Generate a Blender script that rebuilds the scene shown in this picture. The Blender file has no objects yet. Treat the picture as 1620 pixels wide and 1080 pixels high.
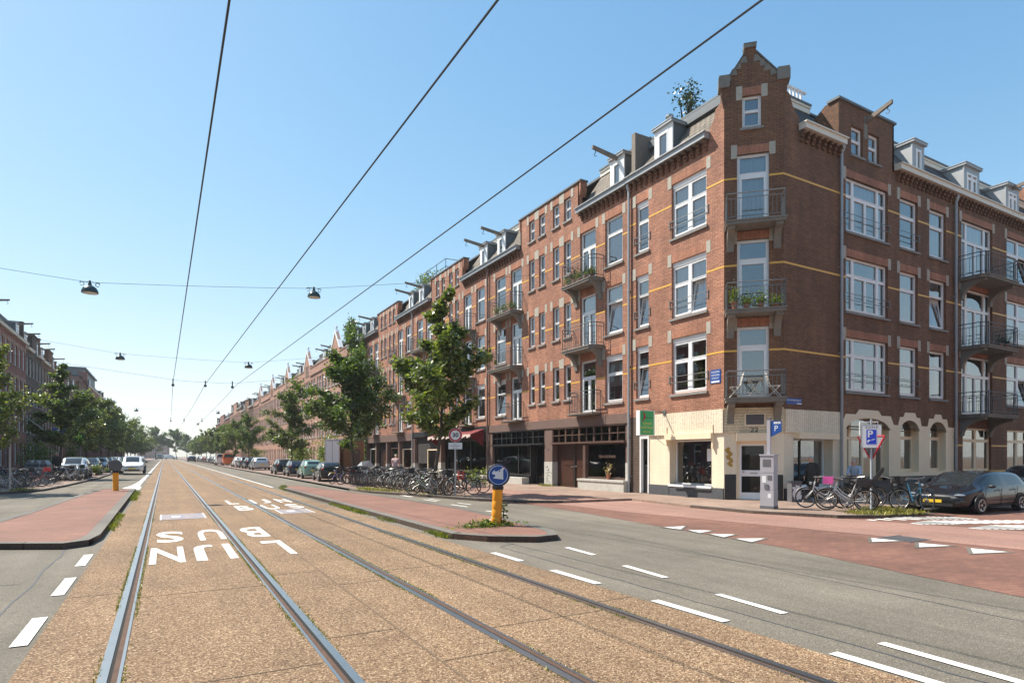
import bpy, bmesh, math, random
from mathutils import Vector, Matrix
RN = random.Random(11)
S = bpy.context.scene
COL = S.collection
PI = math.pi
rad = math.radians

# ------------------------------------------------------------------ camera, sky, sun, exposure
TH = rad(29.6917)
cam = bpy.data.cameras.new("camera")
camo = bpy.data.objects.new("camera", cam)
COL.objects.link(camo)
camo.location = (0, 0, 1.53)
camo.rotation_euler = (PI / 2, 0, -TH)
cam.sensor_width = 36
cam.lens = 36 * 963.7 / 1620
cam.shift_y = 181 / 1620
cam.clip_start = .05
cam.clip_end = 3000
S.camera = camo
SUN = Vector((-.50, .56, 1.0)).normalized()
EL = math.asin(SUN.z)
world = bpy.data.worlds.new("World")
S.world = world
world.use_nodes = True
wn = world.node_tree.nodes
sky = wn.new('ShaderNodeTexSky')
sky.sky_type = 'NISHITA'
sky.sun_disc = False
sky.sun_elevation = EL
sky.sun_rotation = math.atan2(SUN.x, SUN.y)
sky.air_density = 1.0
sky.dust_density = .3
sky.ozone_density = 1.2
hs = wn.new('ShaderNodeHueSaturation')
hs.inputs['Saturation'].default_value = 1.25
world.node_tree.links.new(sky.outputs[0], hs.inputs['Color'])
# sky colour compressed by its own brightness, rolling off softly towards the horizon
va = wn.new('ShaderNodeVectorMath')
va.operation = 'MULTIPLY_ADD'
va.inputs[1].default_value = (.22,) * 3
va.inputs[2].default_value = (1,) * 3
vd = wn.new('ShaderNodeVectorMath')
vd.operation = 'DIVIDE'
world.node_tree.links.new(hs.outputs[0], va.inputs[0])
world.node_tree.links.new(hs.outputs[0], vd.inputs[0])
world.node_tree.links.new(va.outputs[0], vd.inputs[1])
world.node_tree.links.new(vd.outputs[0], wn['Background'].inputs[0])
wn['Background'].inputs[1].default_value = .14
sun = bpy.data.lights.new("sun", 'SUN')
sun.energy = 2.75
sun.angle = rad(.53)
sun.color = (1, .93, .82)
suno = bpy.data.objects.new("sun", sun)
COL.objects.link(suno)
suno.rotation_euler = SUN.to_track_quat('Z', 'Y').to_euler()
suno.location = (-30, 20, 40)
S.view_settings.view_transform = 'Standard'
S.view_settings.look = 'None'
S.view_settings.exposure = 1.55
S.view_settings.gamma = 1
S.cycles.max_bounces = 6
S.cycles.transparent_max_bounces = 12
S.cycles.use_denoising = True

# ------------------------------------------------------------------ node helpers / materials
MATS = {}


class NT:
    def __init__(s, name):
        s.m = bpy.data.materials.new(name)
        s.m.use_nodes = True
        s.t = s.m.node_tree
        s.b = s.t.nodes['Principled BSDF']
        s.out = s.t.nodes['Material Output']
        MATS[name] = s.m

    def n(s, typ, **kw):
        o = s.t.nodes.new(typ)
        for k, v in kw.items():
            setattr(o, k, v)
        return o

    def l(s, a, b):
        s.t.links.new(a, b)

    def set(s, sock, v):
        if isinstance(v, bpy.types.NodeSocket):
            s.l(v, sock)
        else:
            if isinstance(v, tuple) and len(v) == 3 and sock.type == 'RGBA':
                v = (*v, 1)
            sock.default_value = v

    def pos(s):
        return s.n('ShaderNodeNewGeometry').outputs['Position']

    def obj(s):
        return s.n('ShaderNodeTexCoord').outputs['Object']

    def noise(s, vec, scale, detail=3, rough=.55):
        o = s.n('ShaderNodeTexNoise')
        o.inputs['Scale'].default_value = scale
        o.inputs['Detail'].default_value = detail
        o.inputs['Roughness'].default_value = rough
        s.l(vec, o.inputs['Vector'])
        return o.outputs['Fac']

    def ramp(s, fac, stops):
        o = s.n('ShaderNodeValToRGB')
        e = o.color_ramp.elements
        while len(e) < len(stops):
            e.new(.5)
        for i, (p, c) in enumerate(stops):
            e[i].position = p
            e[i].color = (*c, 1) if isinstance(c, tuple) else (c, c, c, 1)
        s.l(fac, o.inputs[0])
        return o.outputs[0]

    def mix(s, a, b, fac, mode='MIX'):
        o = s.n('ShaderNodeMix', data_type='RGBA', blend_type=mode)
        s.set(o.inputs[0], fac)
        s.set(o.inputs[6], a)
        s.set(o.inputs[7], b)
        return o.outputs[2]

    def math(s, op, a, b=0.0):
        o = s.n('ShaderNodeMath', operation=op)
        s.set(o.inputs[0], a)
        s.set(o.inputs[1], b)
        return o.outputs[0]

    def wall(s):
        """metric coordinates on any upright surface: (along the wall, height, 0)"""
        g = s.n('ShaderNodeNewGeometry')
        c = s.n('ShaderNodeVectorMath', operation='CROSS_PRODUCT')
        c.inputs[0].default_value = (0, 0, 1)
        s.l(g.outputs['True Normal'], c.inputs[1])
        nn = s.n('ShaderNodeVectorMath', operation='NORMALIZE')
        s.l(c.outputs[0], nn.inputs[0])
        d = s.n('ShaderNodeVectorMath', operation='DOT_PRODUCT')
        s.l(g.outputs['Position'], d.inputs[0])
        s.l(nn.outputs[0], d.inputs[1])
        z = s.n('ShaderNodeSeparateXYZ')
        s.l(g.outputs['Position'], z.inputs[0])
        k = s.n('ShaderNodeCombineXYZ')
        s.l(d.outputs['Value'], k.inputs[0])
        s.l(z.outputs[2], k.inputs[1])
        return k.outputs[0]

    def bump(s, h, strength=.3, dist=.01):
        o = s.n('ShaderNodeBump')
        o.inputs['Strength'].default_value = strength
        o.inputs['Distance'].default_value = dist
        s.l(h, o.inputs['Height'])
        s.l(o.outputs[0], s.b.inputs['Normal'])

    def fin(s, col, rough=.7, metal=0., spec=None):
        s.set(s.b.inputs['Base Color'], col)
        s.set(s.b.inputs['Roughness'], rough)
        s.b.inputs['Metallic'].default_value = metal
        if spec is not None:
            s.b.inputs['Specular IOR Level'].default_value = spec
        return s.m


def plain(name, c, rough=.6, metal=0., var=.18, scale=3., spec=None, coat=0.):
    t = NT(name)
    f = t.noise(t.pos(), scale, 5, .6)
    col = t.mix(tuple(x * (1 - var) for x in c), tuple(min(1, x * (1 + var)) for x in c), f)
    t.fin(col, rough, metal, spec)
    if coat:
        t.b.inputs['Coat Weight'].default_value = coat
        t.b.inputs['Coat Roughness'].default_value = .03
    return t.m


def brick(name, c1, c2, mortar, bw=.22, rh=.065, ms=.009, dirt=.35, rough=.85, off=.5, mott=.21, relief=.5):
    t = NT(name)
    v = t.wall()
    b = t.n('ShaderNodeTexBrick')
    b.offset = off
    t.l(v, b.inputs['Vector'])
    for k, x in (('Color1', c1), ('Color2', c2), ('Mortar', mortar)):
        t.set(b.inputs[k], x)
    for k, x in (('Scale', 1), ('Mortar Size', ms), ('Mortar Smooth', .2), ('Bias', -.1), ('Brick Width', bw), ('Row Height', rh)):
        b.inputs[k].default_value = x
    big = t.noise(t.pos(), .55, 5, .62)
    st = t.n('ShaderNodeMapping')
    st.inputs['Scale'].default_value = (2.2, 2.2, .25)
    t.l(t.pos(), st.inputs[0])
    streak = t.noise(st.outputs[0], 1.0, 4, .6)
    k = t.math('MULTIPLY', big, streak)
    d = t.ramp(k, [(.1, 1 - dirt), (.42, 1.12)])
    c = t.mix(b.outputs[0], d, 1.0, 'MULTIPLY')
    fine = t.noise(t.pos(), 14, 3, .7)
    c = t.mix(c, t.ramp(fine, [(.3, 1 - mott), (.7, 1 + mott)]), 1.0, 'MULTIPLY')
    t.fin(c, rough)
    inv = t.math('SUBTRACT', 1.0, b.outputs['Fac'])
    t.bump(inv, relief, .008)
    return t.m


def pave(name, c1, c2, mortar, bw, rh, rot=0., ms=.006, dirt=.3, off=.5, rough=.85):
    t = NT(name)
    mp = t.n('ShaderNodeMapping')
    mp.inputs['Rotation'].default_value = (0, 0, rot)
    t.l(t.pos(), mp.inputs[0])
    b = t.n('ShaderNodeTexBrick')
    b.offset = off
    t.l(mp.outputs[0], b.inputs['Vector'])
    for k, x in (('Color1', c1), ('Color2', c2), ('Mortar', mortar)):
        t.set(b.inputs[k], x)
    for k, x in (('Scale', 1), ('Mortar Size', ms), ('Mortar Smooth', .3), ('Bias', 0), ('Brick Width', bw), ('Row Height', rh)):
        b.inputs[k].default_value = x
    big = t.noise(t.pos(), .5, 6, .65)
    c = t.mix(b.outputs[0], t.ramp(big, [(.3, 1 - dirt), (.65, 1.12)]), 1.0, 'MULTIPLY')
    fine = t.noise(t.pos(), 30, 3, .7)
    c = t.mix(c, t.ramp(fine, [(.3, .8), (.7, 1.2)]), 1.0, 'MULTIPLY')
    t.fin(c, rough)
    t.bump(t.math('SUBTRACT', 1.0, b.outputs['Fac']), .4, .006)
    return t.m


def grain(name, stops, scale, dirt=.25, rough=.9, big=.35, line=None):
    """ground of small stones: every voronoi cell its own tone"""
    t = NT(name)
    vo = t.n('ShaderNodeTexVoronoi')
    vo.inputs['Scale'].default_value = scale
    t.l(t.pos(), vo.inputs['Vector'])
    sep = t.n('ShaderNodeSeparateColor')
    t.l(vo.outputs['Color'], sep.inputs[0])
    c = t.ramp(sep.outputs[0], stops)
    n = t.noise(t.pos(), big, 7, .68)
    c = t.mix(c, t.ramp(n, [(.32, 1 - dirt), (.66, 1.1)]), 1.0, 'MULTIPLY')
    mp = t.n('ShaderNodeMapping')
    mp.inputs['Scale'].default_value = (2.6, .12, 1)
    t.l(t.pos(), mp.inputs[0])
    tr = t.noise(mp.outputs[0], 1.0, 4, .6)
    c = t.mix(c, t.ramp(tr, [(.3, 1 - dirt * .7), (.65, 1.06)]), 1.0, 'MULTIPLY')
    t.fin(c, rough)
    t.bump(vo.outputs['Distance'], .5, .012)
    return t.m


def foliage(name, dark, light, trans=.35):
    t = NT(name)
    r = t.n('ShaderNodeNewGeometry').outputs['Random Per Island']
    c = t.ramp(r, [(0, dark), (.6, tuple((a + b) / 2 for a, b in zip(dark, light))), (1, light)])
    oi = t.n('ShaderNodeObjectInfo').outputs['Random']
    c = t.mix(c, t.ramp(oi, [(0, (.8, .9, .8)), (1, (1.2, 1.1, 1.0))]), 1.0, 'MULTIPLY')
    t.fin(c, .36, 0, .55)
    tr = t.n('ShaderNodeBsdfTranslucent')
    t.l(t.mix(c, (1.5, 1.6, .5), 1.0, 'MULTIPLY'), tr.inputs[0])
    ms = t.n('ShaderNodeMixShader')
    ms.inputs[0].default_value = trans
    t.l(t.b.outputs[0], ms.inputs[1])
    t.l(tr.outputs[0], ms.inputs[2])
    t.l(ms.outputs[0], t.out.inputs[0])
    return t.m


def glass(name, ior=1.75, tint=(.85, .9, .9), gain=1.0, base=0.):
    t = NT(name)
    fr = t.n('ShaderNodeFresnel')
    fr.inputs[0].default_value = ior
    a = t.n('ShaderNodeBsdfTransparent')
    a.inputs[0].default_value = (*tint, 1)
    g = t.n('ShaderNodeBsdfGlossy')
    g.inputs['Roughness'].default_value = .015
    nz = t.noise(t.pos(), 1.3, 2)
    bp = t.n('ShaderNodeBump')
    bp.inputs['Strength'].default_value = .02
    bp.inputs['Distance'].default_value = .06
    t.l(nz, bp.inputs['Height'])
    t.l(bp.outputs[0], g.inputs['Normal'])
    ms = t.n('ShaderNodeMixShader')
    t.l(t.math('MINIMUM', t.math('ADD', t.math('MULTIPLY', fr.outputs[0], gain), base), 1.0), ms.inputs[0])
    t.l(a.outputs[0], ms.inputs[1])
    t.l(g.outputs[0], ms.inputs[2])
    t.l(ms.outputs[0], t.out.inputs[0])
    return t.m


brick('brick_red', (.56, .245, .146), (.37, .153, .093), (.25, .135, .088), ms=.013, dirt=.45)
brick('brick_brown_shade', (.285, .128, .062), (.19, .085, .043), (.12, .072, .045), ms=.013, dirt=.42)  # brown brick; on shaded walls also red brick with the shade put in
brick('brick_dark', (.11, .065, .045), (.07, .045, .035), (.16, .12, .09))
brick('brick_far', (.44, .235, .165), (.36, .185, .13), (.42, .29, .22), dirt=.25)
brick('brick_arch', (.45, .18, .10), (.35, .138, .08), (.36, .22, .145), bw=.07, rh=.24, ms=.007, off=0)
brick('brick_cream', (.82, .70, .52), (.805, .685, .508), (.765, .65, .48), ms=.006, dirt=.12, rough=.6, mott=.05, relief=.22)
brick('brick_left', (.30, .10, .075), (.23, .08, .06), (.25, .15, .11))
brick('roof_tile', (.24, .195, .145), (.18, .15, .115), (.07, .06, .05), bw=.24, rh=.2, ms=.022, dirt=.4)
brick('slate_tile', (.09, .085, .085), (.065, .062, .065), (.03, .03, .03), bw=.24, rh=.2, ms=.02)
brick('board_cream', (.80, .69, .52), (.78, .67, .50), (.45, .38, .28), bw=.11, rh=9, ms=.007, dirt=.15, off=0, rough=.5)
brick('board_lying', (.68, .57, .38), (.66, .55, .36), (.36, .30, .2), bw=9, rh=.095, ms=.008, dirt=.15, off=0, rough=.5)
brick('board_wood', (.36, .17, .07), (.28, .13, .055), (.08, .05, .03), bw=9, rh=.14, ms=.018, dirt=.4, off=0)
brick('board_dark', (.05, .042, .035), (.035, .03, .028), (.012, .012, .012), bw=.12, rh=9, ms=.012, off=0)
plain('white_paint', (.80, .80, .79), .35, var=.06, scale=6)
plain('cream_paint', (.85, .70, .49), .5, var=.08)
plain('grey_paint', (.30, .31, .31), .45, var=.15)
plain('stone', (.40, .365, .30), .8, var=.25, scale=9)
plain('grey_stone', (.24, .235, .22), .8, var=.3, scale=7)
plain('shop_stone', (.48, .46, .41), .8, var=.25, scale=5)
plain('yellow_brick', (.72, .40, .065), .45, var=.2, scale=12)
plain('cornice_paint', (.70, .66, .57), .5, var=.12, scale=4)
plain('zinc', (.35, .365, .375), .5, .3, var=.2, scale=3)
plain('lead', (.13, .145, .155), .6, var=.25, scale=3)
plain('brown_wood', (.105, .058, .042), .55, var=.25, scale=5)
plain('brown_paint', (.165, .105, .085), .6, var=.2, scale=4)
plain('door_wood', (.06, .024, .015), .4, var=.3, scale=6)
plain('black_paint', (.022, .022, .024), .45, var=.2)
plain('base_grey', (.075, .078, .085), .7, var=.25, scale=5)
plain('rail_iron', (.11, .12, .125), .5, .3, var=.2)
plain('rail_pale', (.21, .21, .20), .45, .3, var=.2)
plain('balcony_concrete', (.20, .185, .16), .85, var=.35, scale=4)
plain('beam_wood', (.21, .175, .14), .8, var=.3, scale=6)
plain('interior', (.10, .085, .07), .9, var=.5, scale=.9)
plain('curtain', (.62, .62, .62), .9, var=.08, scale=2)
plain('curtain_dim', (.30, .29, .28), .9, var=.2, scale=2)
plain('awning_red', (.17, .016, .018), .8, var=.3, scale=3)
plain('awning_stripe', (.62, .50, .44), .8, var=.2, scale=3)
plain('steel_rail', (.45, .445, .43), .36, 1., var=.1, scale=5)
plain('rail_groove', (.10, .055, .035), .9, var=.5, scale=9)
plain('joint_dirt', (.15, .10, .06), .9, var=.4, scale=20)
plain('groove_dark', (.012, .011, .01), .9)
t = NT('road_paint')
a_ = t.noise(t.pos(), 38, 4, .7)
b_ = t.noise(t.pos(), 2.2, 4, .6)
k_ = t.math('ADD', a_, t.math('MULTIPLY', b_, .7))
t.fin(t.mix((.70, .685, .64), (.30, .245, .18), t.ramp(k_, [(1.03, 0.), (1.18, .75)])), .75)
plain('wire', (.02, .022, .022), .5)
plain('lamp_green', (.035, .06, .058), .35, .2, var=.2)
plain('lamp_glass', (.7, .7, .65), .3)
plain('bollard_yellow', (.85, .33, .012), .5, var=.1, scale=5)
plain('sign_blue', (.012, .07, .30), .4, var=.08)
plain('sign_zone_blue', (.02, .06, .55), .4, var=.05)
plain('sign_white', (.74, .75, .76), .45, var=.05)
plain('sign_red', (.45, .015, .03), .45, var=.08)
plain('sign_back', (.32, .34, .35), .5, .4, var=.12)
plain('sign_green', (.02, .36, .13), .4, var=.1)
plain('sign_yellow', (.75, .65, .12), .5)
plain('galvanised', (.42, .43, .44), .45, .6, var=.15)
plain('machine_grey', (.41, .40, .43), .4, .1, var=.06, scale=2)
plain('machine_dark', (.12, .12, .13), .6)
plain('graffiti_gold', (.42, .24, .04), .6, var=.2, scale=14)
plain('bark', (.075, .06, .045), .9, var=.35, scale=12)
plain('tyre', (.02, .02, .02), .85)
plain('rim_silver', (.55, .56, .57), .3, .9)
plain('rim_dark', (.10, .10, .11), .35, .7)
plain('chrome', (.42, .39, .36), .32, .9)
plain('plastic_black', (.02, .02, .021), .5)
plain('head_lamp', (.38, .41, .43), .08, .5)
plain('tail_lamp', (.35, .012, .012), .2)
plain('plate_yellow', (.80, .52, .03), .5)
plain('car_glass', (.02, .025, .028), .03, 0., var=.1, spec=.9)
for nm, c, mt in (('black', (.006, .007, .010), .1), ('navy', (.007, .011, .032), .2), ('silver', (.50, .52, .54), .6), ('white', (.78, .78, .77), 0.),
              ('green', (.22, .38, .31), .2), ('grey', (.13, .14, .15), .5), ('red', (.35, .02, .02), .2), ('orange', (.75, .16, .02), 0.), ('blue', (.03, .07, .2), .3)):
    plain('car_' + nm, c, .42, mt, var=.05, coat=1.0, spec=.25)
for nm, c in (('black', (.018, .018, .02)), ('silver', (.50, .51, .52)), ('purple', (.25, .16, .38)), ('blue', (.04, .16, .28)), ('red', (.32, .03, .03)), ('white', (.7, .7, .68)), ('brown', (.16, .09, .05)), ('green', (.05, .14, .08))):
    plain('bike_' + nm, c, .35, .2, var=.1)
plain('skin', (.50, .28, .20), .6, var=.08)
plain('hair_grey', (.42, .41, .40), .8, var=.25, scale=30)
plain('hair_fair', (.62, .52, .38), .8, var=.2, scale=30)
plain('coat_dark', (.028, .026, .024), .85, var=.3, scale=6)
plain('trouser_dark', (.03, .028, .028), .85, var=.2)
plain('shoe', (.30, .32, .36), .6)
plain('shirt_pink', (.52, .36, .36), .85, var=.15)
plain('shirt_blue', (.35, .47, .62), .85, var=.15)
plain('bag_dark', (.03, .04, .06), .8)
plain('pink_crate', (.75, .14, .42), .5)
plain('red_crate', (.55, .04, .03), .5, var=.2)
plain('white_metal', (.72, .73, .73), .4)
plain('terracotta', (.36, .14, .07), .8)
plain('folding_wood', (.62, .58, .5), .6, var=.15)
foliage('leaf_tree', (.036, .066, .021), (.215, .265, .095), .4)
foliage('leaf_bright', (.05, .09, .016), (.22, .26, .05), .38)
foliage('leaf_ivy', (.03, .075, .016), (.14, .22, .045), .3)
foliage('leaf_dark', (.014, .028, .012), (.045, .07, .026), .2)
foliage('grass', (.09, .11, .02), (.36, .33, .08), .3)
foliage('moss_blade', (.07, .11, .012), (.27, .28, .05), .25)
foliage('dry_plant', (.40, .30, .16), (.62, .5, .3), .2)
glass('pane_glass', 2.0, gain=1.5, base=.12)
glass('shop_glass', 1.55, (.75, .78, .76))

grain('asphalt', [(0, (.145, .126, .097)), (.5, (.18, .157, .121)), (.85, (.21, .184, .142)), (1, (.30, .268, .21))], 90, .3, .9)
grain('track_bed', [(0, (.06, .03, .014)), (.2, (.16, .092, .047)), (.6, (.265, .163, .087)), (.85, (.365, .242, .138)), (1, (.62, .46, .30))], 100, .24, .9, .5)
grain('asphalt_pink', [(0, (.25, .132, .098)), (.5, (.315, .175, .132)), (1, (.40, .25, .20))], 80, .22)
grain('soil', [(0, (.14, .09, .055)), (.6, (.24, .16, .10)), (1, (.36, .27, .17))], 30, .4)
pave('pave_red', (.225, .107, .073), (.17, .08, .056), (.125, .07, .052), .2, .1, rad(12))
pave('pave_island', (.25, .122, .085), (.20, .098, .069), (.15, .083, .06), .21, .105, 0, dirt=.2)
pave('pave_walk', (.32, .225, .17), (.265, .18, .137), (.17, .12, .09), .3, .3, 0, off=.5)
pave('pave_park', (.30, .20, .16), (.25, .17, .135), (.15, .11, .09), .21, .105, 0)
pave('kerb_stone', (.165, .15, .125), (.135, .123, .105), (.05, .045, .04), 4, 1.0, rad(90), ms=.012, off=0)
m = MATS


# ------------------------------------------------------------------ mesh helpers
class MB:
    def __init__(s, M=None):
        s.v = []
        s.f = []
        s.M = M

    def add(s, vs, fs):
        k = len(s.v)
        if s.M is not None:
            vs = [tuple(s.M @ Vector(p)) for p in vs]
        s.v += [tuple(p) for p in vs]
        s.f += [tuple(i + k for i in f) for f in fs]
        return s

    def box(s, x0, x1, y0, y1, z0, z1):
        return s.add([(x0, y0, z0), (x1, y0, z0), (x1, y1, z0), (x0, y1, z0), (x0, y0, z1), (x1, y0, z1), (x1, y1, z1), (x0, y1, z1)],
                     [(0, 3, 2, 1), (4, 5, 6, 7), (0, 1, 5, 4), (1, 2, 6, 5), (2, 3, 7, 6), (3, 0, 4, 7)])

    def quad(s, a, b, c, d):
        return s.add([a, b, c, d], [(0, 1, 2, 3)])

    def poly(s, pts):
        return s.add(pts, [tuple(range(len(pts)))])

    def prism(s, pts, y0, y1):
        """outline in x,z pushed from y0 to y1"""
        n = len(pts)
        vs = [(x, y0, z) for x, z in pts] + [(x, y1, z) for x, z in pts]
        fs = [tuple(range(n)), tuple(range(2 * n - 1, n - 1, -1))]
        fs += [(i, (i + 1) % n, n + (i + 1) % n, n + i) for i in range(n)]
        return s.add(vs, fs)

    def slab(s, pts, z0, z1):
        """outline in x,y raised from z0 to z1"""
        n = len(pts)
        vs = [(x, y, z0) for x, y in pts] + [(x, y, z1) for x, y in pts]
        fs = [tuple(range(n - 1, -1, -1)), tuple(range(n, 2 * n))]
        fs += [(i, (i + 1) % n, n + (i + 1) % n, n + i) for i in range(n)]
        return s.add(vs, fs)

    def tube(s, pts, r, n=6, closed=False):
        pts = [Vector(p) for p in pts]
        N = len(pts)
        rs = r if isinstance(r, (list, tuple)) else [r] * N
        vs = []
        prev = None
        for i, p in enumerate(pts):
            if closed:
                d = pts[(i + 1) % N] - pts[i - 1]
            else:
                d = pts[min(i + 1, N - 1)] - pts[max(i - 1, 0)]
            if d.length < 1e-9:
                d = Vector((0, 0, 1))
            d.normalize()
            if prev is None:
                a = d.orthogonal().normalized()
            else:
                a = prev - d * prev.dot(d)
                a = a.normalized() if a.length > 1e-6 else d.orthogonal().normalized()
            prev = a
            b = d.cross(a)
            for k in range(n):
                t = 2 * PI * k / n
                vs.append(p + (a * math.cos(t) + b * math.sin(t)) * rs[i])
        fs = []
        for i in range(N if closed else N - 1):
            j = (i + 1) % N
            for k in range(n):
                fs.append((i * n + k, i * n + (k + 1) % n, j * n + (k + 1) % n, j * n + k))
        if not closed:
            fs.append(tuple(range(n - 1, -1, -1)))
            fs.append(tuple((N - 1) * n + k for k in range(n)))
        return s.add(vs, fs)

    def ring(s, c, R, r, axis='y', N=24, n=6):
        c = Vector(c)
        pts = []
        for i in range(N):
            t = 2 * PI * i / N
            u, w = R * math.cos(t), R * math.sin(t)
            pts.append(c + (Vector((u, 0, w)) if axis == 'y' else Vector((u, w, 0)) if axis == 'z' else Vector((0, u, w))))
        return s.tube(pts, r, n, True)

    def lathe(s, prof, c=(0, 0, 0), n=16, axis='z'):
        vs = []
        for r, h in prof:
            for k in range(n):
                t = 2 * PI * k / n
                a, b = r * math.cos(t), r * math.sin(t)
                p = (a, b, h) if axis == 'z' else (a, h, b) if axis == 'y' else (h, a, b)
                vs.append((p[0] + c[0], p[1] + c[1], p[2] + c[2]))
        fs = []
        for i in range(len(prof) - 1):
            for k in range(n):
                fs.append((i * n + k, i * n + (k + 1) % n, (i + 1) * n + (k + 1) % n, (i + 1) * n + k))
        fs.append(tuple(range(n - 1, -1, -1)))
        fs.append(tuple((len(prof) - 1) * n + k for k in range(n)))
        return s.add(vs, fs)

    def ball(s, c, rx, ry, rz, n=12, k=8):
        prof = []
        vs = []
        for i in range(k + 1):
            a = -PI / 2 + PI * i / k
            for j in range(n):
                t = 2 * PI * j / n
                rr = max(.001, math.cos(a))
                vs.append((c[0] + rx * rr * math.cos(t), c[1] + ry * rr * math.sin(t), c[2] + rz * math.sin(a)))
        fs = [(i * n + j, i * n + (j + 1) % n, (i + 1) * n + (j + 1) % n, (i + 1) * n + j) for i in range(k) for j in range(n)]
        return s.add(vs, fs)

    def leaf(s, c, size, rn, up=.3):
        d = Vector((rn.gauss(0, 1), rn.gauss(0, 1), rn.gauss(0, 1) * .6 - .2)).normalized()
        nn = Vector((rn.gauss(0, .7), rn.gauss(0, .7), up + rn.random()))
        w = d.cross(nn)
        if w.length < 1e-4:
            w = d.orthogonal()
        w.normalize()
        a = size * rn.uniform(.65, 1.25)
        b = a * .36
        c = Vector(c)
        return s.add([c, c + d * a * .5 + w * b, c + d * a, c + d * a * .5 - w * b], [(0, 1, 2, 3)])

    def mesh(s, name, mat, smooth=False, recalc=True, sharp=35):
        me = bpy.data.meshes.new(name)
        me.from_pydata(s.v, [], [f[::-1] for f in s.f] if name == 'pane' else s.f)
        if recalc:
            bm = bmesh.new()
            bm.from_mesh(me)
            bmesh.ops.recalc_face_normals(bm, faces=bm.faces)
            bm.to_mesh(me)
            bm.free()
        me.materials.append(mat)
        if smooth:
            me.polygons.foreach_set('use_smooth', [True] * len(me.polygons))
            me.set_sharp_from_angle(angle=rad(sharp))
        me.update()
        return me

    def build(s, name, mat, parent=None, smooth=False, recalc=True, sharp=35):
        return obj(name, s.mesh(name, m[mat] if isinstance(mat, str) else mat, smooth, recalc, sharp), parent)


def obj(name, me, parent=None, M=None):
    o = bpy.data.objects.new(name, me)
    COL.objects.link(o)
    if parent is not None:
        o.parent = parent
    if M is not None:
        o.matrix_local = M
    return o


def tag(o, label, cat, group=None, kind=None):
    if label:
        o['label'] = label
    if cat:
        o['category'] = cat
    if group:
        o['group'] = group
    if kind:
        o['kind'] = kind
    return o


def thing(name, label, cat, loc=(0, 0, 0), rz=0., group=None):
    o = bpy.data.objects.new(name, None)
    COL.objects.link(o)
    o.location = loc
    o.rotation_euler = (0, 0, rz)
    o.empty_display_size = .2
    return tag(o, label, cat, group)


def struct(o):
    o['kind'] = 'structure'
    return o


def copy_tree(o, parent=None):
    c = o.copy()
    COL.objects.link(c)
    if parent is not None:
        c.parent = parent
    for ch in list(o.children):
        copy_tree(ch, c)
    return c


def clone(o, loc, rz=0., label=None, group=None, scale=None, cat=None):
    c = copy_tree(o)
    c.location = loc
    c.rotation_euler = (0, 0, rz)
    if scale:
        c.scale = scale if isinstance(scale, tuple) else (scale,) * 3
    if label:
        c['label'] = label
    if group:
        c['group'] = group
    if cat:
        c['category'] = cat
    return c


def recolor(root, part, mat):
    for ch in [root] + list(root.children_recursive):
        if ch.type == 'MESH' and ch.name.split('.')[0] == part:
            ch.material_slots[0].link = 'OBJECT'
            ch.material_slots[0].material = m[mat]


TEXTS = {}


def text(body, size, mat, M, parent=None, name='lettering', ext=.002, sx=1., sy=1., spacing=1., off=0.):
    key = (body, size, ext, spacing)
    cu = bpy.data.curves.new('t', 'FONT')
    cu.body = body
    cu.size = size
    cu.align_x = 'CENTER'
    cu.align_y = 'CENTER'
    cu.extrude = ext
    cu.space_character = spacing
    cu.resolution_u = 3
    cu.offset = off
    t = bpy.data.objects.new('t', cu)
    COL.objects.link(t)
    me = bpy.data.meshes.new_from_object(t)
    bpy.data.objects.remove(t)
    bpy.data.curves.remove(cu)
    me.transform(M @ Matrix.Diagonal((sx, sy, 1, 1)))
    me.materials.clear()
    me.materials.append(m[mat])
    me.name = name
    return obj(name, me, parent)


def T(x, y, z):
    return Matrix.Translation((x, y, z))


def RX(a):
    return Matrix.Rotation(a, 4, 'X')


def RY(a):
    return Matrix.Rotation(a, 4, 'Y')


def RZ(a):
    return Matrix.Rotation(a, 4, 'Z')


# text lying in the facade frame (x along the wall, y out of the wall): readable from outside means mirrored x
def TF(x, y, z):
    return T(x, y, z) @ Matrix(((-1, 0, 0, 0), (0, 0, 1, 0), (0, 1, 0, 0), (0, 0, 0, 1)))


# ------------------------------------------------------------------ ground, road, track
def sheet(name, pts, z, mat):
    o = MB().poly([(x, y, z) for x, y in pts]).build(name, mat, recalc=False)
    me = o.data
    if me.polygons[0].normal.z < 0:
        me.flip_normals()
    return struct(o)


def strip_pts(pts, w):
    """the band of width w to the left of a path"""
    P = [Vector((x, y)) for x, y in pts]
    off = []
    for i, p in enumerate(P):
        d = (P[min(i + 1, len(P) - 1)] - P[max(i - 1, 0)]).normalized()
        off.append(p + Vector((-d.y, d.x)) * w)
    return [tuple(p) for p in P], [tuple(p) for p in off]


def kerb(name, pts, w, z0, z1, mat='kerb_stone'):
    a, b = strip_pts(pts, w)
    k = MB()
    for i in range(len(a) - 1):
        k.slab([a[i], a[i + 1], b[i + 1], b[i]], z0, z1)
    return struct(k.build(name, mat))


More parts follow.
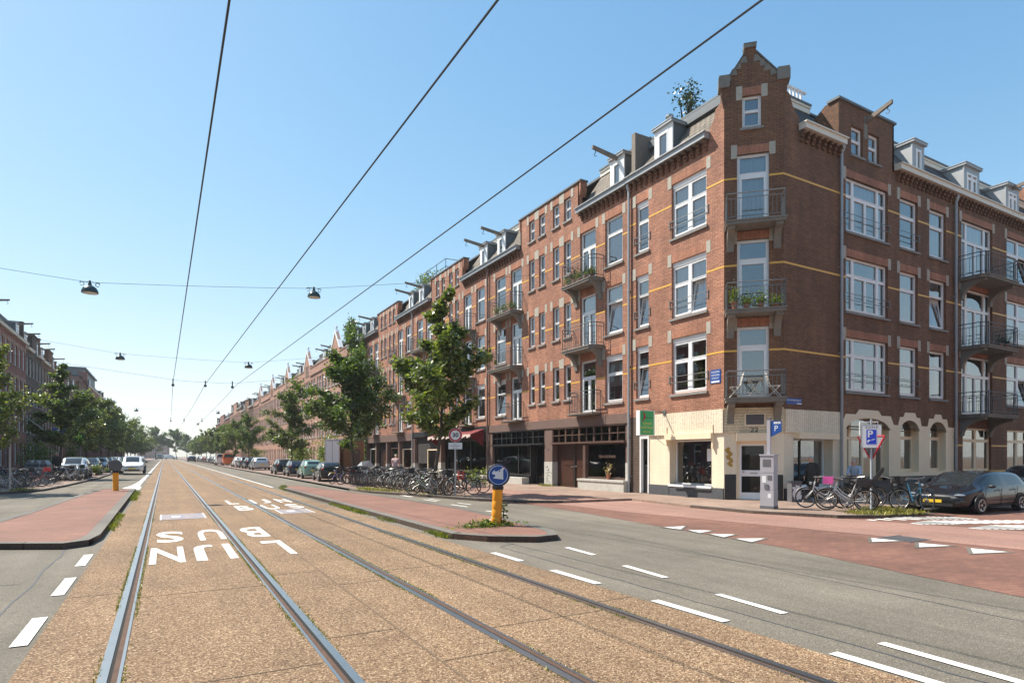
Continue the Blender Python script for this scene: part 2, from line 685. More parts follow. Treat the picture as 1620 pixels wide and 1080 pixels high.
sheet('ground', [(-1500, -1500), (1500, -1500), (1500, 1500), (-1500, 1500)], -.05, 'soil')
sheet('road', [(-60, -60), (60, -60), (60, 30), (16, 30), (16, 600), (-16, 600), (-16, 30), (-60, 30)], 0, 'asphalt')
sheet('track_bed', [(-.92, -30), (4.42, -30), (4.42, 500), (-.92, 500)], .004, 'track_bed')
red = [(7.6, -3), (8.07, 2.98), (8.46, 4.66), (8.98, 6.59), (9.3, 9.57), (9.85, 13.5), (10.0, 16.2), (9.3, 18.5), (11.2, 16.4), (13.9, 16.2), (13.5, 10.84), (14.83, 8.66), (40, 8.0), (40, -8), (7.2, -8)]
sheet('brick_crossing', red, .004, 'pave_red')
bike = [(12.6, -6), (12.13, 4.48), (11.84, 6.72), (11.5, 9.07), (10.9, 13), (10.8, 16.4), (13.9, 16.1), (13.45, 13), (13.5, 10.84), (14.2, 9.4), (15.3, 4.5), (16, -6)]
sheet('cycle_path', bike, .008, 'asphalt_pink')
walkR = [(7.1, 600), (7.1, 27), (7.4, 24.6), (8.3, 21.8), (9.25, 18.6), (10.2, 17.0), (11.2, 16.3), (13.9, 16.1), (13.45, 13), (13.5, 10.84), (14.3, 9.0), (15.2, 8.5), (16.9, 8.3), (17.7, 9.7), (45, 9.7), (45, 60), (60, 600)]
o = MB().slab(walkR, -.02, .08).build('pavement', 'pave_walk')
struct(o)
kerb('kerb', walkR[:7], .16, -.01, .086)
kerb('kerb', walkR[8:15], .14, -.01, .086)
sheet('cycle_path', [(10.9, 16.35), (13.1, 16.2), (13.0, 22), (12.6, 40), (12.6, 600), (10.4, 600), (10.4, 40), (10.7, 22)], .084, 'asphalt_pink')
sheet('parking_strip', [(7.28, 27.5), (9.5, 27.5), (9.5, 600), (7.28, 600)], .0845, 'pave_park')
sheet('verge', [(8.7, 21.2), (9.6, 20.2), (9.9, 27.5), (7.5, 27.5), (7.7, 24.8)], .0845, 'soil')
sheet('verge', [(15.0, 8.75), (16.8, 8.5), (17.6, 9.6), (15.3, 9.7)], .0845, 'soil')
walkL = [(-3.8, 600), (-3.8, 49), (-4.3, 37), (-4.6, 33), (-5.5, 31.4), (-8, 30.9), (-60, 30.9), (-60, 600)]
struct(MB().slab(walkL, -.02, .08).build('pavement', 'pave_walk'))
kerb('kerb', list(reversed(walkL[:7])), .16, -.01, .086)
sheet('parking_strip', [(-6.7, 49), (-4.0, 49), (-4.0, 600), (-6.7, 600)], .0845, 'pave_park')


# traffic islands
def island(name, pts, mat='pave_island'):
    struct(MB().slab(pts, -.01, .10).build(name, mat))
    P = pts + [pts[0], pts[1]]
    kerb('kerb', P[:-1], .2, -.012, .106, 'kerb_stone')


islL = [(-1.02, 13.4), (-1.1, 31.3), (-2.5, 31.8), (-2.9, 24), (-3.1, 19), (-3.5, 14.2), (-3.2, 13.3), (-2.3, 12.75), (-1.45, 12.3), (-1.12, 12.6)]
islR = [(4.6, 10.3), (5.0, 9.65), (5.7, 9.15), (6.2, 9.2), (6.5, 9.75), (6.9, 12.4), (7.1, 15), (6.95, 20), (6.55, 24), (5.8, 30.6), (4.9, 31), (4.62, 29)]
island('traffic_island', islL)
island('traffic_island', islR)

# rails (grooved): head, lip, brown groove bed
for k, (gx, sd) in enumerate(((-.34, -1), (1.11, 1), (2.44, -1), (3.86, 1))):
    lab = ['leftmost tram rail, bright steel head with rusty groove', 'second tram rail from the left, bright steel with rusty groove',
           'third tram rail from the left, its broad groove rusty brown', 'rightmost tram rail, beside the right hand asphalt lane'][k]
    t = thing('tram_rail', lab, 'rail', (gx, 0, 0), 0, 'tram rails set in the track bed')
    x = lambda a: a * sd
    h = MB()
    a, b = sorted((x(0), x(.06)))
    h.box(a, b, -30, 500, -.02, .013)
    h.build('rail_head', 'steel_rail', t)
    a, b = sorted((x(-.082), x(-.06)))
    MB().box(a, b, -30, 500, -.02, .0115).build('rail_lip', 'steel_rail', t)
    a, b = sorted((x(-.06), x(0)))
    MB().box(a, b, -30, 500, -.02, .0062).build('rail_groove', 'rail_groove', t)
    a, b = sorted((x(-.022), x(-.0005)))
    MB().box(a, b, -30, 500, -.02, .0072).build('groove_shadow_strip', 'groove_dark', t)  # solid near-black strip painting the shade down inside the groove

# joints between the concrete track slabs
j = MB()
for y in [1.5 + 3.1 * i for i in range(16)]:
    for x0, x1, dy in ((-.92, -.42, .35), (-.25, 1.02, 0), (1.19, 1.79, .6), (1.79, 2.36, -.4), (2.53, 3.77, .2), (3.94, 4.42, .5)):
        w = .008
        j.quad((x0, y + dy - w, .0068), (x1, y + dy - w, .0068), (x1, y + dy + w, .0068), (x0, y + dy + w, .0068))
for x in (1.79,):
    j.quad((x - .009, -20, .0072), (x + .009, -20, .0072), (x + .009, 120, .0072), (x - .009, 120, .0072))
struct(j.build('track_joint', 'joint_dirt', recalc=False))


sm = MB()
for (x0, y0), (x1, y1), w in (((4.78, -5), (4.9, 9), .012), ((4.9, 9), (5.3, 9.2), .012), ((6.9, 2.5), (7.6, 9.5), .009), ((-1.35, 0), (-1.4, 12.2), .012), ((5.0, 12), (7.4, 13.2), .01), ((-1.5, 9.2), (-5, 9.8), .012)):
    d = Vector((x1 - x0, y1 - y0))
    n = max(2, int(d.length / .4))
    q = Vector((-d.y, d.x)).normalized()
    pr = None
    for i in range(n + 1):
        p = Vector((x0, y0)) + d * i / n + q * RN.gauss(0, .012)
        a, c = p - q * w, p + q * w * RN.uniform(.3, 1.2)
        if pr:
            sm.poly([(pr[0].x, pr[0].y, .003), (a.x, a.y, .003), (c.x, c.y, .003), (pr[1].x, pr[1].y, .003)])
        pr = (a, c)
struct(sm.build('asphalt_seam', 'base_grey', recalc=False))

# painted marks
def mark(name, pts, z=.0085, mat='road_paint'):
    return sheet(name, pts, z, mat)


def dash(a, b, w, z=.0085):
    a, b = Vector(a), Vector(b)
    d = (b - a).normalized()
    q = Vector((-d.y, d.x)) * w / 2
    return mark('lane_dash', [tuple(a - q), tuple(b - q), tuple(b + q), tuple(a + q)], z)


for y0, y1 in ((10.3, 11.43), (8.25, 9.36), (6.2, 7.2), (4.1, 5.1)):
    dash((-1.02, y0), (-1.02, y1), .12)
for y0, y1 in ((7.62, 8.5), (5.81, 6.8), (3.9, 4.85), (1.9, 2.87)):
    dash((4.5, y0), (4.5, y1), .11)
for p, q in (((5.83, 8.38), (5.75, 7.53)), ((5.56, 6.59), (5.46, 5.68)), ((5.31, 4.72), (5.22, 3.82)), ((5.08, 2.83), (4.98, 1.3))):
    dash(p, q, .1)
for y in (14, 16.5, 19, 21.5, 24):
    dash((7.55 + .02 * y, y), (7.5 + .02 * y, y + 1.1), .09)
for y in (17.2, 19.4, 21.6):
    dash((8.35 - .06 * (y - 17), y), (8.3 - .06 * (y - 17), y + .9), .08)
mark('edge_line', [(4.5, 31.5), (4.62, 31.5), (4.62, 260), (4.5, 260)])
mark('edge_line', [(-1.75, 34), (-1.0, 32.2), (-.98, 34.6), (-1.1, 36.5), (-1.1, 60), (-1.08, 260), (-1.2, 260), (-1.26, 60), (-1.34, 42), (-1.5, 36.8)])
# give way triangles
for tr in ([(9.27, 9.7), (9.8, 9.62), (9.3, 9.25)], [(9.36, 9.1), (9.69, 8.77), (9.21, 8.64)], [(9.26, 8.42), (9.6, 8.12), (9.12, 7.97)], [(9.14, 7.7), (9.62, 7.46), (9.04, 7.28)],
           [(11.4, 6.52), (10.9, 6.22), (11.44, 6.05)], [(11.46, 5.73), (10.95, 5.47), (11.58, 5.29)], [(11.55, 4.98), (10.98, 4.7), (11.61, 4.5)]):
    mark('give_way_triangle', tr, .0125)
    c = Vector((sum(p[0] for p in tr) / 3, sum(p[1] for p in tr) / 3))
    mark('triangle_setting', [tuple(c + (Vector(p) - c) * 1.4) for p in tr], .0105, 'kerb_stone')
# zebra of stepped paving stones, laid askew to the side street
for (ax, ay), (bx, by), (cx, cy), wd in (((14.5, 8.45), (15.9, 8.42), (17.0, 7.72), .62), ((14.6, 7.5), (15.5, 7.62), (19.4, 5.6), .72), ((14.75, 6.42), (15.7, 6.42), (19.6, 4.2), .75)):
    z = MB()
    d = Vector((cx - bx, cy - by)).normalized()
    n = int((Vector((cx, cy)) - Vector((ax, ay))).length / .2)
    for i in range(n):
        t = i / n
        if t < .3:
            p = Vector((ax, ay)).lerp(Vector((bx, by)), t / .3)
        else:
            p = Vector((bx, by)).lerp(Vector((cx, cy)), (t - .3) / .7)
        w_ = wd * min(1, .35 + t * 3)
        z.poly([(p.x, p.y - w_, .012), (p.x + .19, p.y - w_, .012), (p.x + .19, p.y, .012), (p.x, p.y, .012)])
    struct(z.build('zebra_stripe', 'road_paint', recalc=False))
# iron grate in the red bricks
g = MB()
for i in range(9):
    g.slab([(11.5 + .075 * i, 5.9), (11.55 + .075 * i, 5.9), (11.62 + .075 * i, 6.45), (11.57 + .075 * i, 6.45)], .004, .011)
g.slab([(11.45, 5.86), (12.16, 5.86), (12.16, 5.9), (11.45, 5.9)], .004, .0125).slab([(11.5, 6.45), (12.28, 6.45), (12.28, 6.49), (11.5, 6.49)], .004, .0125)
tag(g.build('drain_grate', 'base_grey'), 'iron drain grate set in the red brick crossing', 'drain grate')


def ground_text(ch, x, y, w, h, flip):
    M = T(x, y, .0095) @ (RZ(PI) if flip else Matrix())
    o = text(ch, 1, 'road_paint', Matrix(), None, 'road_letter', 0, off=.018)
    bb = [v.co.copy() for v in o.data.vertices]
    x0, x1 = min(v.x for v in bb), max(v.x for v in bb)
    y0, y1 = min(v.y for v in bb), max(v.y for v in bb)
    o.data.transform(M @ Matrix.Diagonal((w / (x1 - x0), h / (y1 - y0), 1, 1)) @ T(-(x0 + x1) / 2, -(y0 + y1) / 2, 0))
    return struct(o)


for ch, x, w in (('L', 1.64, .34), ('I', .91, .115), ('J', .56, .30), ('N', .035, .46)):
    ground_text(ch, x, 10.8, w, 1.72, True)
for ch, x, w in (('B', 1.55, .42), ('U', .78, .44), ('S', .08, .45)):
    ground_text(ch, x, 13.2, w, 1.72, True)
for ch, x, w in (('L', 1.92, .30), ('I', 2.55, .11), ('J', 2.93, .28), ('N', 3.5, .38)):
    ground_text(ch, x, 22, w, 1.8, False)
for ch, x, w in (('B', 2.02, .42), ('U', 2.75, .42), ('S', 3.42, .42)):
    ground_text(ch, x, 19.4, w, 1.7, False)
t = NT('worn_blue')
f = t.noise(t.pos(), 7, 5, .7)
t.fin(t.mix((.19, .20, .27), (.36, .29, .23), t.ramp(f, [(.38, 0.), (.62, 1.)])), .8)
for x0, x1, y0, y1 in ((-.07, .87, 16.75, 18.25), (2.72, 3.52, 16.95, 18.3)):
    mark('faded_blue_panel', [(x0, y0), (x1, y0), (x1, y1), (x0, y1)], .0086, 'worn_blue')
    for a in (x0 - .03, x1):
        mark('panel_edge', [(a, y0), (a + .03, y0), (a + .03, y1), (a, y1)], .0089)
    mark('panel_dash', [(x0 + .22, y0 + .62), (x0 + .42, y0 + .62), (x0 + .42, y0 + .9), (x0 + .22, y0 + .9)], .0095)
    mark('panel_dash', [(x0 + .66, y0 + .75), (x0 + .8, y0 + .75), (x0 + .8, y0 + 1.05), (x0 + .66, y0 + 1.05)], .0095, 'worn_blue')


# ------------------------------------------------------------------ windows and facades
WC = {}
CURT = [None, 'curtain', 'curtain_dim', 'half', 'curtain', 'blind', 'half', 'blind_low']
WI = [0]


def win_meshes(w, h, kind, tilt=False):
    key = (round(w, 2), round(h, 2), kind, tilt)
    if key in WC:
        return WC[key]
    f, p = MB(), MB()
    fr, d = .065, .07
    yf = 0.

    def bar(x0, x1, z0, z1, y=0., dd=d):
        f.box(x0, x1, y - dd, y, z0, z1)

    def pane(x0, x1, z0, z1, sash=.05, tl=False):
        if sash:
            e = sash
            a, b, c, q = x0, x1, z0, z1
            y = .012
            if tl:
                # tilted casement: hinged at the bottom, leaning inwards
                lean = .16
                Y = lambda z: -.03 - lean * (z - c) / (q - c)
                pr = lambda u0, u1, w0, w1: f.add([(u0, Y(w0) + .02, w0), (u1, Y(w0) + .02, w0), (u1, Y(w1) + .02, w1), (u0, Y(w1) + .02, w1),
                                                  (u0, Y(w0) - .03, w0), (u1, Y(w0) - .03, w0), (u1, Y(w1) - .03, w1), (u0, Y(w1) - .03, w1)],
                                                 [(0, 1, 2, 3), (4, 7, 6, 5), (0, 4, 5, 1), (1, 5, 6, 2), (2, 6, 7, 3), (3, 7, 4, 0)])
                pr(a + .01, a + e, c, q - .01)
                pr(b - e, b - .01, c, q - .01)
                pr(a + e, b - e, c, c + e)
                pr(a + e, b - e, q - e, q - .01)
                p.quad((a + e, Y(c + e), c + e), (b - e, Y(c + e), c + e), (b - e, Y(q - e), q - e), (a + e, Y(q - e), q - e))
                return
            bar(a, a + e, c, q, y)
            bar(b - e, b, c, q, y)
            bar(a + e, b - e, c, c + e, y)
            bar(a + e, b - e, q - e, q, y)
            x0, x1, z0, z1 = a + e, b - e, c + e, q - e
        p.quad((x0, -.035, z0), (x1, -.035, z0), (x1, -.035, z1), (x0, -.035, z1))

    def outer(x0=0., x1=None, z0=0., z1=None):
        x1 = w if x1 is None else x1
        z1 = h if z1 is None else z1
        bar(x0, x0 + fr, z0, z1)
        bar(x1 - fr, x1, z0, z1)
        bar(x0 + fr, x1 - fr, z1 - fr, z1)
        bar(x0 + fr, x1 - fr, z0, z0 + fr)

    top = h
    k = kind
    if k.endswith('_shutter'):
        f.box(0, w, -.1, .03, h - .16, h)
        top = h - .16
        k = k[:-8]
    if k == 'single':
        outer(z1=top)
        zt = top * .64
        bar(fr, w - fr, zt, zt + .06)
        pane(fr, w - fr, zt + .06, top - fr, .02)
        pane(fr, w - fr, fr, zt, .05, tilt)
    elif k == 'double':
        outer(z1=top)
        zt = top * .62
        bar(w / 2 - .055, w / 2 + .055, fr, top - fr, .015)
        for q, (a, b) in enumerate(((fr, w / 2 - .055), (w / 2 + .055, w - fr))):
            bar(a, b, zt, zt + .06)
            pane(a, b, zt + .06, top - fr, .025)
            pane(a, b, fr, zt, .055, tilt and q == 0)
    elif k == 'door':
        outer(z1=top)
        zt = top * .66
        bar(fr, w - fr, zt, zt + .07)
        pane(fr, w - fr, zt + .07, top - fr, .02)
        for a, b in ((fr, w / 2), (w / 2, w - fr)):
            pane(a, b, fr, zt, .075)
    elif k == 'leaf':
        outer(z1=top)
        zt = top * .70
        bar(fr, w - fr, zt, zt + .07)
        pane(fr, w - fr, zt + .07, top - fr, .025)
        pane(fr, w - fr, fr, zt, .09)
    elif k == 'narrow':
        outer(z1=top)
        zt = top * .5
        bar(fr, w - fr, zt, zt + .05)
        pane(fr, w - fr, zt + .05, top - fr, .02)
        pane(fr, w - fr, fr, zt, .02)
    elif k == 'triple':
        outer(z1=top)
        zt = top * .66
        a, b = w * .205, w * .795
        for c in (a, b):
            bar(c - .045, c + .045, fr, top - fr, .01)
        for x0, x1 in ((fr, a - .045), (a + .045, b - .045), (b + .045, w - fr)):
            bar(x0, x1, zt, zt + .06)
            pane(x0, x1, zt + .06, top - fr, .02)
        pane(fr, a - .045, fr, zt, .03)
        pane(b + .045, w - fr, fr, zt, .03)
        c = (a + b) / 2
        pane(a + .045, c, fr, zt, .055)
        pane(c, b - .045, fr, zt, .055)
    elif k == 'tall':
        outer(z1=top)
        bar(w / 2 - .05, w / 2 + .05, fr, top - fr)
        zt = top * .7
        for a, b in ((fr, w / 2 - .05), (w / 2 + .05, w - fr)):
            bar(a, b, zt, zt + .06)
            pane(a, b, zt + .06, top - fr, .02)
            pane(a, b, fr, zt, .04)
    elif k == 'plain':
        outer(z1=top)
        pane(fr, w - fr, fr, top - fr, .03)
    elif k == 'shop':
        bar(0, .05, 0, h)
        bar(w - .05, w, 0, h)
        bar(.05, w - .05, h - .05, h)
        bar(.05, w - .05, 0, .05)
        pane(.05, w - .05, .05, h - .05, 0)
    fm = f.mesh('window', m['white_paint'])
    pm = p.mesh('pane', m['pane_glass'], recalc=False)
    WC[key] = (fm, pm)
    return WC[key]


CC = {}


def curtain_mesh(w, h, kind):
    key = (round(w, 2), round(h, 2), kind)
    if key in CC:
        return CC[key]
    c = MB()
    if kind.startswith('blind'):
        zb = h * (.62 if kind == 'blind' else .35)
        n_ = 14
        for i in range(n_):
            z0, z1 = zb + (h - .06 - zb) * i / n_, zb + (h - .06 - zb) * (i + .93) / n_
            c.quad((.06, -.15, z0), (w - .06, -.15, z0), (w - .06, -.14, z1), (.06, -.14, z1))
        CC[key] = c.mesh('blind', m['curtain'], recalc=False)
        return CC[key]
    n = max(8, int(w / .035))
    spans = [(.05, w - .05)] if kind in ('curtain', 'curtain_dim') else [(.05, .05 + w * .28)] if kind == 'half' else [(.05, .05 + w * .2), (w * .78, w - .05)]
    for a, b in spans:
        n = max(6, int((b - a) / .03))
        for i in range(n):
            x0, x1 = a + (b - a) * i / n, a + (b - a) * (i + 1) / n
            y = lambda x: -.17 + .022 * math.sin(x * 48) + .012 * math.sin(x * 91 + 1)
            c.quad((x0, y(x0), .04), (x1, y(x1), .04), (x1, y(x1), h - .05), (x0, y(x0), h - .05))
    CC[key] = c.mesh('curtain', m['curtain_dim' if kind == 'curtain_dim' else 'curtain'], recalc=False)
    return CC[key]


SC = {}


class Facade:
    """one wall plane of a building; x runs along it, y points out of it, z up"""

    def __init__(s, root, M=None, seed=1):
        s.root = root
        s.M = M or Matrix()
        s.holes = []
        s.rn = random.Random(seed)
        s.stone = MB(s.M)
        s.arch = MB(s.M)
        s.wins = []

    def hole(s, x0, x1, z0, z1, depth=.1):
        s.holes.append((x0, x1, z0, z1, depth))

    def win(s, x0, x1, z0, z1, kind, sill=True, rail=False, depth=.1, curtain='?', trim=True, tilt=False, hole=True, frame=None):
        w, h = x1 - x0, z1 - z0
        if hole:
            s.hole(x0, x1, z0, z1, depth)
        fm, pm = win_meshes(w, h, kind, tilt)
        o = obj('window', fm, s.root, s.M @ T(x0, -depth, z0))
        if frame:
            o.material_slots[0].link = 'OBJECT'
            o.material_slots[0].material = m[frame]
        obj('pane', pm, o)
        if curtain == '?':
            curtain = s.rn.choice(CURT)
        if curtain:
            obj('curtain', curtain_mesh(w, h, curtain), o)
        if sill:
            key = (round(w, 2), round(depth, 2))
            if key not in SC:
                b = MB()
                b.add([(-.07, depth + .07, -.11), (w + .07, depth + .07, -.11), (w + .07, .0, -.11), (-.07, .0, -.11),
                       (-.07, depth + .07, -.04), (w + .07, depth + .07, -.04), (w + .07, .0, -.001), (-.07, 0., -.001)],
                      [(0, 3, 2, 1), (4, 5, 6, 7), (0, 1, 5, 4), (1, 2, 6, 5), (2, 3, 7, 6), (3, 0, 4, 7)])
                SC[key] = b.mesh('sill', m['grey_stone'])
            obj('sill', SC[key], o)
        if rail:
            key = ('r', round(w, 2), round(depth, 2))
            if key not in SC:
                b = MB()
                for zz in (.62, .40):
                    b.tube([(-.09, depth + .015, zz), (w + .09, depth + .015, zz)], .012, 5)
                b.box(-.1, -.07, depth, depth + .03, .36, .66).box(w + .07, w + .1, depth, depth + .03, .36, .66)
                SC[key] = b.mesh('guard_rail', m['rail_pale'])
            obj('guard_rail', SC[key], o)
        if trim:
            key = ('l', round(w, 2), round(depth, 2), round(h, 2))
            if key not in SC:
                b = MB()
                b.box(0, w, depth - .01, depth + .006, h + .002, h + .27)
                na = len(b.f)
                b.box(-.19, -.0, depth - .01, depth + .011, h - .10, h + .31).box(w, w + .19, depth - .01, depth + .014, h - .12, h + .33)
                SC[key] = b.mesh('lintel', m['brick_arch'])
                SC[key].materials.append(m['stone'])
                for q in range(na, len(b.f)):
                    SC[key].polygons[q].material_index = 1
            obj('lintel', SC[key], o)
        return o

    def wall(s, b, x0, x1, z0, z1, skip=()):
        hs = [h for i, h in enumerate(s.holes) if h[0] < x1 and h[1] > x0 and h[2] < z1 and h[3] > z0]
        xs = sorted({x0, x1} | {min(max(v, x0), x1) for h in hs for v in h[:2]})
        zs = sorted({z0, z1} | {min(max(v, z0), z1) for h in hs for v in h[2:4]})
        for i in range(len(xs) - 1):
            for j in range(len(zs) - 1):
                cx, cz = (xs[i] + xs[i + 1]) / 2, (zs[j] + zs[j + 1]) / 2
                if any(h[0] < cx < h[1] and h[2] < cz < h[3] for h in hs):
                    continue
                b.quad((xs[i], 0, zs[j]), (xs[i + 1], 0, zs[j]), (xs[i + 1], 0, zs[j + 1]), (xs[i], 0, zs[j + 1]))
        for a, c, e, f, d in hs:
            a, c, e, f = max(a, x0), min(c, x1), max(e, z0), min(f, z1)
            d += .07
            b.quad((a, 0, e), (a, -d, e), (a, -d, f), (a, 0, f))
            b.quad((c, 0, e), (c, 0, f), (c, -d, f), (c, -d, e))
            b.quad((a, 0, f), (a, -d, f), (c, -d, f), (c, 0, f))
            b.quad((a, 0, e), (c, 0, e), (c, -d, e), (a, -d, e))

    def trims(s):
        pass

    def band(s, b, x0, x1, z, h=.062, skip_z=True):
        """yellow glazed course, broken by the openings"""
        cuts = sorted((max(x0, q[0] - .0), min(x1, q[1] + .0)) for q in s.holes if q[2] < z < q[3] and q[0] < x1 and q[1] > x0)
        x = x0
        for a, c in cuts + [(x1, x1)]:
            if a > x + .01:
                b.box(x, a, 0, .007, z, z + h)
            x = max(x, c)


def cornice(root, M, x0, x1, z, corb=True, mat='cornice_paint', ends=(True, True)):
    b = MB(M)
    b.prism([(x0, z + .02), (x1, z + .02), (x1, z + .2), (x0, z + .2)], .0, .26)
    b.box(x0 - .02, x1 + .02, .0, .32, z + .2, z + .24)
    b.build('cornice', mat, root)
    if corb:
        c = MB(M)
        x = x0 + .12
        while x < x1 - .05:
            for q in range(3):
                c.box(x - .055, x + .055, 0, .07 + .055 * q, z - .34 + .11 * q, z - .34 + .11 * (q + 1) - .001)
            x += .30
        c.box(x0, x1, 0, .05, z - .04, z - .001)
        c.build('corbel_course', 'brick_brown_shade', root)


def drainpipe(root, M, x, z0, z1, mat='zinc', r=.05):
    b = MB(M)
    b.tube([(x, .09, z0), (x, .09, z1 - .25)], r, 8)
    b.lathe([(r, 0), (.11, .16), (.11, .25), (.0, .25)], (x, .1, z1 - .3), 8)
    for z in (z0 + .6, z0 + 2.2, z0 + 5, z0 + 8):
        b.box(x - .07, x + .07, 0, .03, z, z + .04)
        b.ring((x, .09, z + .02), r + .006, .012, 'z', 10, 4)
    b.build('drainpipe', mat, root, smooth=True)


def balcony(root, M, x0, x1, depth, zs, h=.92, cham=(0., 0.), consoles=(), th=.14, posts=True, balu=True, rail='rail_iron', slab='balcony_concrete', cons_h=.75):
    """slab with curved brackets below and an iron railing of bars on it"""
    b = MB(M)
    cl, cr = cham
    out = [(x0, 0), (x0, depth - cl), (x0 + cl, depth), (x1 - cr, depth), (x1, depth - cr), (x1, 0)]
    path = []
    for q in out:
        if not path or (Vector(q) - Vector(path[-1])).length > 1e-3:
            path.append(q)
    b.slab(path, zs - th, zs)
    b.slab([(x + (.03 if x > (x0 + x1) / 2 else -.03), y + (.03 if y > 0 else 0)) for x, y in path], zs - .05, zs - .001)
    bal = b.build('balcony', slab, root)
    if consoles:
        for cx in consoles:
            c = MB(M)
            pr = [(0, zs - th - cons_h)]
            for i in range(9):
                a = PI / 2 * i / 8
                pr.append((.06 + (depth * .88 - .06) * (1 - math.cos(a)), zs - th - cons_h + .02 + (cons_h - .12) * math.sin(a)))
            pr += [(depth * .88, zs - th), (0, zs - th)]
            vs = [(cx - .11, y, z) for y, z in pr] + [(cx + .11, y, z) for y, z in pr]
            n = len(pr)
            c.add(vs, [tuple(range(n)), tuple(range(2 * n - 1, n - 1, -1))] + [(i, (i + 1) % n, n + (i + 1) % n, n + i) for i in range(n)])
            c.build('bracket', slab, bal)
    r = MB(M)
    ins = [(x + (.03 if x < (x0 + x1) / 2 else -.03), max(y - .03, 0)) for x, y in path]
    for z, rr in ((zs + h, .02), (zs + h - .16, .013), (zs + .1, .013)):
        r.tube([(x, y, z) for x, y in ins], rr, 6)
    for i in range(len(ins) - 1):
        a, c = Vector(ins[i]), Vector(ins[i + 1])
        L = (c - a).length
        n = max(1, int(round(L / .125)))
        for q in range(n + 1):
            p = a.lerp(c, q / n)
            if q in (0, n):
                r.tube([(p.x, p.y, zs - .1), (p.x, p.y, zs + h)], .018, 5)
            elif balu:
                r.tube([(p.x, p.y, zs + .1), (p.x, p.y, zs + h - .16)], .008, 4)
    r.build('railing', rail, bal)
    return bal


def dormer(root, M, x0, x1, z0, z1, yf=-.25, deep=1.9, win=None, front='white_paint', side='lead', beam=None, roofmat='zinc'):
    M = M or Matrix()
    b = MB(M)
    b.box(x0, x1, yf - deep, yf - .05, z0, z1)
    d = b.build('dormer', side, root)
    f = MB(M)
    wx0, wx1, wz0, wz1 = win
    f.box(x0 - .03, wx0, yf - .05, yf, z0, z1)
    f.box(wx1, x1 + .03, yf - .05, yf, z0, z1)
    f.box(wx0, wx1, yf - .05, yf, z0, wz0)
    f.box(wx0, wx1, yf - .05, yf, wz1, z1)
    f.build('dormer_front', front, d)
    r = MB(M)
    r.box(x0 - .08, x1 + .08, yf - deep, yf + .10, z1, z1 + .09)
    r.box(x0 - .10, x1 + .10, yf - deep, yf + .12, z1 + .09, z1 + .12)
    r.build('dormer_roof', roofmat, d)
    w, h = wx1 - wx0, wz1 - wz0
    fm, pm = win_meshes(w, h, 'plain' if w < .75 else 'tall')
    o = obj('window', fm, root, M @ T(wx0, yf + .012, wz0))
    obj('pane', pm, o)
    if beam:
        hoist(root, M, (x0 + x1) / 2, yf, z1 - .05, beam)


def hoist(root, M, x, y, z, L=1.5, rise=.18):
    L = L * .85
    b = MB(M)
    b.add([(x - .055, y - .3, z - .10), (x + .055, y - .3, z - .10), (x + .055, y - .3, z + .08), (x - .055, y - .3, z + .08),
           (x - .05, y + L, z + rise - .06), (x + .05, y + L, z + rise - .06), (x + .05, y + L, z + rise + .07), (x - .05, y + L, z + rise + .07)],
          [(0, 1, 2, 3), (7, 6, 5, 4), (0, 4, 5, 1), (1, 5, 6, 2), (2, 6, 7, 3), (3, 7, 4, 0)])
    o = b.build('hoist_beam', 'beam_wood', root)
    h = MB(M)
    h.tube([(x, y + L - .15, z + rise - .05), (x, y + L - .15, z + rise - .22)], .015, 5)
    h.tube([(x, y + L - .15 + .06 * math.sin(a), z + rise - .28 + .06 * math.cos(a)) for a in [i * .5 for i in range(10)]], .012, 5)
    h.build('hook', 'wire', o)


def shell(root, M, w, depth, z1, mat='brick_brown_shade', z0=0.):
    """back and party walls plus the dark rooms behind the windows"""
    b = MB(M)
    ze = z1 - 2.0
    for x in (0, w):
        b.poly([(x, -.02, z0), (x, -depth, z0), (x, -depth, z1), (x, -1.35, z1), (x, -.06, ze), (x, -.02, ze)])
    b.quad((0, -depth, z0), (w, -depth, z0), (w, -depth, z1), (0, -depth, z1))
    b.build('rear_wall', mat, root, recalc=False)


def rooms(root, M, w, zf, x0=0., depth=2.6):
    i = MB(M)
    i.quad((x0 + .02, -depth, .1), (w - .02, -depth, .1), (w - .02, -depth, zf[-1]), (x0 + .02, -depth, zf[-1]))
    for z in zf:
        i.box(x0 + .02, w - .02, -depth, -.2, z - .06, z)
    n = max(1, int((w - x0) / 3.1))
    for k in range(n + 1):
        x = x0 + .02 + (w - x0 - .06) * k / n
        i.box(x, x + .02, -depth, -.22, .1, zf[-1])
    i.build('interior', 'interior', root, recalc=False)


def mansard(root, M, x0, x1, z0, z1, y0=-.05, y1=-1.25, deep=9., tile='roof_tile', fascia='cornice_paint'):
    b = MB(M)
    b.quad((x0, y0, z0), (x1, y0, z0), (x1, y1, z1), (x0, y1, z1))
    r = b.build('roof', tile, root, recalc=False)
    f = MB(M)
    f.box(x0, x1, y1 - .02, y1 + .10, z1 - .06, z1 + .12)
    f.box(x0, x1, y1 - .02, y1 + .14, z1 + .12, z1 + .20)
    f.build('fascia', fascia, r)
    g = MB(M)
    g.box(x0, x1, -deep, y1 + .17, z1 + .20, z1 + .27)
    g.build('flat_roof', 'lead', r)


# ------------------------------------------------------------------ corner house with the angled gable
FX, P1Y = 16.2, 14.14
SY, P2X = 12.84, 17.5
root = thing('corner_house', 'red brick corner house with cream shop front, angled corner and stepped gable', 'house', (FX, P1Y, 0))
Mm = RZ(PI / 2)                                  # main street side, x = along the street
Mc = T(P2X - FX, SY - P1Y, 0) @ RZ(rad(135))     # angled corner, x from its right edge
Ms = T(20.56 - FX, SY - P1Y, 0) @ RZ(PI)         # side street, x from the right hand end
CW = math.hypot(P2X - FX, P1Y - SY)
yb = MB()
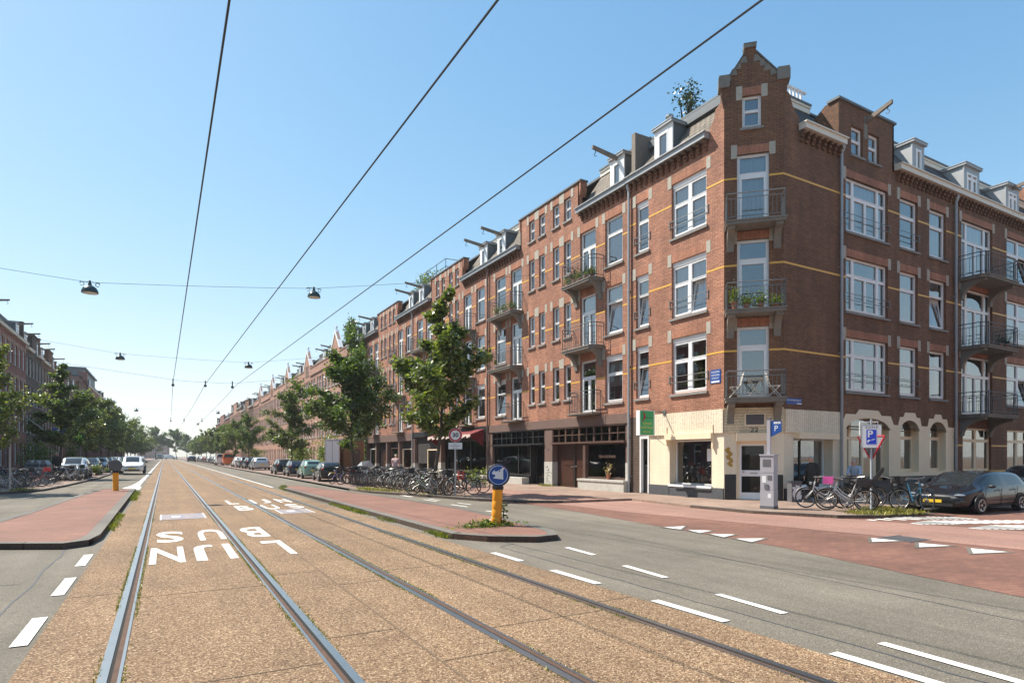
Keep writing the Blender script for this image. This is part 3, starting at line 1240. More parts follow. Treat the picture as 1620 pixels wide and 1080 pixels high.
# main side
fm = Facade(root, Mm, 3)
for k, (a, b) in enumerate(((9.5, 11.48), (6.57, 8.6), (3.8, 5.82))):
    fm.win(.76, 2.42, a, b, 'double_shutter', rail=True, curtain=['curtain', 'curtain', None][k], tilt=k == 1)
    fm.win(3.64, 4.37, a, b, 'single_shutter', rail=True, curtain=[None, 'curtain', 'half'][k], tilt=k > 0)
fm.hole(.53, 2.52, .5, 2.12, .32)
fm.hole(3.60, 4.12, .1, 2.3, .16)
w = MB(Mm)
fm.wall(w, 0, 4.76, 3.06, 12.35)
w.build('wall', 'brick_red', root, recalc=False)
w = MB(Mm)
fm.wall(w, 0, 3.6, .44, 3.06)
w.build('shop_wall', 'brick_cream', root, recalc=False)
w = MB(Mm)
fm.wall(w, 3.6, 4.76, 0, 3.06)
w.build('side_wall_strip', 'brick_dark', root, recalc=False)
w = MB(Mm)
w.box(0, .53, -.2, .05, 0, .45).box(.53, 2.52, -.34, .035, 0, .40).box(2.52, 3.59, -.2, .05, 0, .45)
w.add([(.5, .09, .40), (2.2, .09, .40), (2.2, -.3, .44), (.5, -.3, .44), (.5, .09, .37), (2.2, .09, .37), (2.2, -.3, .37), (.5, -.3, .37)],
      [(0, 1, 2, 3), (4, 7, 6, 5), (0, 4, 5, 1), (1, 5, 6, 2), (2, 6, 7, 3), (3, 7, 4, 0)])
w.build('plinth', 'base_grey', root)
o = fm.win(.55, 2.50, .5, 2.1, 'shop', sill=False, depth=.30, curtain=None, trim=False, hole=False)
MB(Mm).box(.5, 2.55, -.3, .06, .42, .50).build('window_sill', 'white_paint', root)
pp = MB(Mm)
pp.box(.78, 1.02, -.315, -.312, 1.35, 1.78)
pp.build('poster', 'sign_white', root)
MB(Mm).box(0.0, 3.62, .005, .07, 2.30, 3.10).build('board_panel', 'board_cream', root)
b = MB(Mm)
b.box(.42, 2.62, .0, .17, 2.12, 2.32).box(.40, .46, .0, .10, 1.78, 2.6).box(2.58, 2.64, 0, .10, 1.9, 2.6)
b.build('shutter_box', 'cream_paint', root)
d = MB(Mm)
d.box(3.6, 3.67, -.16, .03, .1, 2.3).box(4.05, 4.12, -.16, .03, .1, 2.3).box(3.67, 4.05, -.16, .03, 2.2, 2.3)
dd = d.build('door', 'white_paint', root)
q = MB(Mm)
q.box(3.67, 4.05, -.15, -.10, .1, 1.2).box(3.67, 3.73, -.15, -.10, 1.2, 2.2).box(3.99, 4.05, -.15, -.10, 1.2, 2.2).box(3.73, 3.99, -.15, -.10, 2.1, 2.2)
q.build('door_leaf', 'black_paint', dd)
MB(Mm).quad((3.73, -.12, 1.2), (3.99, -.12, 1.2), (3.99, -.12, 2.1), (3.73, -.12, 2.1)).build('pane', 'shop_glass', dd, recalc=False)
MB(Mm).box(3.72, 3.8, -.1, -.05, 1.13, 1.17).build('handle', 'chrome', dd)
fm.trims()
b = MB(Mm)
for z in (10.69, 7.81, 4.98):
    fm.band(b, 0, 4.76, z)
b.build('yellow_band', 'yellow_brick', root)
cornice(root, Mm, .62, 4.76, 12.35, mat='zinc')
b = MB(Mm)
b.prism([(0, 12.35), (.62, 12.35), (.62, 12.7), (.42, 12.95), (.36, 13.25), (0, 13.45)], -.3, 0)
b.build('corner_pier', 'brick_red', root)
drainpipe(root, Mm, 4.7, .1, 12.4)
mansard(root, Mm, .3, 4.76, 12.6, 14.25)
dormer(root, Mm, 2.66, 3.56, 12.66, 14.0, win=(2.82, 3.40, 12.75, 13.82), side='lead')
MB(Mm).prism([(4.64, 12.6), (4.86, 12.6), (4.86, 14.5), (4.64, 14.5)], -1.35, -.2).build('party_wall', 'beam_wood', root)
# angled corner
fc = Facade(root, Mc, 5)
for k, (a, b) in enumerate(((9.16, 11.5), (6.3, 8.67), (3.46, 5.8))):
    fc.win(.44, 1.43, a, b, 'leaf', sill=False, curtain=['curtain', None, None][k])
fc.win(.68, 1.27, 12.38, 13.42, 'narrow', curtain=None)
fc.hole(.42, 1.44, .1, 2.03, .22)
w = MB(Mc)
fc.wall(w, 0, CW, 3.06, 13.5)
w.build('wall', 'brick_brown_shade', root, recalc=False)  # same brick as the street side, darkened to carry the corner's shade
gb = MB(Mc)
# gable: shoulders, slopes, raised middle; thick slab with a solid back
out = [(-.10, 13.5), (-.13, 13.8), (-.13, 14.02), (.17, 14.06), (.83, 14.80), (.86, 15.02), (1.18, 15.02), (1.2, 14.80), (1.7, 14.06), (CW + .11, 14.02), (CW + .11, 13.8), (CW + .08, 13.5)]
gb.prism(out, -.34, -.001)
gb.prism([(-.02, 13.1), (0.02, 13.1), (.02, 13.52), (-.12, 13.52)], -.34, .0).prism([(CW - .02, 13.1), (CW + .02, 13.1), (CW + .10, 13.52), (CW - .02, 13.52)], -.34, .0)
gb.box(0, CW, -.36, -.342, 12.3, 13.5)
gb.build('gable', 'brick_brown_shade', root)
st = MB(Mc)
for a, c in ((-.2, .2), (CW - .18, CW + .18)):
    st.box(a, c, -.38, .05, 13.78, 14.12)
    st.box(a + .02, c - .02, -.36, .03, 14.12, 14.2)
st.box(.83, 1.22, -.36, .05, 14.98, 15.1)
for sgn in (0, 1):
    X = (lambda x: x) if sgn == 0 else (lambda x: 2.03 - x)
    for i in range(4):
        x0, z0 = .2 + .16 * i, 14.1 + .175 * i
        st.prism([(X(x0 - .02), z0 - .1), (X(x0 + .20 + .05 * (i % 2)), z0 - .12), (X(x0 + .2), z0 + .1), (X(x0 + .1), z0 + .1)], -.02, .012)
st.build('gable_stone', 'balcony_concrete', root)
cp = MB(Mc)
for a, b in (((.17, 14.06), (.84, 14.82)), ((1.19, 14.82), (1.7, 14.06))):
    cp.prism([a, b, (b[0], b[1] + .05), (a[0], a[1] + .05)], -.38, .04)
cp.box(.82, 1.23, -.38, .06, 15.1, 15.13)
cp.build('coping', 'lead', root)
fc.trims()
b = MB(Mc)
for z in (10.69, 7.81, 4.98):
    fc.band(b, 0, CW, z)
b.build('yellow_band', 'yellow_brick', root)
w = MB(Mc)
fc.wall(w, 0, CW, .1, 3.06)
w.build('shop_wall', 'brick_cream', root, recalc=False)
MB(Mc).box(0.02, .40, .0, .02, .06, .92).box(1.46, CW - .02, .0, .02, .06, .92).build('plinth', 'black_paint', root)
b = MB(Mc)
b.box(.0, CW, .003, .05, 2.30, 3.12)
b.build('board_panel', 'board_lying', root)
v = MB(Mc)
v.box(.56, 1.2, .05, .06, 2.53, 2.93)
v.build('vent_frame', 'cream_paint', root)
v = MB(Mc)
for i in range(6):
    v.add([(.6, .062, 2.57 + .055 * i), (1.16, .062, 2.57 + .055 * i), (1.16, .085, 2.60 + .055 * i), (.6, .085, 2.60 + .055 * i)], [(0, 1, 2, 3)])
v.box(.6, 1.16, .06, .0615, 2.56, 2.9)
v.build('vent_grille', 'machine_dark', root, recalc=False)
text('22', .21, 'black_paint', Mc @ TF(.90, .058, 2.385), root, 'house_number', .004, 1.25)
MB(Mc).box(.40, 1.46, .0, .13, 2.02, 2.29).build('shutter_box', 'cream_paint', root)
d = MB(Mc)
d.box(.42, .51, -.22, -.1, .1, 2.03).box(1.35, 1.44, -.22, -.1, .1, 2.03).box(.51, 1.35, -.22, -.1, 1.94, 2.03)
dd = d.build('door', 'cream_paint', root)
q = MB(Mc)
q.box(.51, .58, -.2, -.13, .1, 1.94).box(1.28, 1.35, -.2, -.13, .1, 1.94).box(.58, 1.28, -.2, -.13, 1.87, 1.94).box(.58, 1.28, -.2, -.13, .1, .32).box(.58, 1.28, -.2, -.13, .86, 1.06)
q.build('door_leaf', 'white_paint', dd)
p = MB(Mc)
p.quad((.58, -.17, .32), (1.28, -.17, .32), (1.28, -.17, .86), (.58, -.17, .86)).quad((.58, -.17, 1.06), (1.28, -.17, 1.06), (1.28, -.17, 1.87), (.58, -.17, 1.87))
p.build('pane', 'shop_glass', dd, recalc=False)
MB(Mc).box(.78, 1.02, -.13, -.125, .94, .98).ball((1.22, -.1, 1.0), .03, .03, .03).build('letter_slot', 'chrome', dd)
g = MB(Mc)
rr = random.Random(4)
for i in range(26):
    x, z = 1.60 + .045 * math.sin(i * .62) + .03 * rr.random() + .004 * i, 1.22 + .022 * i
    g.poly([(x + .065 * math.cos(a) * rr.uniform(.5, 1.25), .004 + .0002 * i, z + .05 * math.sin(a) * rr.uniform(.5, 1.3)) for a in [q * PI / 5 for q in range(10)]])
g.build('graffiti', 'graffiti_gold', root, recalc=False)
for zs in (9.12, 6.26, 3.41):
    balcony(root, Mc, 0.02, CW - .02, .68, zs, .85, consoles=(.2, CW - .2), rail='rail_pale', cons_h=.7)
# side street part
fs = Facade(root, Ms, 6)
sx = lambda X: 20.56 - X
fs.hole(sx(20.12), sx(18.0), .48, 2.12, .34)
SWD = 20.56 - P2X
w = MB(Ms)
fs.wall(w, 0, SWD, 3.06, 12.3)
w.build('wall', 'brick_brown_shade', root, recalc=False)  # shaded wall of the red house, its shade mixed into the brick colour
MB(Ms).prism([(SWD - .8, 12.3), (SWD, 12.3), (SWD, 13.5), (SWD - .3, 13.4), (SWD - .5, 12.95), (SWD - .8, 12.75)], -.3, 0).build('corner_pier', 'brick_brown_shade', root)
w = MB(Ms)
fs.wall(w, 0, SWD, .46, 3.06)
w.build('shop_wall', 'brick_cream', root, recalc=False)
w = MB(Ms)
w.box(0, sx(20.12), -.2, .04, 0, .47).box(sx(20.12), sx(18.0), -.36, .03, 0, .42).box(sx(18.0), SWD - .01, -.2, .04, 0, .47)
w.build('plinth', 'black_paint', root)
fs.win(sx(20.1), sx(18.02), .5, 2.1, 'shop', sill=False, depth=.32, curtain='sides', trim=False, hole=False)
MB(Ms).box(sx(20.12), sx(18.0), -.32, .05, .42, .5).build('window_sill', 'white_paint', root)
MB(Ms).box(.06, SWD - .03, .004, .06, 2.30, 3.06).build('board_panel', 'board_cream', root)
MB(Ms).box(sx(20.25), sx(18.1), .0, .17, 2.10, 2.30).build('shutter_box', 'cream_paint', root)
b = MB(Ms)
for z in (10.69, 7.81, 4.98):
    fs.band(b, 0, SWD, z)
b.build('yellow_band', 'yellow_brick', root)
cornice(root, Ms, 0, SWD - .78, 12.3)
drainpipe(root, Ms, .06, .1, 12.4)
mansard(root, Ms, 0, SWD - .3, 12.57, 14.1, tile='slate_tile')
# back of the corner house: rooms, roof slab
i = MB()
X1, Y1 = 20.50 - FX, 18.85 - P1Y
i.quad((1.9, 2.0, .1), (1.9, Y1, .1), (1.9, Y1, 12.3), (1.9, 2.0, 12.3)).quad((1.9, 2.0, .1), (X1, 2.0, .1), (X1, 2.0, 12.3), (1.9, 2.0, 12.3))
for z in (3.0, 6.1, 8.95, 12.0):
    i.slab([(.2, .25), (1.35, -1.0), (X1, -1.0), (X1, 2.0), (1.9, 2.0), (1.9, Y1), (.2, Y1)], z, z + .06)
i.quad((.25, 2.7, .1), (1.9, 2.7, .1), (1.9, 2.7, 12.3), (.25, 2.7, 12.3)).quad((2.6, -1.0, .1), (2.6, 2, .1), (2.6, 2, 12.3), (2.6, -1.0, 12.3))
i.build('interior', 'interior', root, recalc=False)
MB().slab([(.9, .5), (1.6, -.1), (X1, -.1), (X1, Y1), (.9, Y1)], 14.0, 14.3).build('flat_roof', 'lead', root)
b = MB()
for k in range(10):
    b.box(2.1 + .2 * k, 2.17 + .2 * k, -.1, -.04, 14.3, 14.75)
b.box(2.0, 4.2, -.12, -.02, 14.75, 14.82).box(2.0, 4.2, -.12, -.02, 14.3, 14.36)
b.build('roof_balustrade', 'white_paint', root)
MB().lathe([(.1, 14.3), (.1, 14.7), (.16, 14.75), (.16, 14.82), (.02, 14.9)], (.95, 3.5, 0), 10).build('roof_vent', 'zinc', root)

# ------------------------------------------------------------------ side street houses
root = thing('gabled_house', 'brown brick house with cream arched ground floor and a square parapet with hoist beam', 'house', (28.42, SY, 0), PI)
f = Facade(root, None, 8)
sx = lambda X: 28.42 - X
for a, b, k in ((9.5, 11.4, 0), (6.67, 8.6, 1), (3.84, 5.74, 2)):
    f.win(sx(23.52), sx(20.88), a, b, 'triple', rail=True, curtain=['curtain', None, None][k])
    f.win(sx(25.6), sx(24.32), a, b, 'single', rail=k != 1, curtain=[None, 'curtain', 'curtain'][k])
    f.win(sx(27.74), sx(26.45), a, b, 'single', curtain=['curtain', 'curtain', 'half'][k], tilt=k == 1)
f.win(sx(21.92), sx(21.2), 12.28, 13.3, 'narrow', curtain=None, trim=False)
f.win(sx(22.95), sx(22.26), 12.28, 13.3, 'narrow', curtain=None, trim=False)
gf = [(sx(23.6), sx(20.95), .62), (sx(25.68), sx(24.37), .92), (sx(27.72), sx(26.48), .92)]
for a, b, z in gf:
    f.hole(a, b, z, 2.95, .26)
w = MB()
f.wall(w, 0, 7.86, 2.6, 12.3)
f.wall(w, sx(23.92), 7.86, 12.3, 14.0)
w.build('wall', 'brick_brown_shade', root, recalc=False)
w = MB()
w.box(sx(23.92), sx(20.57), -.34, -.17, 12.25, 14.0)
side = [(-.001, 12.25), (-.001, 14.0), (-.5, 14.0), (-1.7, 13.2), (-1.7, 12.25)]
w.add([(x, y, z) for x in (sx(20.56), sx(20.46)) for y, z in side], [(0, 1, 2, 3, 4), (9, 8, 7, 6, 5)] + [(i, (i + 1) % 5, 5 + (i + 1) % 5, 5 + i) for i in range(5)])
w.box(sx(23.92), sx(23.82), -.34, 0, 12.25, 14.0)
w.build('parapet', 'brick_brown_shade', root)
c = MB()
c.box(sx(23.98), sx(20.4), -.4, .07, 14.0, 14.08)
c.build('coping', 'lead', root)
MB().box(sx(22.17), sx(21.98), 0, .015, 13.0, 13.8).build('stone_strip', 'balcony_concrete', root)
hoist(root, None, sx(22.08), 0, 13.55, 1.1, .35)
f.trims()
b = MB()
for z in (10.69, 7.81, 4.98):
    f.band(b, 0, 7.86, z)
b.build('yellow_band', 'yellow_brick', root)
cornice(root, None, 0, sx(23.95), 12.28)
# cream ground floor with stepped arches
w = MB()
f2 = Facade(root)
f2.holes = [(a, b, z, 2.5, .26) for a, b, z in gf]
f2.wall(w, 0.05, 7.86, .76, 2.5)
steps = []
for a, b, z in gf:
    c, r = (a + b) / 2, (b - a) / 2
    n = 16
    prev = None
    for i in range(n + 1):
        x = a - .30 + (b - a + .6) * i / n
        u = (x - c) / r
        zi = 2.5 + (.40 * math.sqrt(max(0, 1 - u * u)) if abs(u) < 1 else 0)
        zo = 3.2 if abs(x - c) < r * .55 else (3.02 if abs(x - c) < r + .14 else 2.7)
        if prev:
            x0, zi0, zo0 = prev
            zz = min(zo, zo0) if abs(zo - zo0) < .5 else zo
            w.quad((x0, 0.012, zi0), (x, .012, zi), (x, .012, zo), (x0, .012, zo0))
            if abs(u) <= 1.02:
                w.quad((x0, .012, zi0), (x0, -.3, zi0), (x, -.3, zi), (x, .012, zi))
        prev = (x, zi, zo)
w.quad((.05, .011, 2.5), (7.86, .011, 2.5), (7.86, .011, 2.68), (.05, .011, 2.68)) if False else None
xs = sorted([.05, 7.86] + [q for a, b, z in gf for q in (a - .3, b + .3)])
for i in range(0, len(xs), 2):
    w.quad((xs[i], .011, 2.5), (xs[i + 1], .011, 2.5), (xs[i + 1], .011, 2.7), (xs[i], .011, 2.7))
w.build('shop_wall', 'cream_paint', root, recalc=False)
w = MB()
f2.holes = [(a, b, z, 2.95, .26) for a, b, z in gf]
f2.wall(w, .05, 7.86, 0, .76)
w.box(.02, gf[2][0], 0, .04, 0, .7).box(gf[0][1], 7.84, 0, .04, 0, .7)
for a, b, z in gf:
    w.add([(a - .02, .10, .55), (b + .02, .10, .55), (b + .02, -.26, z), (a - .02, -.26, z), (a - .02, .10, 0), (b + .02, .10, 0), (b + .02, -.26, 0), (a - .02, -.26, 0)],
          [(0, 1, 2, 3), (4, 7, 6, 5), (0, 4, 5, 1), (1, 5, 6, 2), (2, 6, 7, 3), (3, 7, 4, 0)])
w.build('plinth', 'black_paint', root)
f.win(gf[0][0], gf[0][1], .62, 2.95, 'triple', sill=False, depth=.24, curtain=None, trim=False, hole=False, frame='cream_paint')
f.win(gf[1][0], gf[1][1], .92, 2.95, 'single', sill=False, depth=.24, curtain=None, trim=False, hole=False, frame='cream_paint')
f.win(gf[2][0], gf[2][1], .92, 2.95, 'single', sill=False, depth=.24, curtain='curtain_dim', trim=False, hole=False, frame='cream_paint')
dormer(root, None, sx(26.55), sx(25.72), 12.7, 13.95, win=(sx(26.35), sx(25.95), 12.85, 13.75), front='zinc', side='zinc')
mansard(root, None, 0, sx(23.92), 12.55, 14.15, tile='slate_tile')
for k in range(4):
    MB().lathe([(.09, 14.3), (.09, 14.75 + .1 * (k % 2)), (.11, 14.8), (.02, 14.95)], (sx(25.3 + .3 * k), -1.6, 0), 10).build('chimney_pot', 'black_paint', root)
drainpipe(root, None, .06, .1, 12.3)
shell(root, None, 7.86, 9, 14.0)
rooms(root, None, 7.86, (3.0, 6.1, 8.95, 12.2))
MB().box(0, 7.86, -9, -1.2, 13.9, 14.0).build('flat_roof', 'lead', root)

root = thing('balcony_house', 'brown brick house at the right edge with iron balconies and zinc dormers', 'house', (40.0, SY, 0), PI)
f = Facade(root, None, 9)
sx = lambda X: 40 - X
for a, b, k in ((9.5, 11.45, 0), (6.67, 8.6, 1), (3.84, 5.76, 2)):
    f.win(sx(31.7), sx(29.0), a - .55, b, 'triple', sill=False, curtain=['curtain', None, None][k])
    f.win(sx(35.6), sx(33.05), a, b, 'double', rail=True, curtain=[None, 'curtain', None][k], tilt=k != 1)
    f.win(sx(38.6), sx(36.8), a, b, 'double', curtain='curtain')
for a, b in ((29.1, 31.6), (33.1, 35.4), (36.8, 38.8)):
    f.win(sx(b), sx(a), .88, 2.72, 'tall', curtain='curtain_dim', trim=False, frame='cream_paint')
w = MB()
f.wall(w, 0, 11.58, .0, 12.3)
w.build('wall', 'brick_brown_shade', root, recalc=False)
f.trims()
b = MB()
for z in (10.69, 7.81, 4.98, 1.95, .84):
    f.band(b, 0, 11.58, z)
b.build('yellow_band', 'yellow_brick', root)
MB().box(0.02, 11.56, 0, .04, 0, .66).build('plinth', 'grey_stone', root)
for zs in (8.93, 6.07, 3.25):
    balcony(root, None, sx(31.75), sx(28.75), 1.0, zs, .9, cham=(.2, .2), consoles=(sx(31.45), sx(29.0)), rail='rail_iron')
cornice(root, None, 0, 11.58, 12.28)
mansard(root, None, 0, 11.58, 12.55, 14.15, tile='slate_tile')
for a, b in ((31.1, 29.8), (34.9, 33.65)):
    dormer(root, None, sx(a), sx(b), 12.72, 14.0, win=(sx(a) + .2, sx(b) - .2, 12.85, 13.75), front='zinc', side='zinc', beam=1.5 if a > 33 else None)
MB().lathe([(.1, 14.3), (.1, 14.9), (.25, 14.95), (.25, 15.0), (.02, 15.1)], (sx(33.2), -1.8, 0), 10).build('roof_vent', 'black_paint', root)
shell(root, None, 11.58, 9, 14.0)
rooms(root, None, 11.58, (3.0, 6.1, 8.95, 12.2))
MB().box(0, 11.58, -9, -1.2, 13.9, 14.0).build('flat_roof', 'lead', root)
tag(MB(T(38.9, SY - .0, 0)).box(-.4, .5, -.5, 9, 12.3, 15.4).build('party_chimney', 'brick_red'), 'red brick chimney wall at the right edge above the dormers', 'chimney')

# house across the side street, only seen mirrored in the panes
root = thing('mirrored_house', 'red brick house across the side street, seen only mirrored in the window panes', 'house', (17.5, -3.2, 0), PI)
root.rotation_euler = (0, 0, 0)
f = Facade(root, None, 12)
for z in (1.0, 3.9, 6.8, 9.6):
    for x in (1, 3.4, 5.8, 8.2, 10.6, 13, 15.4, 17.8, 20.2):
        f.win(x, x + 1.2, z, z + 1.9, 'single', curtain=None)
w = MB()
f.wall(w, 0, 23, 0, 13)
w.build('wall', 'brick_far', root, recalc=False)
f.trims()
cornice(root, None, 0, 23, 12.6, False)
shell(root, None, 23, 9, 13)
rooms(root, None, 23, (3, 6, 9, 12.5))
MB().box(0, 23, -9, .0, 13, 13.1).build('flat_roof', 'lead', root)

# ------------------------------------------------------------------ main street row: brick house pairs
UW = 12.28


def house_unit(label, Y, seed, ground):
    root = thing('terraced_house', label, 'house', (FX, Y, 0), PI / 2, 'brick terraced houses along the right side of the street')
    f = Facade(root, None, seed)
    for k, (a, b) in enumerate(((9.5, 11.48), (6.63, 8.62), (3.77, 5.74))):
        dz = (9.14, 6.28, 3.42)[k]
        sh = '_shutter' if k == 2 else ''
        f.win(.42, 1.55, a, b, 'single' + sh, tilt=k == 1)
        f.win(2.2, 3.34, dz, b, 'door', sill=False, curtain=f.rn.choice([None, 'curtain']))
        for x in (4.05, 5.0, 6.25, 7.2):
            f.win(x, x + .56, (9.93, 7.05, 4.16)[k], b, 'narrow', curtain=None)
        f.win(8.48, 9.64, dz, b, 'door', sill=False, curtain=None)
        f.win(10.2, 11.4, a, b, 'single' + sh, tilt=k == 2)
    for x in (4.05, 5.0, 6.25, 7.2):
        f.win(x, x + .56, 12.43, 13.47, 'narrow', curtain=None)
    w = MB()
    f.wall(w, 0, UW, 3.25, 12.32)
    f.wall(w, 3.4, 8.6, 12.32, 13.85)
    w.build('wall', 'brick_red', root, recalc=False)
    w = MB()
    w.box(3.4, 8.6, -.34, -.17, 12.3, 13.85).box(3.4, 3.5, -.34, 0, 12.3, 13.85).box(8.5, 8.6, -.34, 0, 12.3, 13.85)
    w.prism([(3.28, 13.5), (3.4, 13.2), (3.4, 13.85), (3.28, 13.85)], -.34, .02).prism([(8.6, 13.2), (8.72, 13.5), (8.72, 13.85), (8.6, 13.85)], -.34, .02)
    w.build('parapet', 'brick_red', root)
    MB().box(3.24, 8.76, -.38, .06, 13.85, 13.92).build('coping', 'lead', root)
    f.trims()
    b = MB()
    for z in (10.5, 7.62, 4.82):
        f.band(b, 0, UW, z)
    b.build('yellow_band', 'yellow_brick', root)
    for a, c in ((0, 3.36), (8.64, UW)):
        cornice(root, None, a, c, 12.33, mat='zinc')
        mansard(root, None, a, c, 12.6, 14.35)
    dormer(root, None, .66, 1.5, 12.65, 14.0, win=(.82, 1.34, 12.75, 13.8), beam=1.5)
    dormer(root, None, 10.75, 11.6, 12.65, 14.0, win=(10.92, 11.44, 12.75, 13.8), beam=1.5)
    for k, zs in enumerate((9.1, 6.24)):
        balcony(root, None, 1.62, 3.85, .65, zs, .95, cham=(.22, .0), consoles=(1.85, 3.6))
        balcony(root, None, 8.35, 11.1, .65, zs, .95, cham=(.22, 0.), consoles=(8.6, 10.8))
    balcony(root, None, 1.85, 3.6, .45, 3.4, .95, th=.09, balu=True)
    balcony(root, None, 8.25, 9.9, .45, 3.4, .95, th=.09)
    drainpipe(root, None, UW - .08, .1, 12.4, 'brown_paint' if seed % 2 else 'zinc')
    shell(root, None, UW, 9, 14.3)
    rooms(root, None, UW, (3.2, 6.1, 8.95, 12.2))
    MB().box(0, UW, -9, -1.2, 14.3, 14.4).build('flat_roof', 'lead', root)
    ground(root, f)
    return root


def lights(root, x0, x1, z0, z1, n, mat='brown_wood'):
    """row of small panes with glazing bars above a shop window"""
    b = MB()
    b.box(x0, x1, -.12, .03, z1 - .05, z1).box(x0, x1, -.12, .10, z0 - .05, z0 + .03).box(x0, x1, -.1, -.03, (z0 + z1) / 2 - .02, (z0 + z1) / 2 + .02)
    for i in range(n + 1):
        x = x0 + (x1 - x0) * i / n
        e = .05 if i % 2 == 0 else .02
        b.box(x - e, x + e, -.12, -.02, z0 + .03, z1 - .05)
    o = b.build('transom_light', mat, root)
    MB().quad((x0, -.09, z0), (x1, -.09, z0), (x1, -.09, z1), (x0, -.09, z1)).build('pane', 'shop_glass', o, recalc=False)


def shop_window(root, x0, x1, z0, z1, mat='brown_wood', depth=.1, mull=()):
    b = MB()
    b.box(x0, x0 + .07, -depth - .05, -depth + .05, z0, z1).box(x1 - .07, x1, -depth - .05, -depth + .05, z0, z1)
    b.box(x0 + .07, x1 - .07, -depth - .05, -depth + .05, z0, z0 + .07).box(x0 + .07, x1 - .07, -depth - .05, -depth + .05, z1 - .07, z1)
    for x in mull:
        b.box(x - .04, x + .04, -depth - .05, -depth + .05, z0 + .07, z1 - .07)
    o = b.build('shop_window', mat, root)
    MB().quad((x0, -depth, z0), (x1, -depth, z0), (x1, -depth, z1), (x0, -depth, z1)).build('pane', 'shop_glass', o, recalc=False)


def pillar(root, x0, x1, zs=1.25):
    MB().box(x0, x1, -.3, .0, zs, 2.85).build('pillar', 'brown_paint', root)
    MB().box(x0 - .01, x1 + .01, -.3, .015, 0, zs).build('pillar_base', 'shop_stone', root)


def door_pair(root, x0, x1, depth=.3, mat='door_wood'):
    b = MB()
    b.box(x0, (x0 + x1) / 2 - .01, -depth - .06, -depth, .1, 2.1).box((x0 + x1) / 2 + .01, x1, -depth - .06, -depth, .1, 2.1)
    for a, c in ((x0, (x0 + x1) / 2), ((x0 + x1) / 2, x1)):
        for z0, z1 in ((.25, .95), (1.1, 1.95)):
            b.box(a + .14, c - .14, -depth, -depth + .02, z0, z1)
    d = b.build('door', mat, root)
    MB().box((x0 + x1) / 2 + .06, (x0 + x1) / 2 + .36, -depth + .02, -depth + .035, 1.0, 1.06).ball(((x0 + x1) / 2 - .1, -depth + .04, 1.05), .035, .03, .035).build('letter_slot', 'chrome', d)


def ground_shop(root, f):
    MB().box(0, 6.3, -.3, .05, 2.86, 3.27).build('shop_fascia', 'brown_paint', root)
    MB().box(6.3, UW, -.3, .05, 2.86, 3.27).build('shop_fascia', 'brown_paint', root)
    pillar(root, 0.0, .22)
    pillar(root, 5.6, 6.28)
    pillar(root, UW - .5, UW - .02, 1.0)
    lights(root, .22, 5.6, 2.14, 2.85, 10)
    shop_window(root, .22, 2.9, .56, 2.1, mull=())
    b = MB()
    b.box(.0, 3.1, -.12, .30, 0.0, .46).box(-.02, 3.12, -.12, .34, .46, .54)
    b.build('window_bank', 'shop_stone', root)
    MB().box(2.9, 3.08, -.25, .04, .1, 2.1).build('door_post', 'brown_wood', root)
    door_pair(root, 3.1, 5.1)
    MB().box(5.1, 5.6, -.36, -.3, .1, 2.1).build('wood_panel', 'door_wood', root)
    lights(root, 6.3, UW - .5, 2.14, 2.85, 10, 'black_paint')
    shop_window(root, 7.75, UW - .55, .5, 2.1, 'black_paint', .15, (9.0,))
    shop_window(root, 6.3, 7.7, .1, 2.1, 'black_paint', .45)
    b = MB()
    b.box(8.0, UW - .5, -.15, .28, 0, .42)
    b.build('window_bank', 'shop_stone', root)
    text('34', .13, 'black_paint', TF(5.95, .004, 1.85), root, 'house_number', .002)
    text('TIEN DELFINEN', .17, 'brown_paint', TF(1.55, -.094, 1.5), root, 'window_lettering', .001)
    g = MB()
    rr = random.Random(2)
    for k in range(6):
        z = .25 + .14 * k
        g.tube([(5.8 + .25 * math.sin(k * 1.7), .018, z), (5.95 + .1 * math.cos(k), .018, z + .1), (6.08 + .05 * math.sin(k * 3), .018, z + .02)], .008, 4)
    g.build('graffiti', 'black_paint', root)


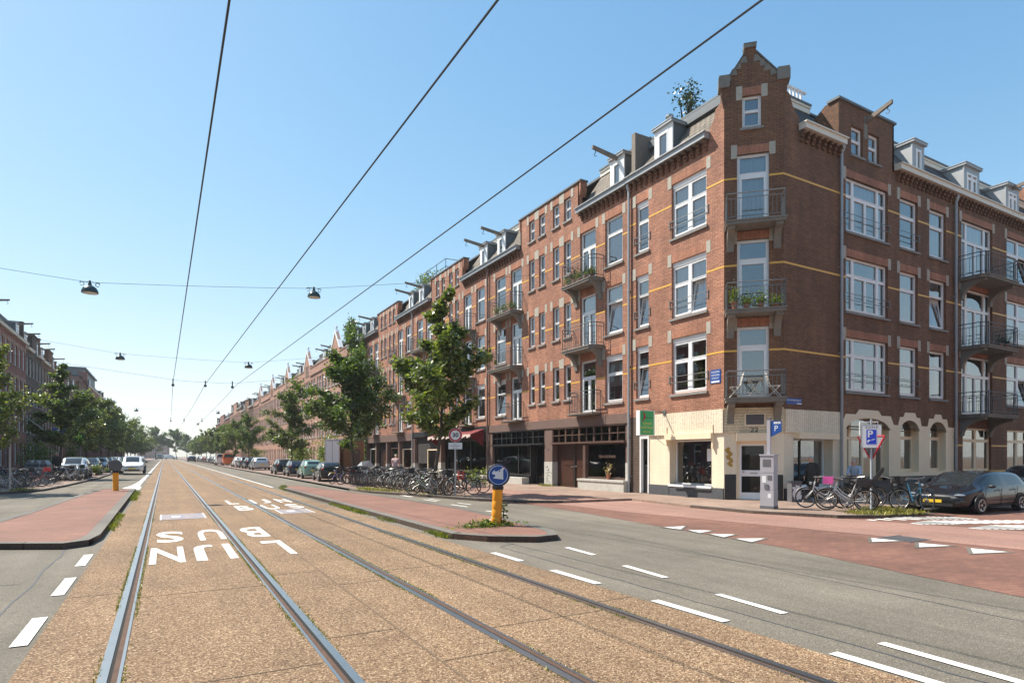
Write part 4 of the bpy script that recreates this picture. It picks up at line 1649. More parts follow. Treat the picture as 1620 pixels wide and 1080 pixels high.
def ground_awning(root, f):
    MB().box(0, UW, -.3, .04, 2.9, 3.27).build('shop_fascia', 'black_paint', root)
    pillar(root, 0., .25, 1.0)
    pillar(root, 6.9, 7.4, 1.1)
    pillar(root, UW - .4, UW - .02, 1.0)
    shop_window(root, .3, 4.6, .4, 2.5, 'black_paint', .2, (2.6,))
    shop_window(root, 4.7, 6.8, .1, 2.5, 'black_paint', .5)
    MB().box(.3, 6.8, -.25, .0, 2.5, 2.9).build('wood_panel', 'board_dark', root)
    MB().box(7.4, UW - .4, -.35, -.2, 1.0, 2.9).build('wood_panel', 'board_dark', root)
    b = MB()
    b.box(.3, 4.6, -.2, .2, 0, .4).box(7.5, 11, -.2, .2, 0, .4)
    b.build('window_bank', 'shop_stone', root)
    shop_window(root, 7.6, 9.6, .4, 2.0, 'cream_paint', .15)
    shop_window(root, 9.8, 11.6, .1, 2.2, 'brown_wood', .3)
    a = MB()
    a.add([(.4, .06, 3.1), (6.9, .06, 3.1), (6.9, .95, 2.78), (.4, .95, 2.78)], [(0, 1, 2, 3)])
    aw = a.build('awning', 'awning_red', root, recalc=False)
    s = MB()
    n = 26
    for i in range(n):
        x0, x1 = .4 + 6.5 * i / n, .4 + 6.5 * (i + 1) / n
        dz = .16 + .06 * math.sin(i * 2.1)
        s.quad((x0, .96, 2.79), (x1, .96, 2.79), (x1, .97, 2.79 - dz), (x0, .97, 2.79 - dz))
    s.build('valance', 'awning_stripe', aw, recalc=False)
    for x in (.42, 6.88):
        s = MB()
        s.poly([(x, .06, 3.1), (x, .94, 2.78), (x, .94, 2.62), (x, .1, 2.1)])
        s.tube([(x, .1, 2.1), (x, .9, 2.74)], .02, 5)
        s.build('awning_cheek', 'awning_red', aw, recalc=False)


def ground_porch(root, f):
    MB().box(0, UW, -.3, .04, 2.7, 3.27).build('shop_fascia', 'brown_paint', root)
    MB().box(.2, UW - .3, -.5, -.35, .1, 2.7).build('wood_panel', 'board_dark', root)
    for x in (0., 3.0, 6.1, 9.1, UW - .3):
        pillar(root, x, x + .3, .9)
    shop_window(root, .6, 2.8, .6, 2.1, 'cream_paint', .25)
    shop_window(root, 3.6, 5.6, .3, 2.2, 'brown_wood', .25)
    door_pair(root, 6.6, 8.2)
    shop_window(root, 9.6, 11.6, .6, 2.2, 'white_paint', .25)


house_unit('brick house beside the corner house with brown timber shop front and plants on a balcony', 18.9, 21, ground_shop)
house_unit('brick house with a sagging dark red shop awning behind the speed sign', 18.9 + UW, 22, ground_awning)
house_unit('brick house behind the big street trees with pale posts at its dark ground floor', 18.9 + 2 * UW, 23, ground_porch)
# short end of the brick row, the one the ivy climbs
root = thing('terraced_house', 'narrow brick house overgrown with ivy at the end of the row', 'house', (FX, 18.9 + 3 * UW, 0), PI / 2, 'brick terraced houses along the right side of the street')
f = Facade(root, None, 24)
for z in (9.5, 6.63, 3.77):
    for x, wd in ((.5, 1.1), (2.2, 1.1), (4.2, 1.1)):
        f.win(x, x + wd, z, z + 1.95, 'single')
w = MB()
f.wall(w, 0, 6.2, 0, 12.32)
w.build('wall', 'brick_red', root, recalc=False)
f.trims()
cornice(root, None, 0, 6.2, 12.33, mat='zinc')
mansard(root, None, 0, 6.2, 12.6, 14.35)
dormer(root, None, 1.0, 1.9, 12.65, 14.0, win=(1.2, 1.7, 12.75, 13.8), beam=1.5)
dormer(root, None, 3.6, 4.5, 12.65, 14.0, win=(3.8, 4.3, 12.75, 13.8), beam=1.5)
shell(root, None, 6.2, 9, 14.3)
rooms(root, None, 6.2, (3.2, 6.1, 8.95, 12.2))
MB().box(0, 6.2, -9, -1.2, 14.3, 14.4).build('flat_roof', 'lead', root)

# ------------------------------------------------------------------ row with pointed gables
PW = 15.1
root = thing('gable_house', 'pale brick house with a white edged pointed gable, first beyond the ivy', 'house', (FX, 61.95, 0), PI / 2, 'pointed gable houses far along the right side')
f = Facade(root, None, 31)
for z in (9.35, 6.6, 3.85):
    for x in (.6, 2.0, 3.7, 5.0, 6.3, 8.0, 9.4, 11.0, 12.4, 13.7):
        f.win(x, x + .95, z, z + 1.85, 'single', curtain=None, trim=False)
for x in (4.6, 5.7):
    f.win(x, x + .7, 12.0, 13.2, 'narrow', curtain=None, trim=False)
for x in (.6, 2.3, 4.4, 6.2, 8.0, 9.8, 11.6, 13.3):
    f.win(x, x + 1.1, .6 if x not in (2.3, 9.8) else .12, 2.7, 'single', curtain=None, trim=False, frame='cream_paint' if x in (2.3, 9.8) else None)
w = MB()
f.wall(w, 0, PW, 0, 11.7)
f.wall(w, 3.5, 7.5, 11.7, 13.3)
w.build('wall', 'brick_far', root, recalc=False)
g = MB()
g.prism([(3.5, 13.3), (7.5, 13.3), (5.75, 15.1), (5.25, 15.1)], -.3, -.001).box(3.5, 7.5, -.32, -.2, 11.7, 13.3).box(3.5, 3.6, -.3, 0, 11.7, 13.3).box(7.4, 7.5, -.3, 0, 11.7, 13.3)
g.build('gable', 'brick_far', root)
c = MB()
c.prism([(3.3, 13.1), (3.65, 13.1), (5.5, 15.0), (5.5, 15.35)], -.35, .06).prism([(7.7, 13.1), (7.35, 13.1), (5.5, 15.0), (5.5, 15.35)], -.35, .06)
c.lathe([(.07, 15.2), (.07, 15.5), (.14, 15.55), (.12, 15.7), (.03, 15.85)], (5.5, -.15, 0), 8)
c.build('gable_edge', 'white_paint', root)
b = MB()
for a, e in ((0, 3.5), (7.5, PW)):
    b.box(a, e, -.2, .14, 11.7, 11.95).box(a, e, -.2, .0, 11.95, 12.7).box(a, e, -.2, .07, 12.7, 12.8)
b.build('cornice', 'brick_far', root)
for a, e in ((0, 3.5), (7.5, PW)):
    mansard(root, None, a, e, 12.6, 14.2, tile='slate_tile', fascia='lead')
dormer(root, None, 9.0, 10.2, 12.75, 14.1, yf=-.35, win=(9.2, 10.0, 12.85, 13.9), beam=1.2)
dormer(root, None, 11.8, 13.0, 12.75, 14.1, yf=-.35, win=(12.0, 12.8, 12.85, 13.9), beam=1.2)
shell(root, None, PW, 9, 14.0, 'brick_far')
rooms(root, None, PW, (3, 6, 9, 11.6))
MB().box(0, PW, -9, -1.2, 14.1, 14.2).build('flat_roof', 'lead', root)
pg = root
for k, lb in enumerate(('second', 'third', 'fourth', 'fifth')):
    clone(pg, (FX, 61.95 + PW * (k + 1), 0), PI / 2, '%s pale brick house with white edged pointed gable, counted from the ivy' % lb)


# ------------------------------------------------------------------ plain houses for the far street and the left side
def far_house(name, label, loc, rz, W, He, bm, seed, floors=4, parapet=True, beam=True, group=None, arch=False, chimney=True):
    root = thing(name, label, 'house', loc, rz, group)
    f = Facade(root, None, seed)
    rn = random.Random(seed)
    fh = (He - .6) / floors
    n = max(3, int(W / 1.75))
    pitch = W / n
    for k in range(floors):
        for i in range(n):
            x = pitch * i + (pitch - 1.05) / 2
            z = .9 + fh * k
            if k == 0:
                f.win(x, x + 1.05, .15 if i % 3 == 1 else .7, 2.7, 'single', sill=False, curtain=None, trim=False, frame='grey_paint' if i % 3 == 1 else None)
            else:
                f.win(x, x + 1.05, z, z + 1.9, 'single', curtain=None, trim=seed % 3 == 0)
    w = MB()
    f.wall(w, 0, W, 0, He)
    if parapet:
        f.wall(w, W * .36, W * .64, He, He + 1.9)
    w.build('wall', bm, root, recalc=False)
    f.trims()
    if parapet:
        p = MB()
        p.box(W * .36, W * .64, -.4, -.05, He, He + 1.9).box(W * .35, W * .65, -.42, .08, He + 1.9, He + 2.0)
        p.build('parapet', bm, root)
        cornice(root, None, 0, W * .36, He - .1, False)
        cornice(root, None, W * .64, W, He - .1, False)
    else:
        cornice(root, None, 0, W, He - .1, False)
    mansard(root, None, 0, W, He + .15, He + 1.7, tile='slate_tile', fascia='lead')
    for a in (.16, .84):
        dormer(root, None, W * a - .6, W * a + .6, He + .2, He + 1.6, win=(W * a - .4, W * a + .4, He + .35, He + 1.4), beam=1.4 if beam else None)
    if chimney:
        c = MB()
        c.box(W * .97 - .6, W * .97, -1.6, -.3, He, He + 2.5).box(W * .97 - .66, W * .97 + .06, -1.66, -.24, He + 2.5, He + 2.62)
        c.build('chimney', bm, root)
    shell(root, None, W, 9, He + 1.6, bm)
    rooms(root, None, W, [fh * (k + 1) + .2 for k in range(floors)])
    MB().box(0, W, -9, -1.2, He + 1.6, He + 1.7).build('flat_roof', 'lead', root)
    return root


GL = 'brick houses along the left side of the street'
LX = -12.0


def left_house(label, y0, y1, He, bm, seed, **k):
    return far_house('town_house', label, (LX, y1, 0), -PI / 2, y1 - y0, He, bm, seed, group=GL, **k)


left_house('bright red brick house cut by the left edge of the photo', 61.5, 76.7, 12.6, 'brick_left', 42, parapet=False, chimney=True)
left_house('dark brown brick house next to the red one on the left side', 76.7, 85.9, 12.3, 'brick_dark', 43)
left_house('brown brick house third from the left edge with hoist beam', 85.9, 97.8, 12.2, 'brick_brown_shade', 44)
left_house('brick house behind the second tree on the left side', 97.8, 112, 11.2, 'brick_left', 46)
left_house('brick house behind the parking sign on the left side', 112, 134, 11.6, 'brick_brown_shade', 47)
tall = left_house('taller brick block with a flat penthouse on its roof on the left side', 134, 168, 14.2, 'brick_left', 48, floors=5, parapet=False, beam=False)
b = MB()
b.box(4, 26, -8, -1.5, 15.9, 18.2).box(3.6, 26.4, -8.4, -1.1, 18.2, 18.5)
b.build('penthouse', 'lead', tall)
left_house('brown block far down the left side beyond the penthouse', 168, 205, 13.6, 'brick_brown_shade', 50, beam=False)
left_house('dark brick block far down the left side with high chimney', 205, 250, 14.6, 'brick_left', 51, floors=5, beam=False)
far_house('town_house', 'brick house on the right beyond the pointed gables', (FX, 137.5, 0), PI / 2, 24, 12.2, 'brick_brown_shade', 61, group='far houses on the right side')
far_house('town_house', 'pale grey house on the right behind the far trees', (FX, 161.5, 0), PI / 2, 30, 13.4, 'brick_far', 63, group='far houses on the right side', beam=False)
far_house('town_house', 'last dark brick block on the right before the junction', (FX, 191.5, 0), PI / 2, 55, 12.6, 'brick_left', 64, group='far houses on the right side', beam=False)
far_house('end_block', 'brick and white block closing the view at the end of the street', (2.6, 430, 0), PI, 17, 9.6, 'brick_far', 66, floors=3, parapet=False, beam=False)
# left side houses before the frame starts: they show as reflections in the panes
for k, (y0, y1, He) in enumerate(((33, 47, 12.4), (47, 61.5, 12.8), (-2, 15, 12.5), (-22, -2, 12.9))):
    far_house('mirrored_house', ['brick house', 'tall brick house', 'wide brick house', 'long brick house'][k] + ' on the left side, seen only mirrored in shop panes', (LX - (0 if k < 2 else 2), y1, 0), -PI / 2, y1 - y0, He, 'brick_left', 70 + k, group='houses seen only as reflections')


# ------------------------------------------------------------------ overhead wires and hanging lamps
CWZ = 5.6
for lab, pts in (('thin tram contact wire above the left hand track, leftmost of the three', [(.53, -3), (.40, 39), (.6, 78), (.4, 150)]),
                 ('middle tram contact wire, sloping towards the vanishing point', [(2.72, -3), (2.0, 38.7), (1.9, 78), (1.9, 150)]),
                 ('tram contact wire nearest the brick houses, crossing the sky highest', [(4.84, -3), (3.57, 38.2), (3.7, 78), (3.2, 150)])):
    b = MB()
    P = []
    for i in range(len(pts) - 1):
        (x0, y0), (x1, y1) = pts[i], pts[i + 1]
        for k in range(10):
            t = k / 10
            P.append((x0 + (x1 - x0) * t, y0 + (y1 - y0) * t, CWZ - .10 * 4 * t * (1 - t) * (1 if i else 0)))
    P.append((*pts[-1], CWZ))
    b.tube(P, .0115, 6)
    tag(b.build('contact_wire', 'wire'), lab, 'overhead wire', 'tram contact wires')


def span(y, pts, lab, r=.0065, clips=()):
    b = MB()
    P = []
    for i in range(len(pts) - 1):
        a, c = Vector((pts[i][0], y, pts[i][1])), Vector((pts[i + 1][0], y, pts[i + 1][1]))
        for k in range(6):
            t = k / 6
            q = a.lerp(c, t)
            q.z -= .12 * t * (1 - t)
            P.append(q)
    P.append(Vector((pts[-1][0], y, pts[-1][1])))
    b.tube(P, r, 5)
    for x, z0, z1 in clips:
        b.tube([(x, y, z0), (x, y, z1)], .03, 6)
        b.box(x - .07, x + .07, y - .05, y + .05, z0 - .06, z0 + .06)
    tag(b.build('span_wire', 'wire'), lab, 'span wire', 'wires slung across the street')


span(25, [(-12, 8.0), (-2.2, 7.40), (5.17, 8.2), (FX, 10.4)], 'span wire nearest the camera carrying two street lamps')
span(44, [(LX, 9.0), (-2.35, 7.75), (4.86, 7.75), (FX, 9.6)], 'second span wire with lamps, in line with the big street trees')
span(38.6, [(LX, 7.2), (.40, 5.75), (2.0, 5.72), (3.57, 5.75), (FX, 7.6)], 'nearest span wire that holds the tram contact wires', clips=((.4, 5.45, 5.8), (2.0, 5.5, 5.8), (3.4, 5.5, 5.85)))
span(78, [(LX, 7.2), (.6, 5.75), (3.7, 5.75), (FX, 7.4)], 'second span wire that holds the tram contact wires', clips=((.6, 5.45, 5.8), (1.9, 5.5, 5.8), (3.7, 5.5, 5.85)))
span(93, [(LX, 8.6), (-3.2, 7.7), (6.4, 7.7), (FX, 9)], 'third span wire with lamps, far down the street')
span(128, [(LX, 8.6), (-4.0, 7.7), (5.4, 7.7), (FX, 9)], 'fourth span wire with lamps, far down the street')

lamp = thing('street_lamp', 'round green street lamp hung nearest the left edge, with two curled hooks', 'street lamp', (-2.2, 25, 7.4), 0, 'street lamps hung over the road')
b = MB()
b.lathe([(.245, -.36), (.25, -.33), (.235, -.26), (.19, -.18), (.11, -.12), (.06, -.10), (.05, -.03), (.0, -.03)], (0, 0, 0), 20)
b.build('lamp_shade', 'lamp_green', lamp, smooth=True)
MB().lathe([(.0, -.40), (.14, -.385), (.22, -.36), (.0, -.355)], (0, 0, 0), 18).build('lamp_glass', 'lamp_glass', lamp, smooth=True)
b = MB()
b.tube([(0, 0, -.05), (0, 0, .06)], .035, 8)
for s_ in (-1, 1):
    b.tube([(s_ * (.22 + .06 * math.cos(a)), 0, .0 - .06 + .06 * math.sin(a)) for a in [i * .45 for i in range(13)]], .011, 5)
    b.tube([(s_ * .05, 0, .02), (s_ * .28, 0, 0)], .011, 5)
b.build('hook', 'wire', lamp)
for (x, y, z), lab in (((5.17, 25, 8.2), 'round green street lamp hung nearest the brick houses'),
                       ((-2.35, 44, 7.75), 'hanging street lamp on the second span wire, left one'), ((4.86, 44, 7.75), 'hanging street lamp on the second span wire, right one'),
                       ((-3.2, 93, 7.7), 'small far street lamp on the third span wire, left one'), ((6.4, 93, 7.7), 'small far street lamp on the third span wire, right one'),
                       ((-4.0, 128, 7.7), 'tiny far street lamp on the fourth span wire, left one'), ((5.4, 128, 7.7), 'tiny far street lamp on the fourth span wire, right one')):
    clone(lamp, (x, y, z), 0, lab)

# ------------------------------------------------------------------ trees and plants


def tree_parts(seed, H, R, trunk, nleaf, leaf=.13, spire=.5, tr=.075, name='tree'):
    rn = random.Random(seed)
    wd, lf = MB(), MB()
    pts = []
    x = y = 0
    n = 9
    for i in range(n + 1):
        z = H * .96 * i / n
        pts.append(Vector((x, y, z)))
        x += rn.gauss(0, .05) * H / 7
        y += rn.gauss(0, .05) * H / 7
    wd.tube([(0, 0, -.1), (0, 0, .05)] + pts[1:], [tr * 1.5, tr * 1.25] + [tr * (1 - .88 * i / n) for i in range(1, n + 1)], 8)
    tips = []

    def at(z):
        t = min(max(z / (H * .96), 0), .999) * n
        i = int(t)
        return pts[i].lerp(pts[i + 1], t - i)

    nb = 24
    for i in range(nb):
        t = (i + .5) / nb
        z = trunk + (H - trunk) * (t ** 1.05) * .96
        prof = (math.sin(min(1, (t + .13) * 2.1) * PI / 2)) * (1 - t) ** spire
        L = R * max(.16, prof) * rn.uniform(.6, 1.3)
        a = i * 2.4 + rn.uniform(-.5, .5)
        el = rad(rn.uniform(5, 40) + 30 * t)
        d = Vector((math.cos(a) * math.cos(el), math.sin(a) * math.cos(el), math.sin(el)))
        p = at(z)
        q = [p]
        for k in range(4):
            d = (d + Vector((rn.gauss(0, .16), rn.gauss(0, .16), rn.gauss(.03, .1)))).normalized()
            q.append(q[-1] + d * L / 4)
        wd.tube(q, [tr * .36 * (1 - t * .5), tr * .28, tr * .2, tr * .12, tr * .05], 5)
        for k in range(1, 5):
            for j in range(2):
                e = (d + Vector((rn.gauss(0, .8), rn.gauss(0, .8), rn.gauss(.1, .5)))).normalized()
                s2 = q[k] + e * L * rn.uniform(.16, .42)
                tips.append((q[k], s2, L))
                if rn.random() < .5:
                    wd.tube([q[k], s2], [tr * .1, tr * .03], 4)
    wts = [max(.3, t[2]) for t in tips]
    for _ in range(nleaf):
        a, b_, L = rn.choices(tips, wts)[0]
        p = a.lerp(b_, rn.uniform(.15, 1.15)) + Vector((rn.gauss(0, .09), rn.gauss(0, .09), rn.gauss(-.02, .09))) * (.5 + L * .45)
        lf.leaf(p, leaf, rn)
    return wd.mesh('trunk', m['bark'], True), lf


TV = []
for sd, H, R, tk, nl, sp in ((5, 7.5, 2.2, 2.0, 12500, .75), (8, 7.0, 2.9, 2.0, 17500, .5), (13, 6.6, 2.5, 1.8, 12000, .5), (17, 7.0, 2.7, 1.8, 12000, .5)):
    a, b = tree_parts(sd, H, R, tk, nl, .16, sp)
    zs_ = sorted(v[2] for v in b.v)
    TV.append((a, b.mesh('crown', m['leaf_tree'], recalc=False), zs_[int(len(zs_) * .997)]))


def tree(v, x, y, h, lab, group, rz=0., wide=1.):
    root = thing('street_tree', lab, 'tree', (x, y, .06), rz, group)
    s_ = h / TV[v][2]
    root.scale = (s_ * wide, s_ * wide, s_)
    obj('trunk', TV[v][0], root)
    obj('crown', TV[v][1], root)
    return root


GR, GLT = 'street trees along the right kerb', 'street trees along the left kerb'
tree(0, 8.83, 21.4, 7.6, 'leafy street tree with a spire top standing beside the speed sign', GR, .6, 1.05)
tree(1, 9.0, 32.8, 7.1, 'broad dark street tree behind the row of bicycles, left of the spire topped one', GR, 2.0, 1.05)
tree(2, 9.0, 51.9, 6.7, 'street tree behind the parked mint green car', GR, 1., .95)
tree(3, 9.0, 81, 6.6, 'street tree behind the parked silver car on the right', GR, 4., .95)
tree(1, 9.0, 100, 6.9, 'street tree behind the orange and white van', GR, 5.2)
tree(2, 8.8, 118, 7.0, 'street tree just beyond the orange and white van', GR, 3.2)
for k, (x, y) in enumerate(((9, 138), (8.7, 152), (9, 170), (8.8, 188), (9, 206), (8.7, 226), (9.1, 246))):
    tree((k * 3 + 1) % 4, x, y, 7.2 + .4 * (k % 3), 'far street tree on the right, one of those merging into a green band', 'far street trees on the right', k * 1.3, 1.1)
tree(3, -6.2, 31.6, 5.9, 'street tree half cut off by the left edge of the photo', GLT, 1.2, .85)
tree(0, -6.0, 48.6, 7.4, 'street tree behind the three grey waste bins on the left', GLT, 2.6, 1.1)
tree(2, -6.0, 65.6, 7.2, 'third street tree from the left, behind the parked dark cars', GLT, .3, 1.1)
tree(1, -6.0, 77.7, 7.5, 'fourth street tree from the left, behind the oncoming white car', GLT, 4.4)
for k, y in enumerate((91, 104, 117, 131, 146, 162, 178, 196, 214, 234)):
    tree((k * 3 + 2) % 4, -6.0 + .2 * (k % 2), y, 7.6 + .5 * (k % 3), 'far street tree on the left, one of those merging into a green band', 'far street trees on the left', k * 1.9, 1.1)
tree(1, -3.2, 300, 13.8, 'tall rounded tree standing left of the street end', 'big trees at the end of the street', 1.1, 1.1)
tree(1, 4.6, 300, 13.0, 'tall tree standing right of the street end', 'big trees at the end of the street', 2.1, 1.2)
tree(2, 8.2, 290, 10.5, 'lower tree to the right of the tall ones at the street end', 'big trees at the end of the street', .1, 1.2)


def bush(x, y, z, rx, ry, rz_, n, mat, lab, name='bush', leaf=.10, seed=1, stems=6, group=None, cat=None):
    rn = random.Random(seed)
    root = thing(name, lab, cat or name.replace('_', ' '), (x, y, z), 0, group)
    st, lf = MB(), MB()
    cl = [(Vector((rn.gauss(0, .42) * rx, rn.gauss(0, .42) * ry, rz_ * rn.uniform(.25, .95)))) for _ in range(max(5, n // 60))]
    for i in range(stems):
        q = rn.choice(cl)
        st.tube([(q.x * .2, q.y * .2, 0), (q.x * .6, q.y * .6, q.z * .5), q], [.03 * rz_, .02 * rz_, .006], 5)
    for _ in range(n):
        q = rn.choice(cl)
        lf.leaf(q + Vector((rn.gauss(0, .16) * rx, rn.gauss(0, .16) * ry, rn.gauss(0, .13) * rz_)), leaf, rn)
    st.build('stem', 'bark', root)
    lf.build('leaves', mat, root, recalc=False)
    return root


bush(12.6, 53.5, .08, 1.3, 1.5, 2.3, 2200, 'leaf_bright', 'bright green shrub behind the mint green car', leaf=.17, seed=3)
bush(13.2, 57, .08, 1.2, 1.5, 3.2, 2200, 'leaf_bright', 'tall yellow green shrub left of the white box by the houses', leaf=.17, seed=4)
bush(12.2, 68, .08, 1.4, 1.5, 3.1, 2200, 'leaf_tree', 'round topped garden tree behind the silver car', 'garden_tree', .18, 5, cat='small tree')
bush(12.0, 64, .08, 1.0, 1.2, 2.2, 1500, 'leaf_bright', 'green bush right of the silver car', leaf=.17, seed=6)
bush(12.0, 100, .08, 1.4, 2, 2.6, 900, 'leaf_bright', 'yellow green bush behind the far parked cars', leaf=.22, seed=7)
bush(-8.5, 58, .08, 1.2, 1.4, 2.4, 1300, 'leaf_bright', 'yellow green bush behind the first parked cars on the left', leaf=.17, seed=8)
bush(-7.8, 71, .08, 1.0, 1.4, 2.6, 1100, 'leaf_bright', 'light green shrub near the green pharmacy cross', leaf=.17, seed=9)
bush(-4.4, 54.4, .08, .55, .6, .75, 900, 'leaf_bright', 'low clipped green bush between the parked cars on the left', leaf=.09, seed=10)
bush(12.6, 25.6, .08, .55, .8, .75, 1300, 'leaf_bright', 'bushy potted greenery in front of the shop with the awning', 'potted_shrub', .09, 11, cat='plant')
bush(9.0, 23.0, .085, .3, .5, .5, 300, 'leaf_bright', 'weeds at the foot of the spire topped tree', 'weed_clump', .08, 12, cat='weeds')
bush(18.4, 17.9, 14.35, .95, 1.1, 2.1, 520, 'leaf_dark', 'sparse dark shrub growing on the roof of the corner house', 'roof_shrub', .13, 14, 12, cat='plant')
bush(19.2, 47.5, 14.4, 1.2, 1.8, 2.2, 1400, 'leaf_bright', 'light green tree growing on a roof terrace above the brick row', 'roof_tree', .17, 15, 8, cat='plant')
# roof terrace rail
b = MB()
for z in (15.2, 15.75):
    b.tube([(17.6, 45.5, z), (17.6, 40.5, z), (19.2, 40.5, z)], .025, 5)
for y in (40.5, 42.2, 43.9, 45.5):
    b.tube([(17.6, y, 14.3), (17.6, y, 15.75)], .025, 5)
tag(b.build('terrace_railing', 'rail_iron'), 'thin iron railing round a roof terrace above the brick row', 'railing')
# ivy
rn = random.Random(21)
lf = MB()
for _ in range(7500):
    k = rn.random()
    if k < .55:
        y, z = 58.6 + rn.gauss(0, .8), rn.uniform(2.5, 14.6)
    elif k < .75:
        y, z = 55.6 + rn.gauss(0, .28), rn.uniform(1, 12.8)
    else:
        t_ = rn.random()
        y, z = 58.6 + rn.gauss(0, .8), 13.2 + rn.gauss(0, .55)
    lf.leaf((FX - .12 - abs(rn.gauss(0, .22)) - (.35 if z > 12.5 else 0), y, z), .2, rn)
root = thing('ivy', 'ivy climbing up the last brick house and bulging over its eaves', 'ivy', (FX, 58, .08))
root2 = lf
for i, v in enumerate(lf.v):
    lf.v[i] = (v[0] - FX, v[1] - 58, v[2] - .08)
lf.build('leaves', 'leaf_ivy', root, recalc=False)
MB().tube([(-.1, .5, 0), (-.12, .4, 3), (-.1, .7, 7), (-.1, .6, 12)], [.08, .06, .05, .02], 6).build('stem', 'bark', root)


# grass and moss in the cracks: nobody could count it
def blades(name, spots, mat, lab, n, h, sp, seed):
    rn = random.Random(seed)
    b = MB()
    for _ in range(n):
        (x0, y0), (x1, y1), z = rn.choice(spots)
        t = rn.random()
        x, y = x0 + (x1 - x0) * t + rn.gauss(0, sp), y0 + (y1 - y0) * t + rn.gauss(0, sp)
        if math.sin(y * 1.9 + x * 3) + math.sin(y * .73 + 1) + rn.gauss(0, .5) < -.35:
            continue
        hh = h * rn.uniform(.3, 1.25)
        a = rn.uniform(0, 2 * PI)
        w = hh * .14 + .003
        lx, ly = rn.gauss(0, .5) * hh, rn.gauss(0, .5) * hh
        b.add([(x - w * math.cos(a), y - w * math.sin(a), z), (x + w * math.cos(a), y + w * math.sin(a), z), (x + lx, y + ly, z + hh)], [(0, 1, 2)])
    return tag(b.build(name, mat, recalc=False), lab, 'grass', kind='stuff')


rs = []
for gx, s_ in ((-.34, -1), (1.11, 1), (2.44, -1), (3.86, 1)):
    for off in (.07, -.095):
        rs += [((gx + s_ * off, y, ), (gx + s_ * off, y + 4), .003) for y in (2, 4, 6, 8, 10, 13, 16, 20)]
rs2 = [r for r in rs if r[0][1] < 9]
blades('moss', rs + rs2, 'moss_blade', 'short green moss along the edges of the tram rails', 15000, .02, .010, 31)
gs = [((-.98, 13.4), (-1.0, 18.5), .01), ((-.95, 24), (-1.0, 30), .01), ((-.95, 25), (-1.0, 30.5), .01), ((-1.1, 31.6), (-2.5, 31.9), .02), ((4.58, 10.4), (4.6, 11.4), .01), ((4.56, 13.5), (4.56, 19.5), .01), ((4.56, 14), (4.56, 18), .01), ((4.62, 27.8), (4.8, 31.2), .01), ((4.7, 29), (5.0, 31.2), .1)]
blades('verge_grass', gs, 'moss_blade', 'grass and weeds growing along the kerbs of the traffic islands', 6500, .085, .055, 32)
g2 = [((15.0, 8.8), (16.9, 8.45), .085), ((15.2, 9.1), (17.0, 8.9), .085), ((16, 9.4), (17.4, 9.5), .085)]
blades('verge_grass', g2, 'grass', 'straw yellow grass under the bicycles at the corner', 2600, .085, .17, 33)
g3 = [((8.4, 21.9), (9.0, 21.2), .085), ((7.7, 25), (8.2, 23), .085), ((7.6, 27), (7.7, 25), .085), ((-4.9, 33.2), (-5.6, 31.8), .085), ((16.1, 25.0), (16.1, 24.4), .085)]
blades('verge_grass', g3, 'grass', 'dry grass under the long row of bicycles', 1600, .12, .2, 34)
# weeds round the yellow bollard
rn = random.Random(41)
root = thing('weed_clump', 'green weeds growing round the foot of the yellow bollard with blue sign', 'weeds', (5.75, 11.0, .1))
lf = MB()
for _ in range(900):
    a, r = rn.uniform(0, 2 * PI), abs(rn.gauss(0, .3))
    lf.leaf((r * math.cos(a) * 1.35 - .05, r * math.sin(a) * .5, abs(rn.gauss(0, .055)) * (1.2 - min(r, 1)) + .005), .06, rn)
for k in range(90):
    z = rn.uniform(.02, .5)
    lf.leaf((.32 + rn.gauss(0, .04) * (1.6 - z * 2), -.02 + rn.gauss(0, .04), z), .07 * (1.2 - z), rn)
lf.build('leaves', 'leaf_bright', root, recalc=False)
MB().tube([(.32, 0, 0), (.33, 0, .3), (.34, 0, .56)], [.008, .006, .002], 5).tube([(-.3, 0, 0), (-.32, 0, .25)], [.005, .002], 4).build('stem', 'bark', root)


# ------------------------------------------------------------------ cars
CAR_ST = [(-2.06, .62, .42, .68, .60, .76, .52), (-2.03, .75, .31, .86, .73, .97, .62), (-1.95, .82, .24, .95, .80, 1.08, .66), (-1.68, .86, .2, .95, .83, 1.36, .65),
          (-1.50, .868, .195, .945, .835, 1.42, .655), (-1.10, .877, .19, .935, .845, 1.455, .665), (-.36, .88, .18, .92, .85, 1.475, .67), (-.26, .88, .18, .918, .85, 1.474, .67),
          (.24, .88, .18, .91, .85, 1.44, .66), (.56, .88, .18, .905, .845, 1.30, .655), (.82, .878, .18, .90, .838, 1.10, .64), (1.05, .875, .18, .895, .83, .955, .69), (1.5, .85, .19, .835, .80, .875, .66),
          (1.83, .80, .2, .735, .755, .78, .60), (1.98, .72, .23, .64, .68, .69, .53), (2.05, .60, .31, .53, .57, .58, .44)]


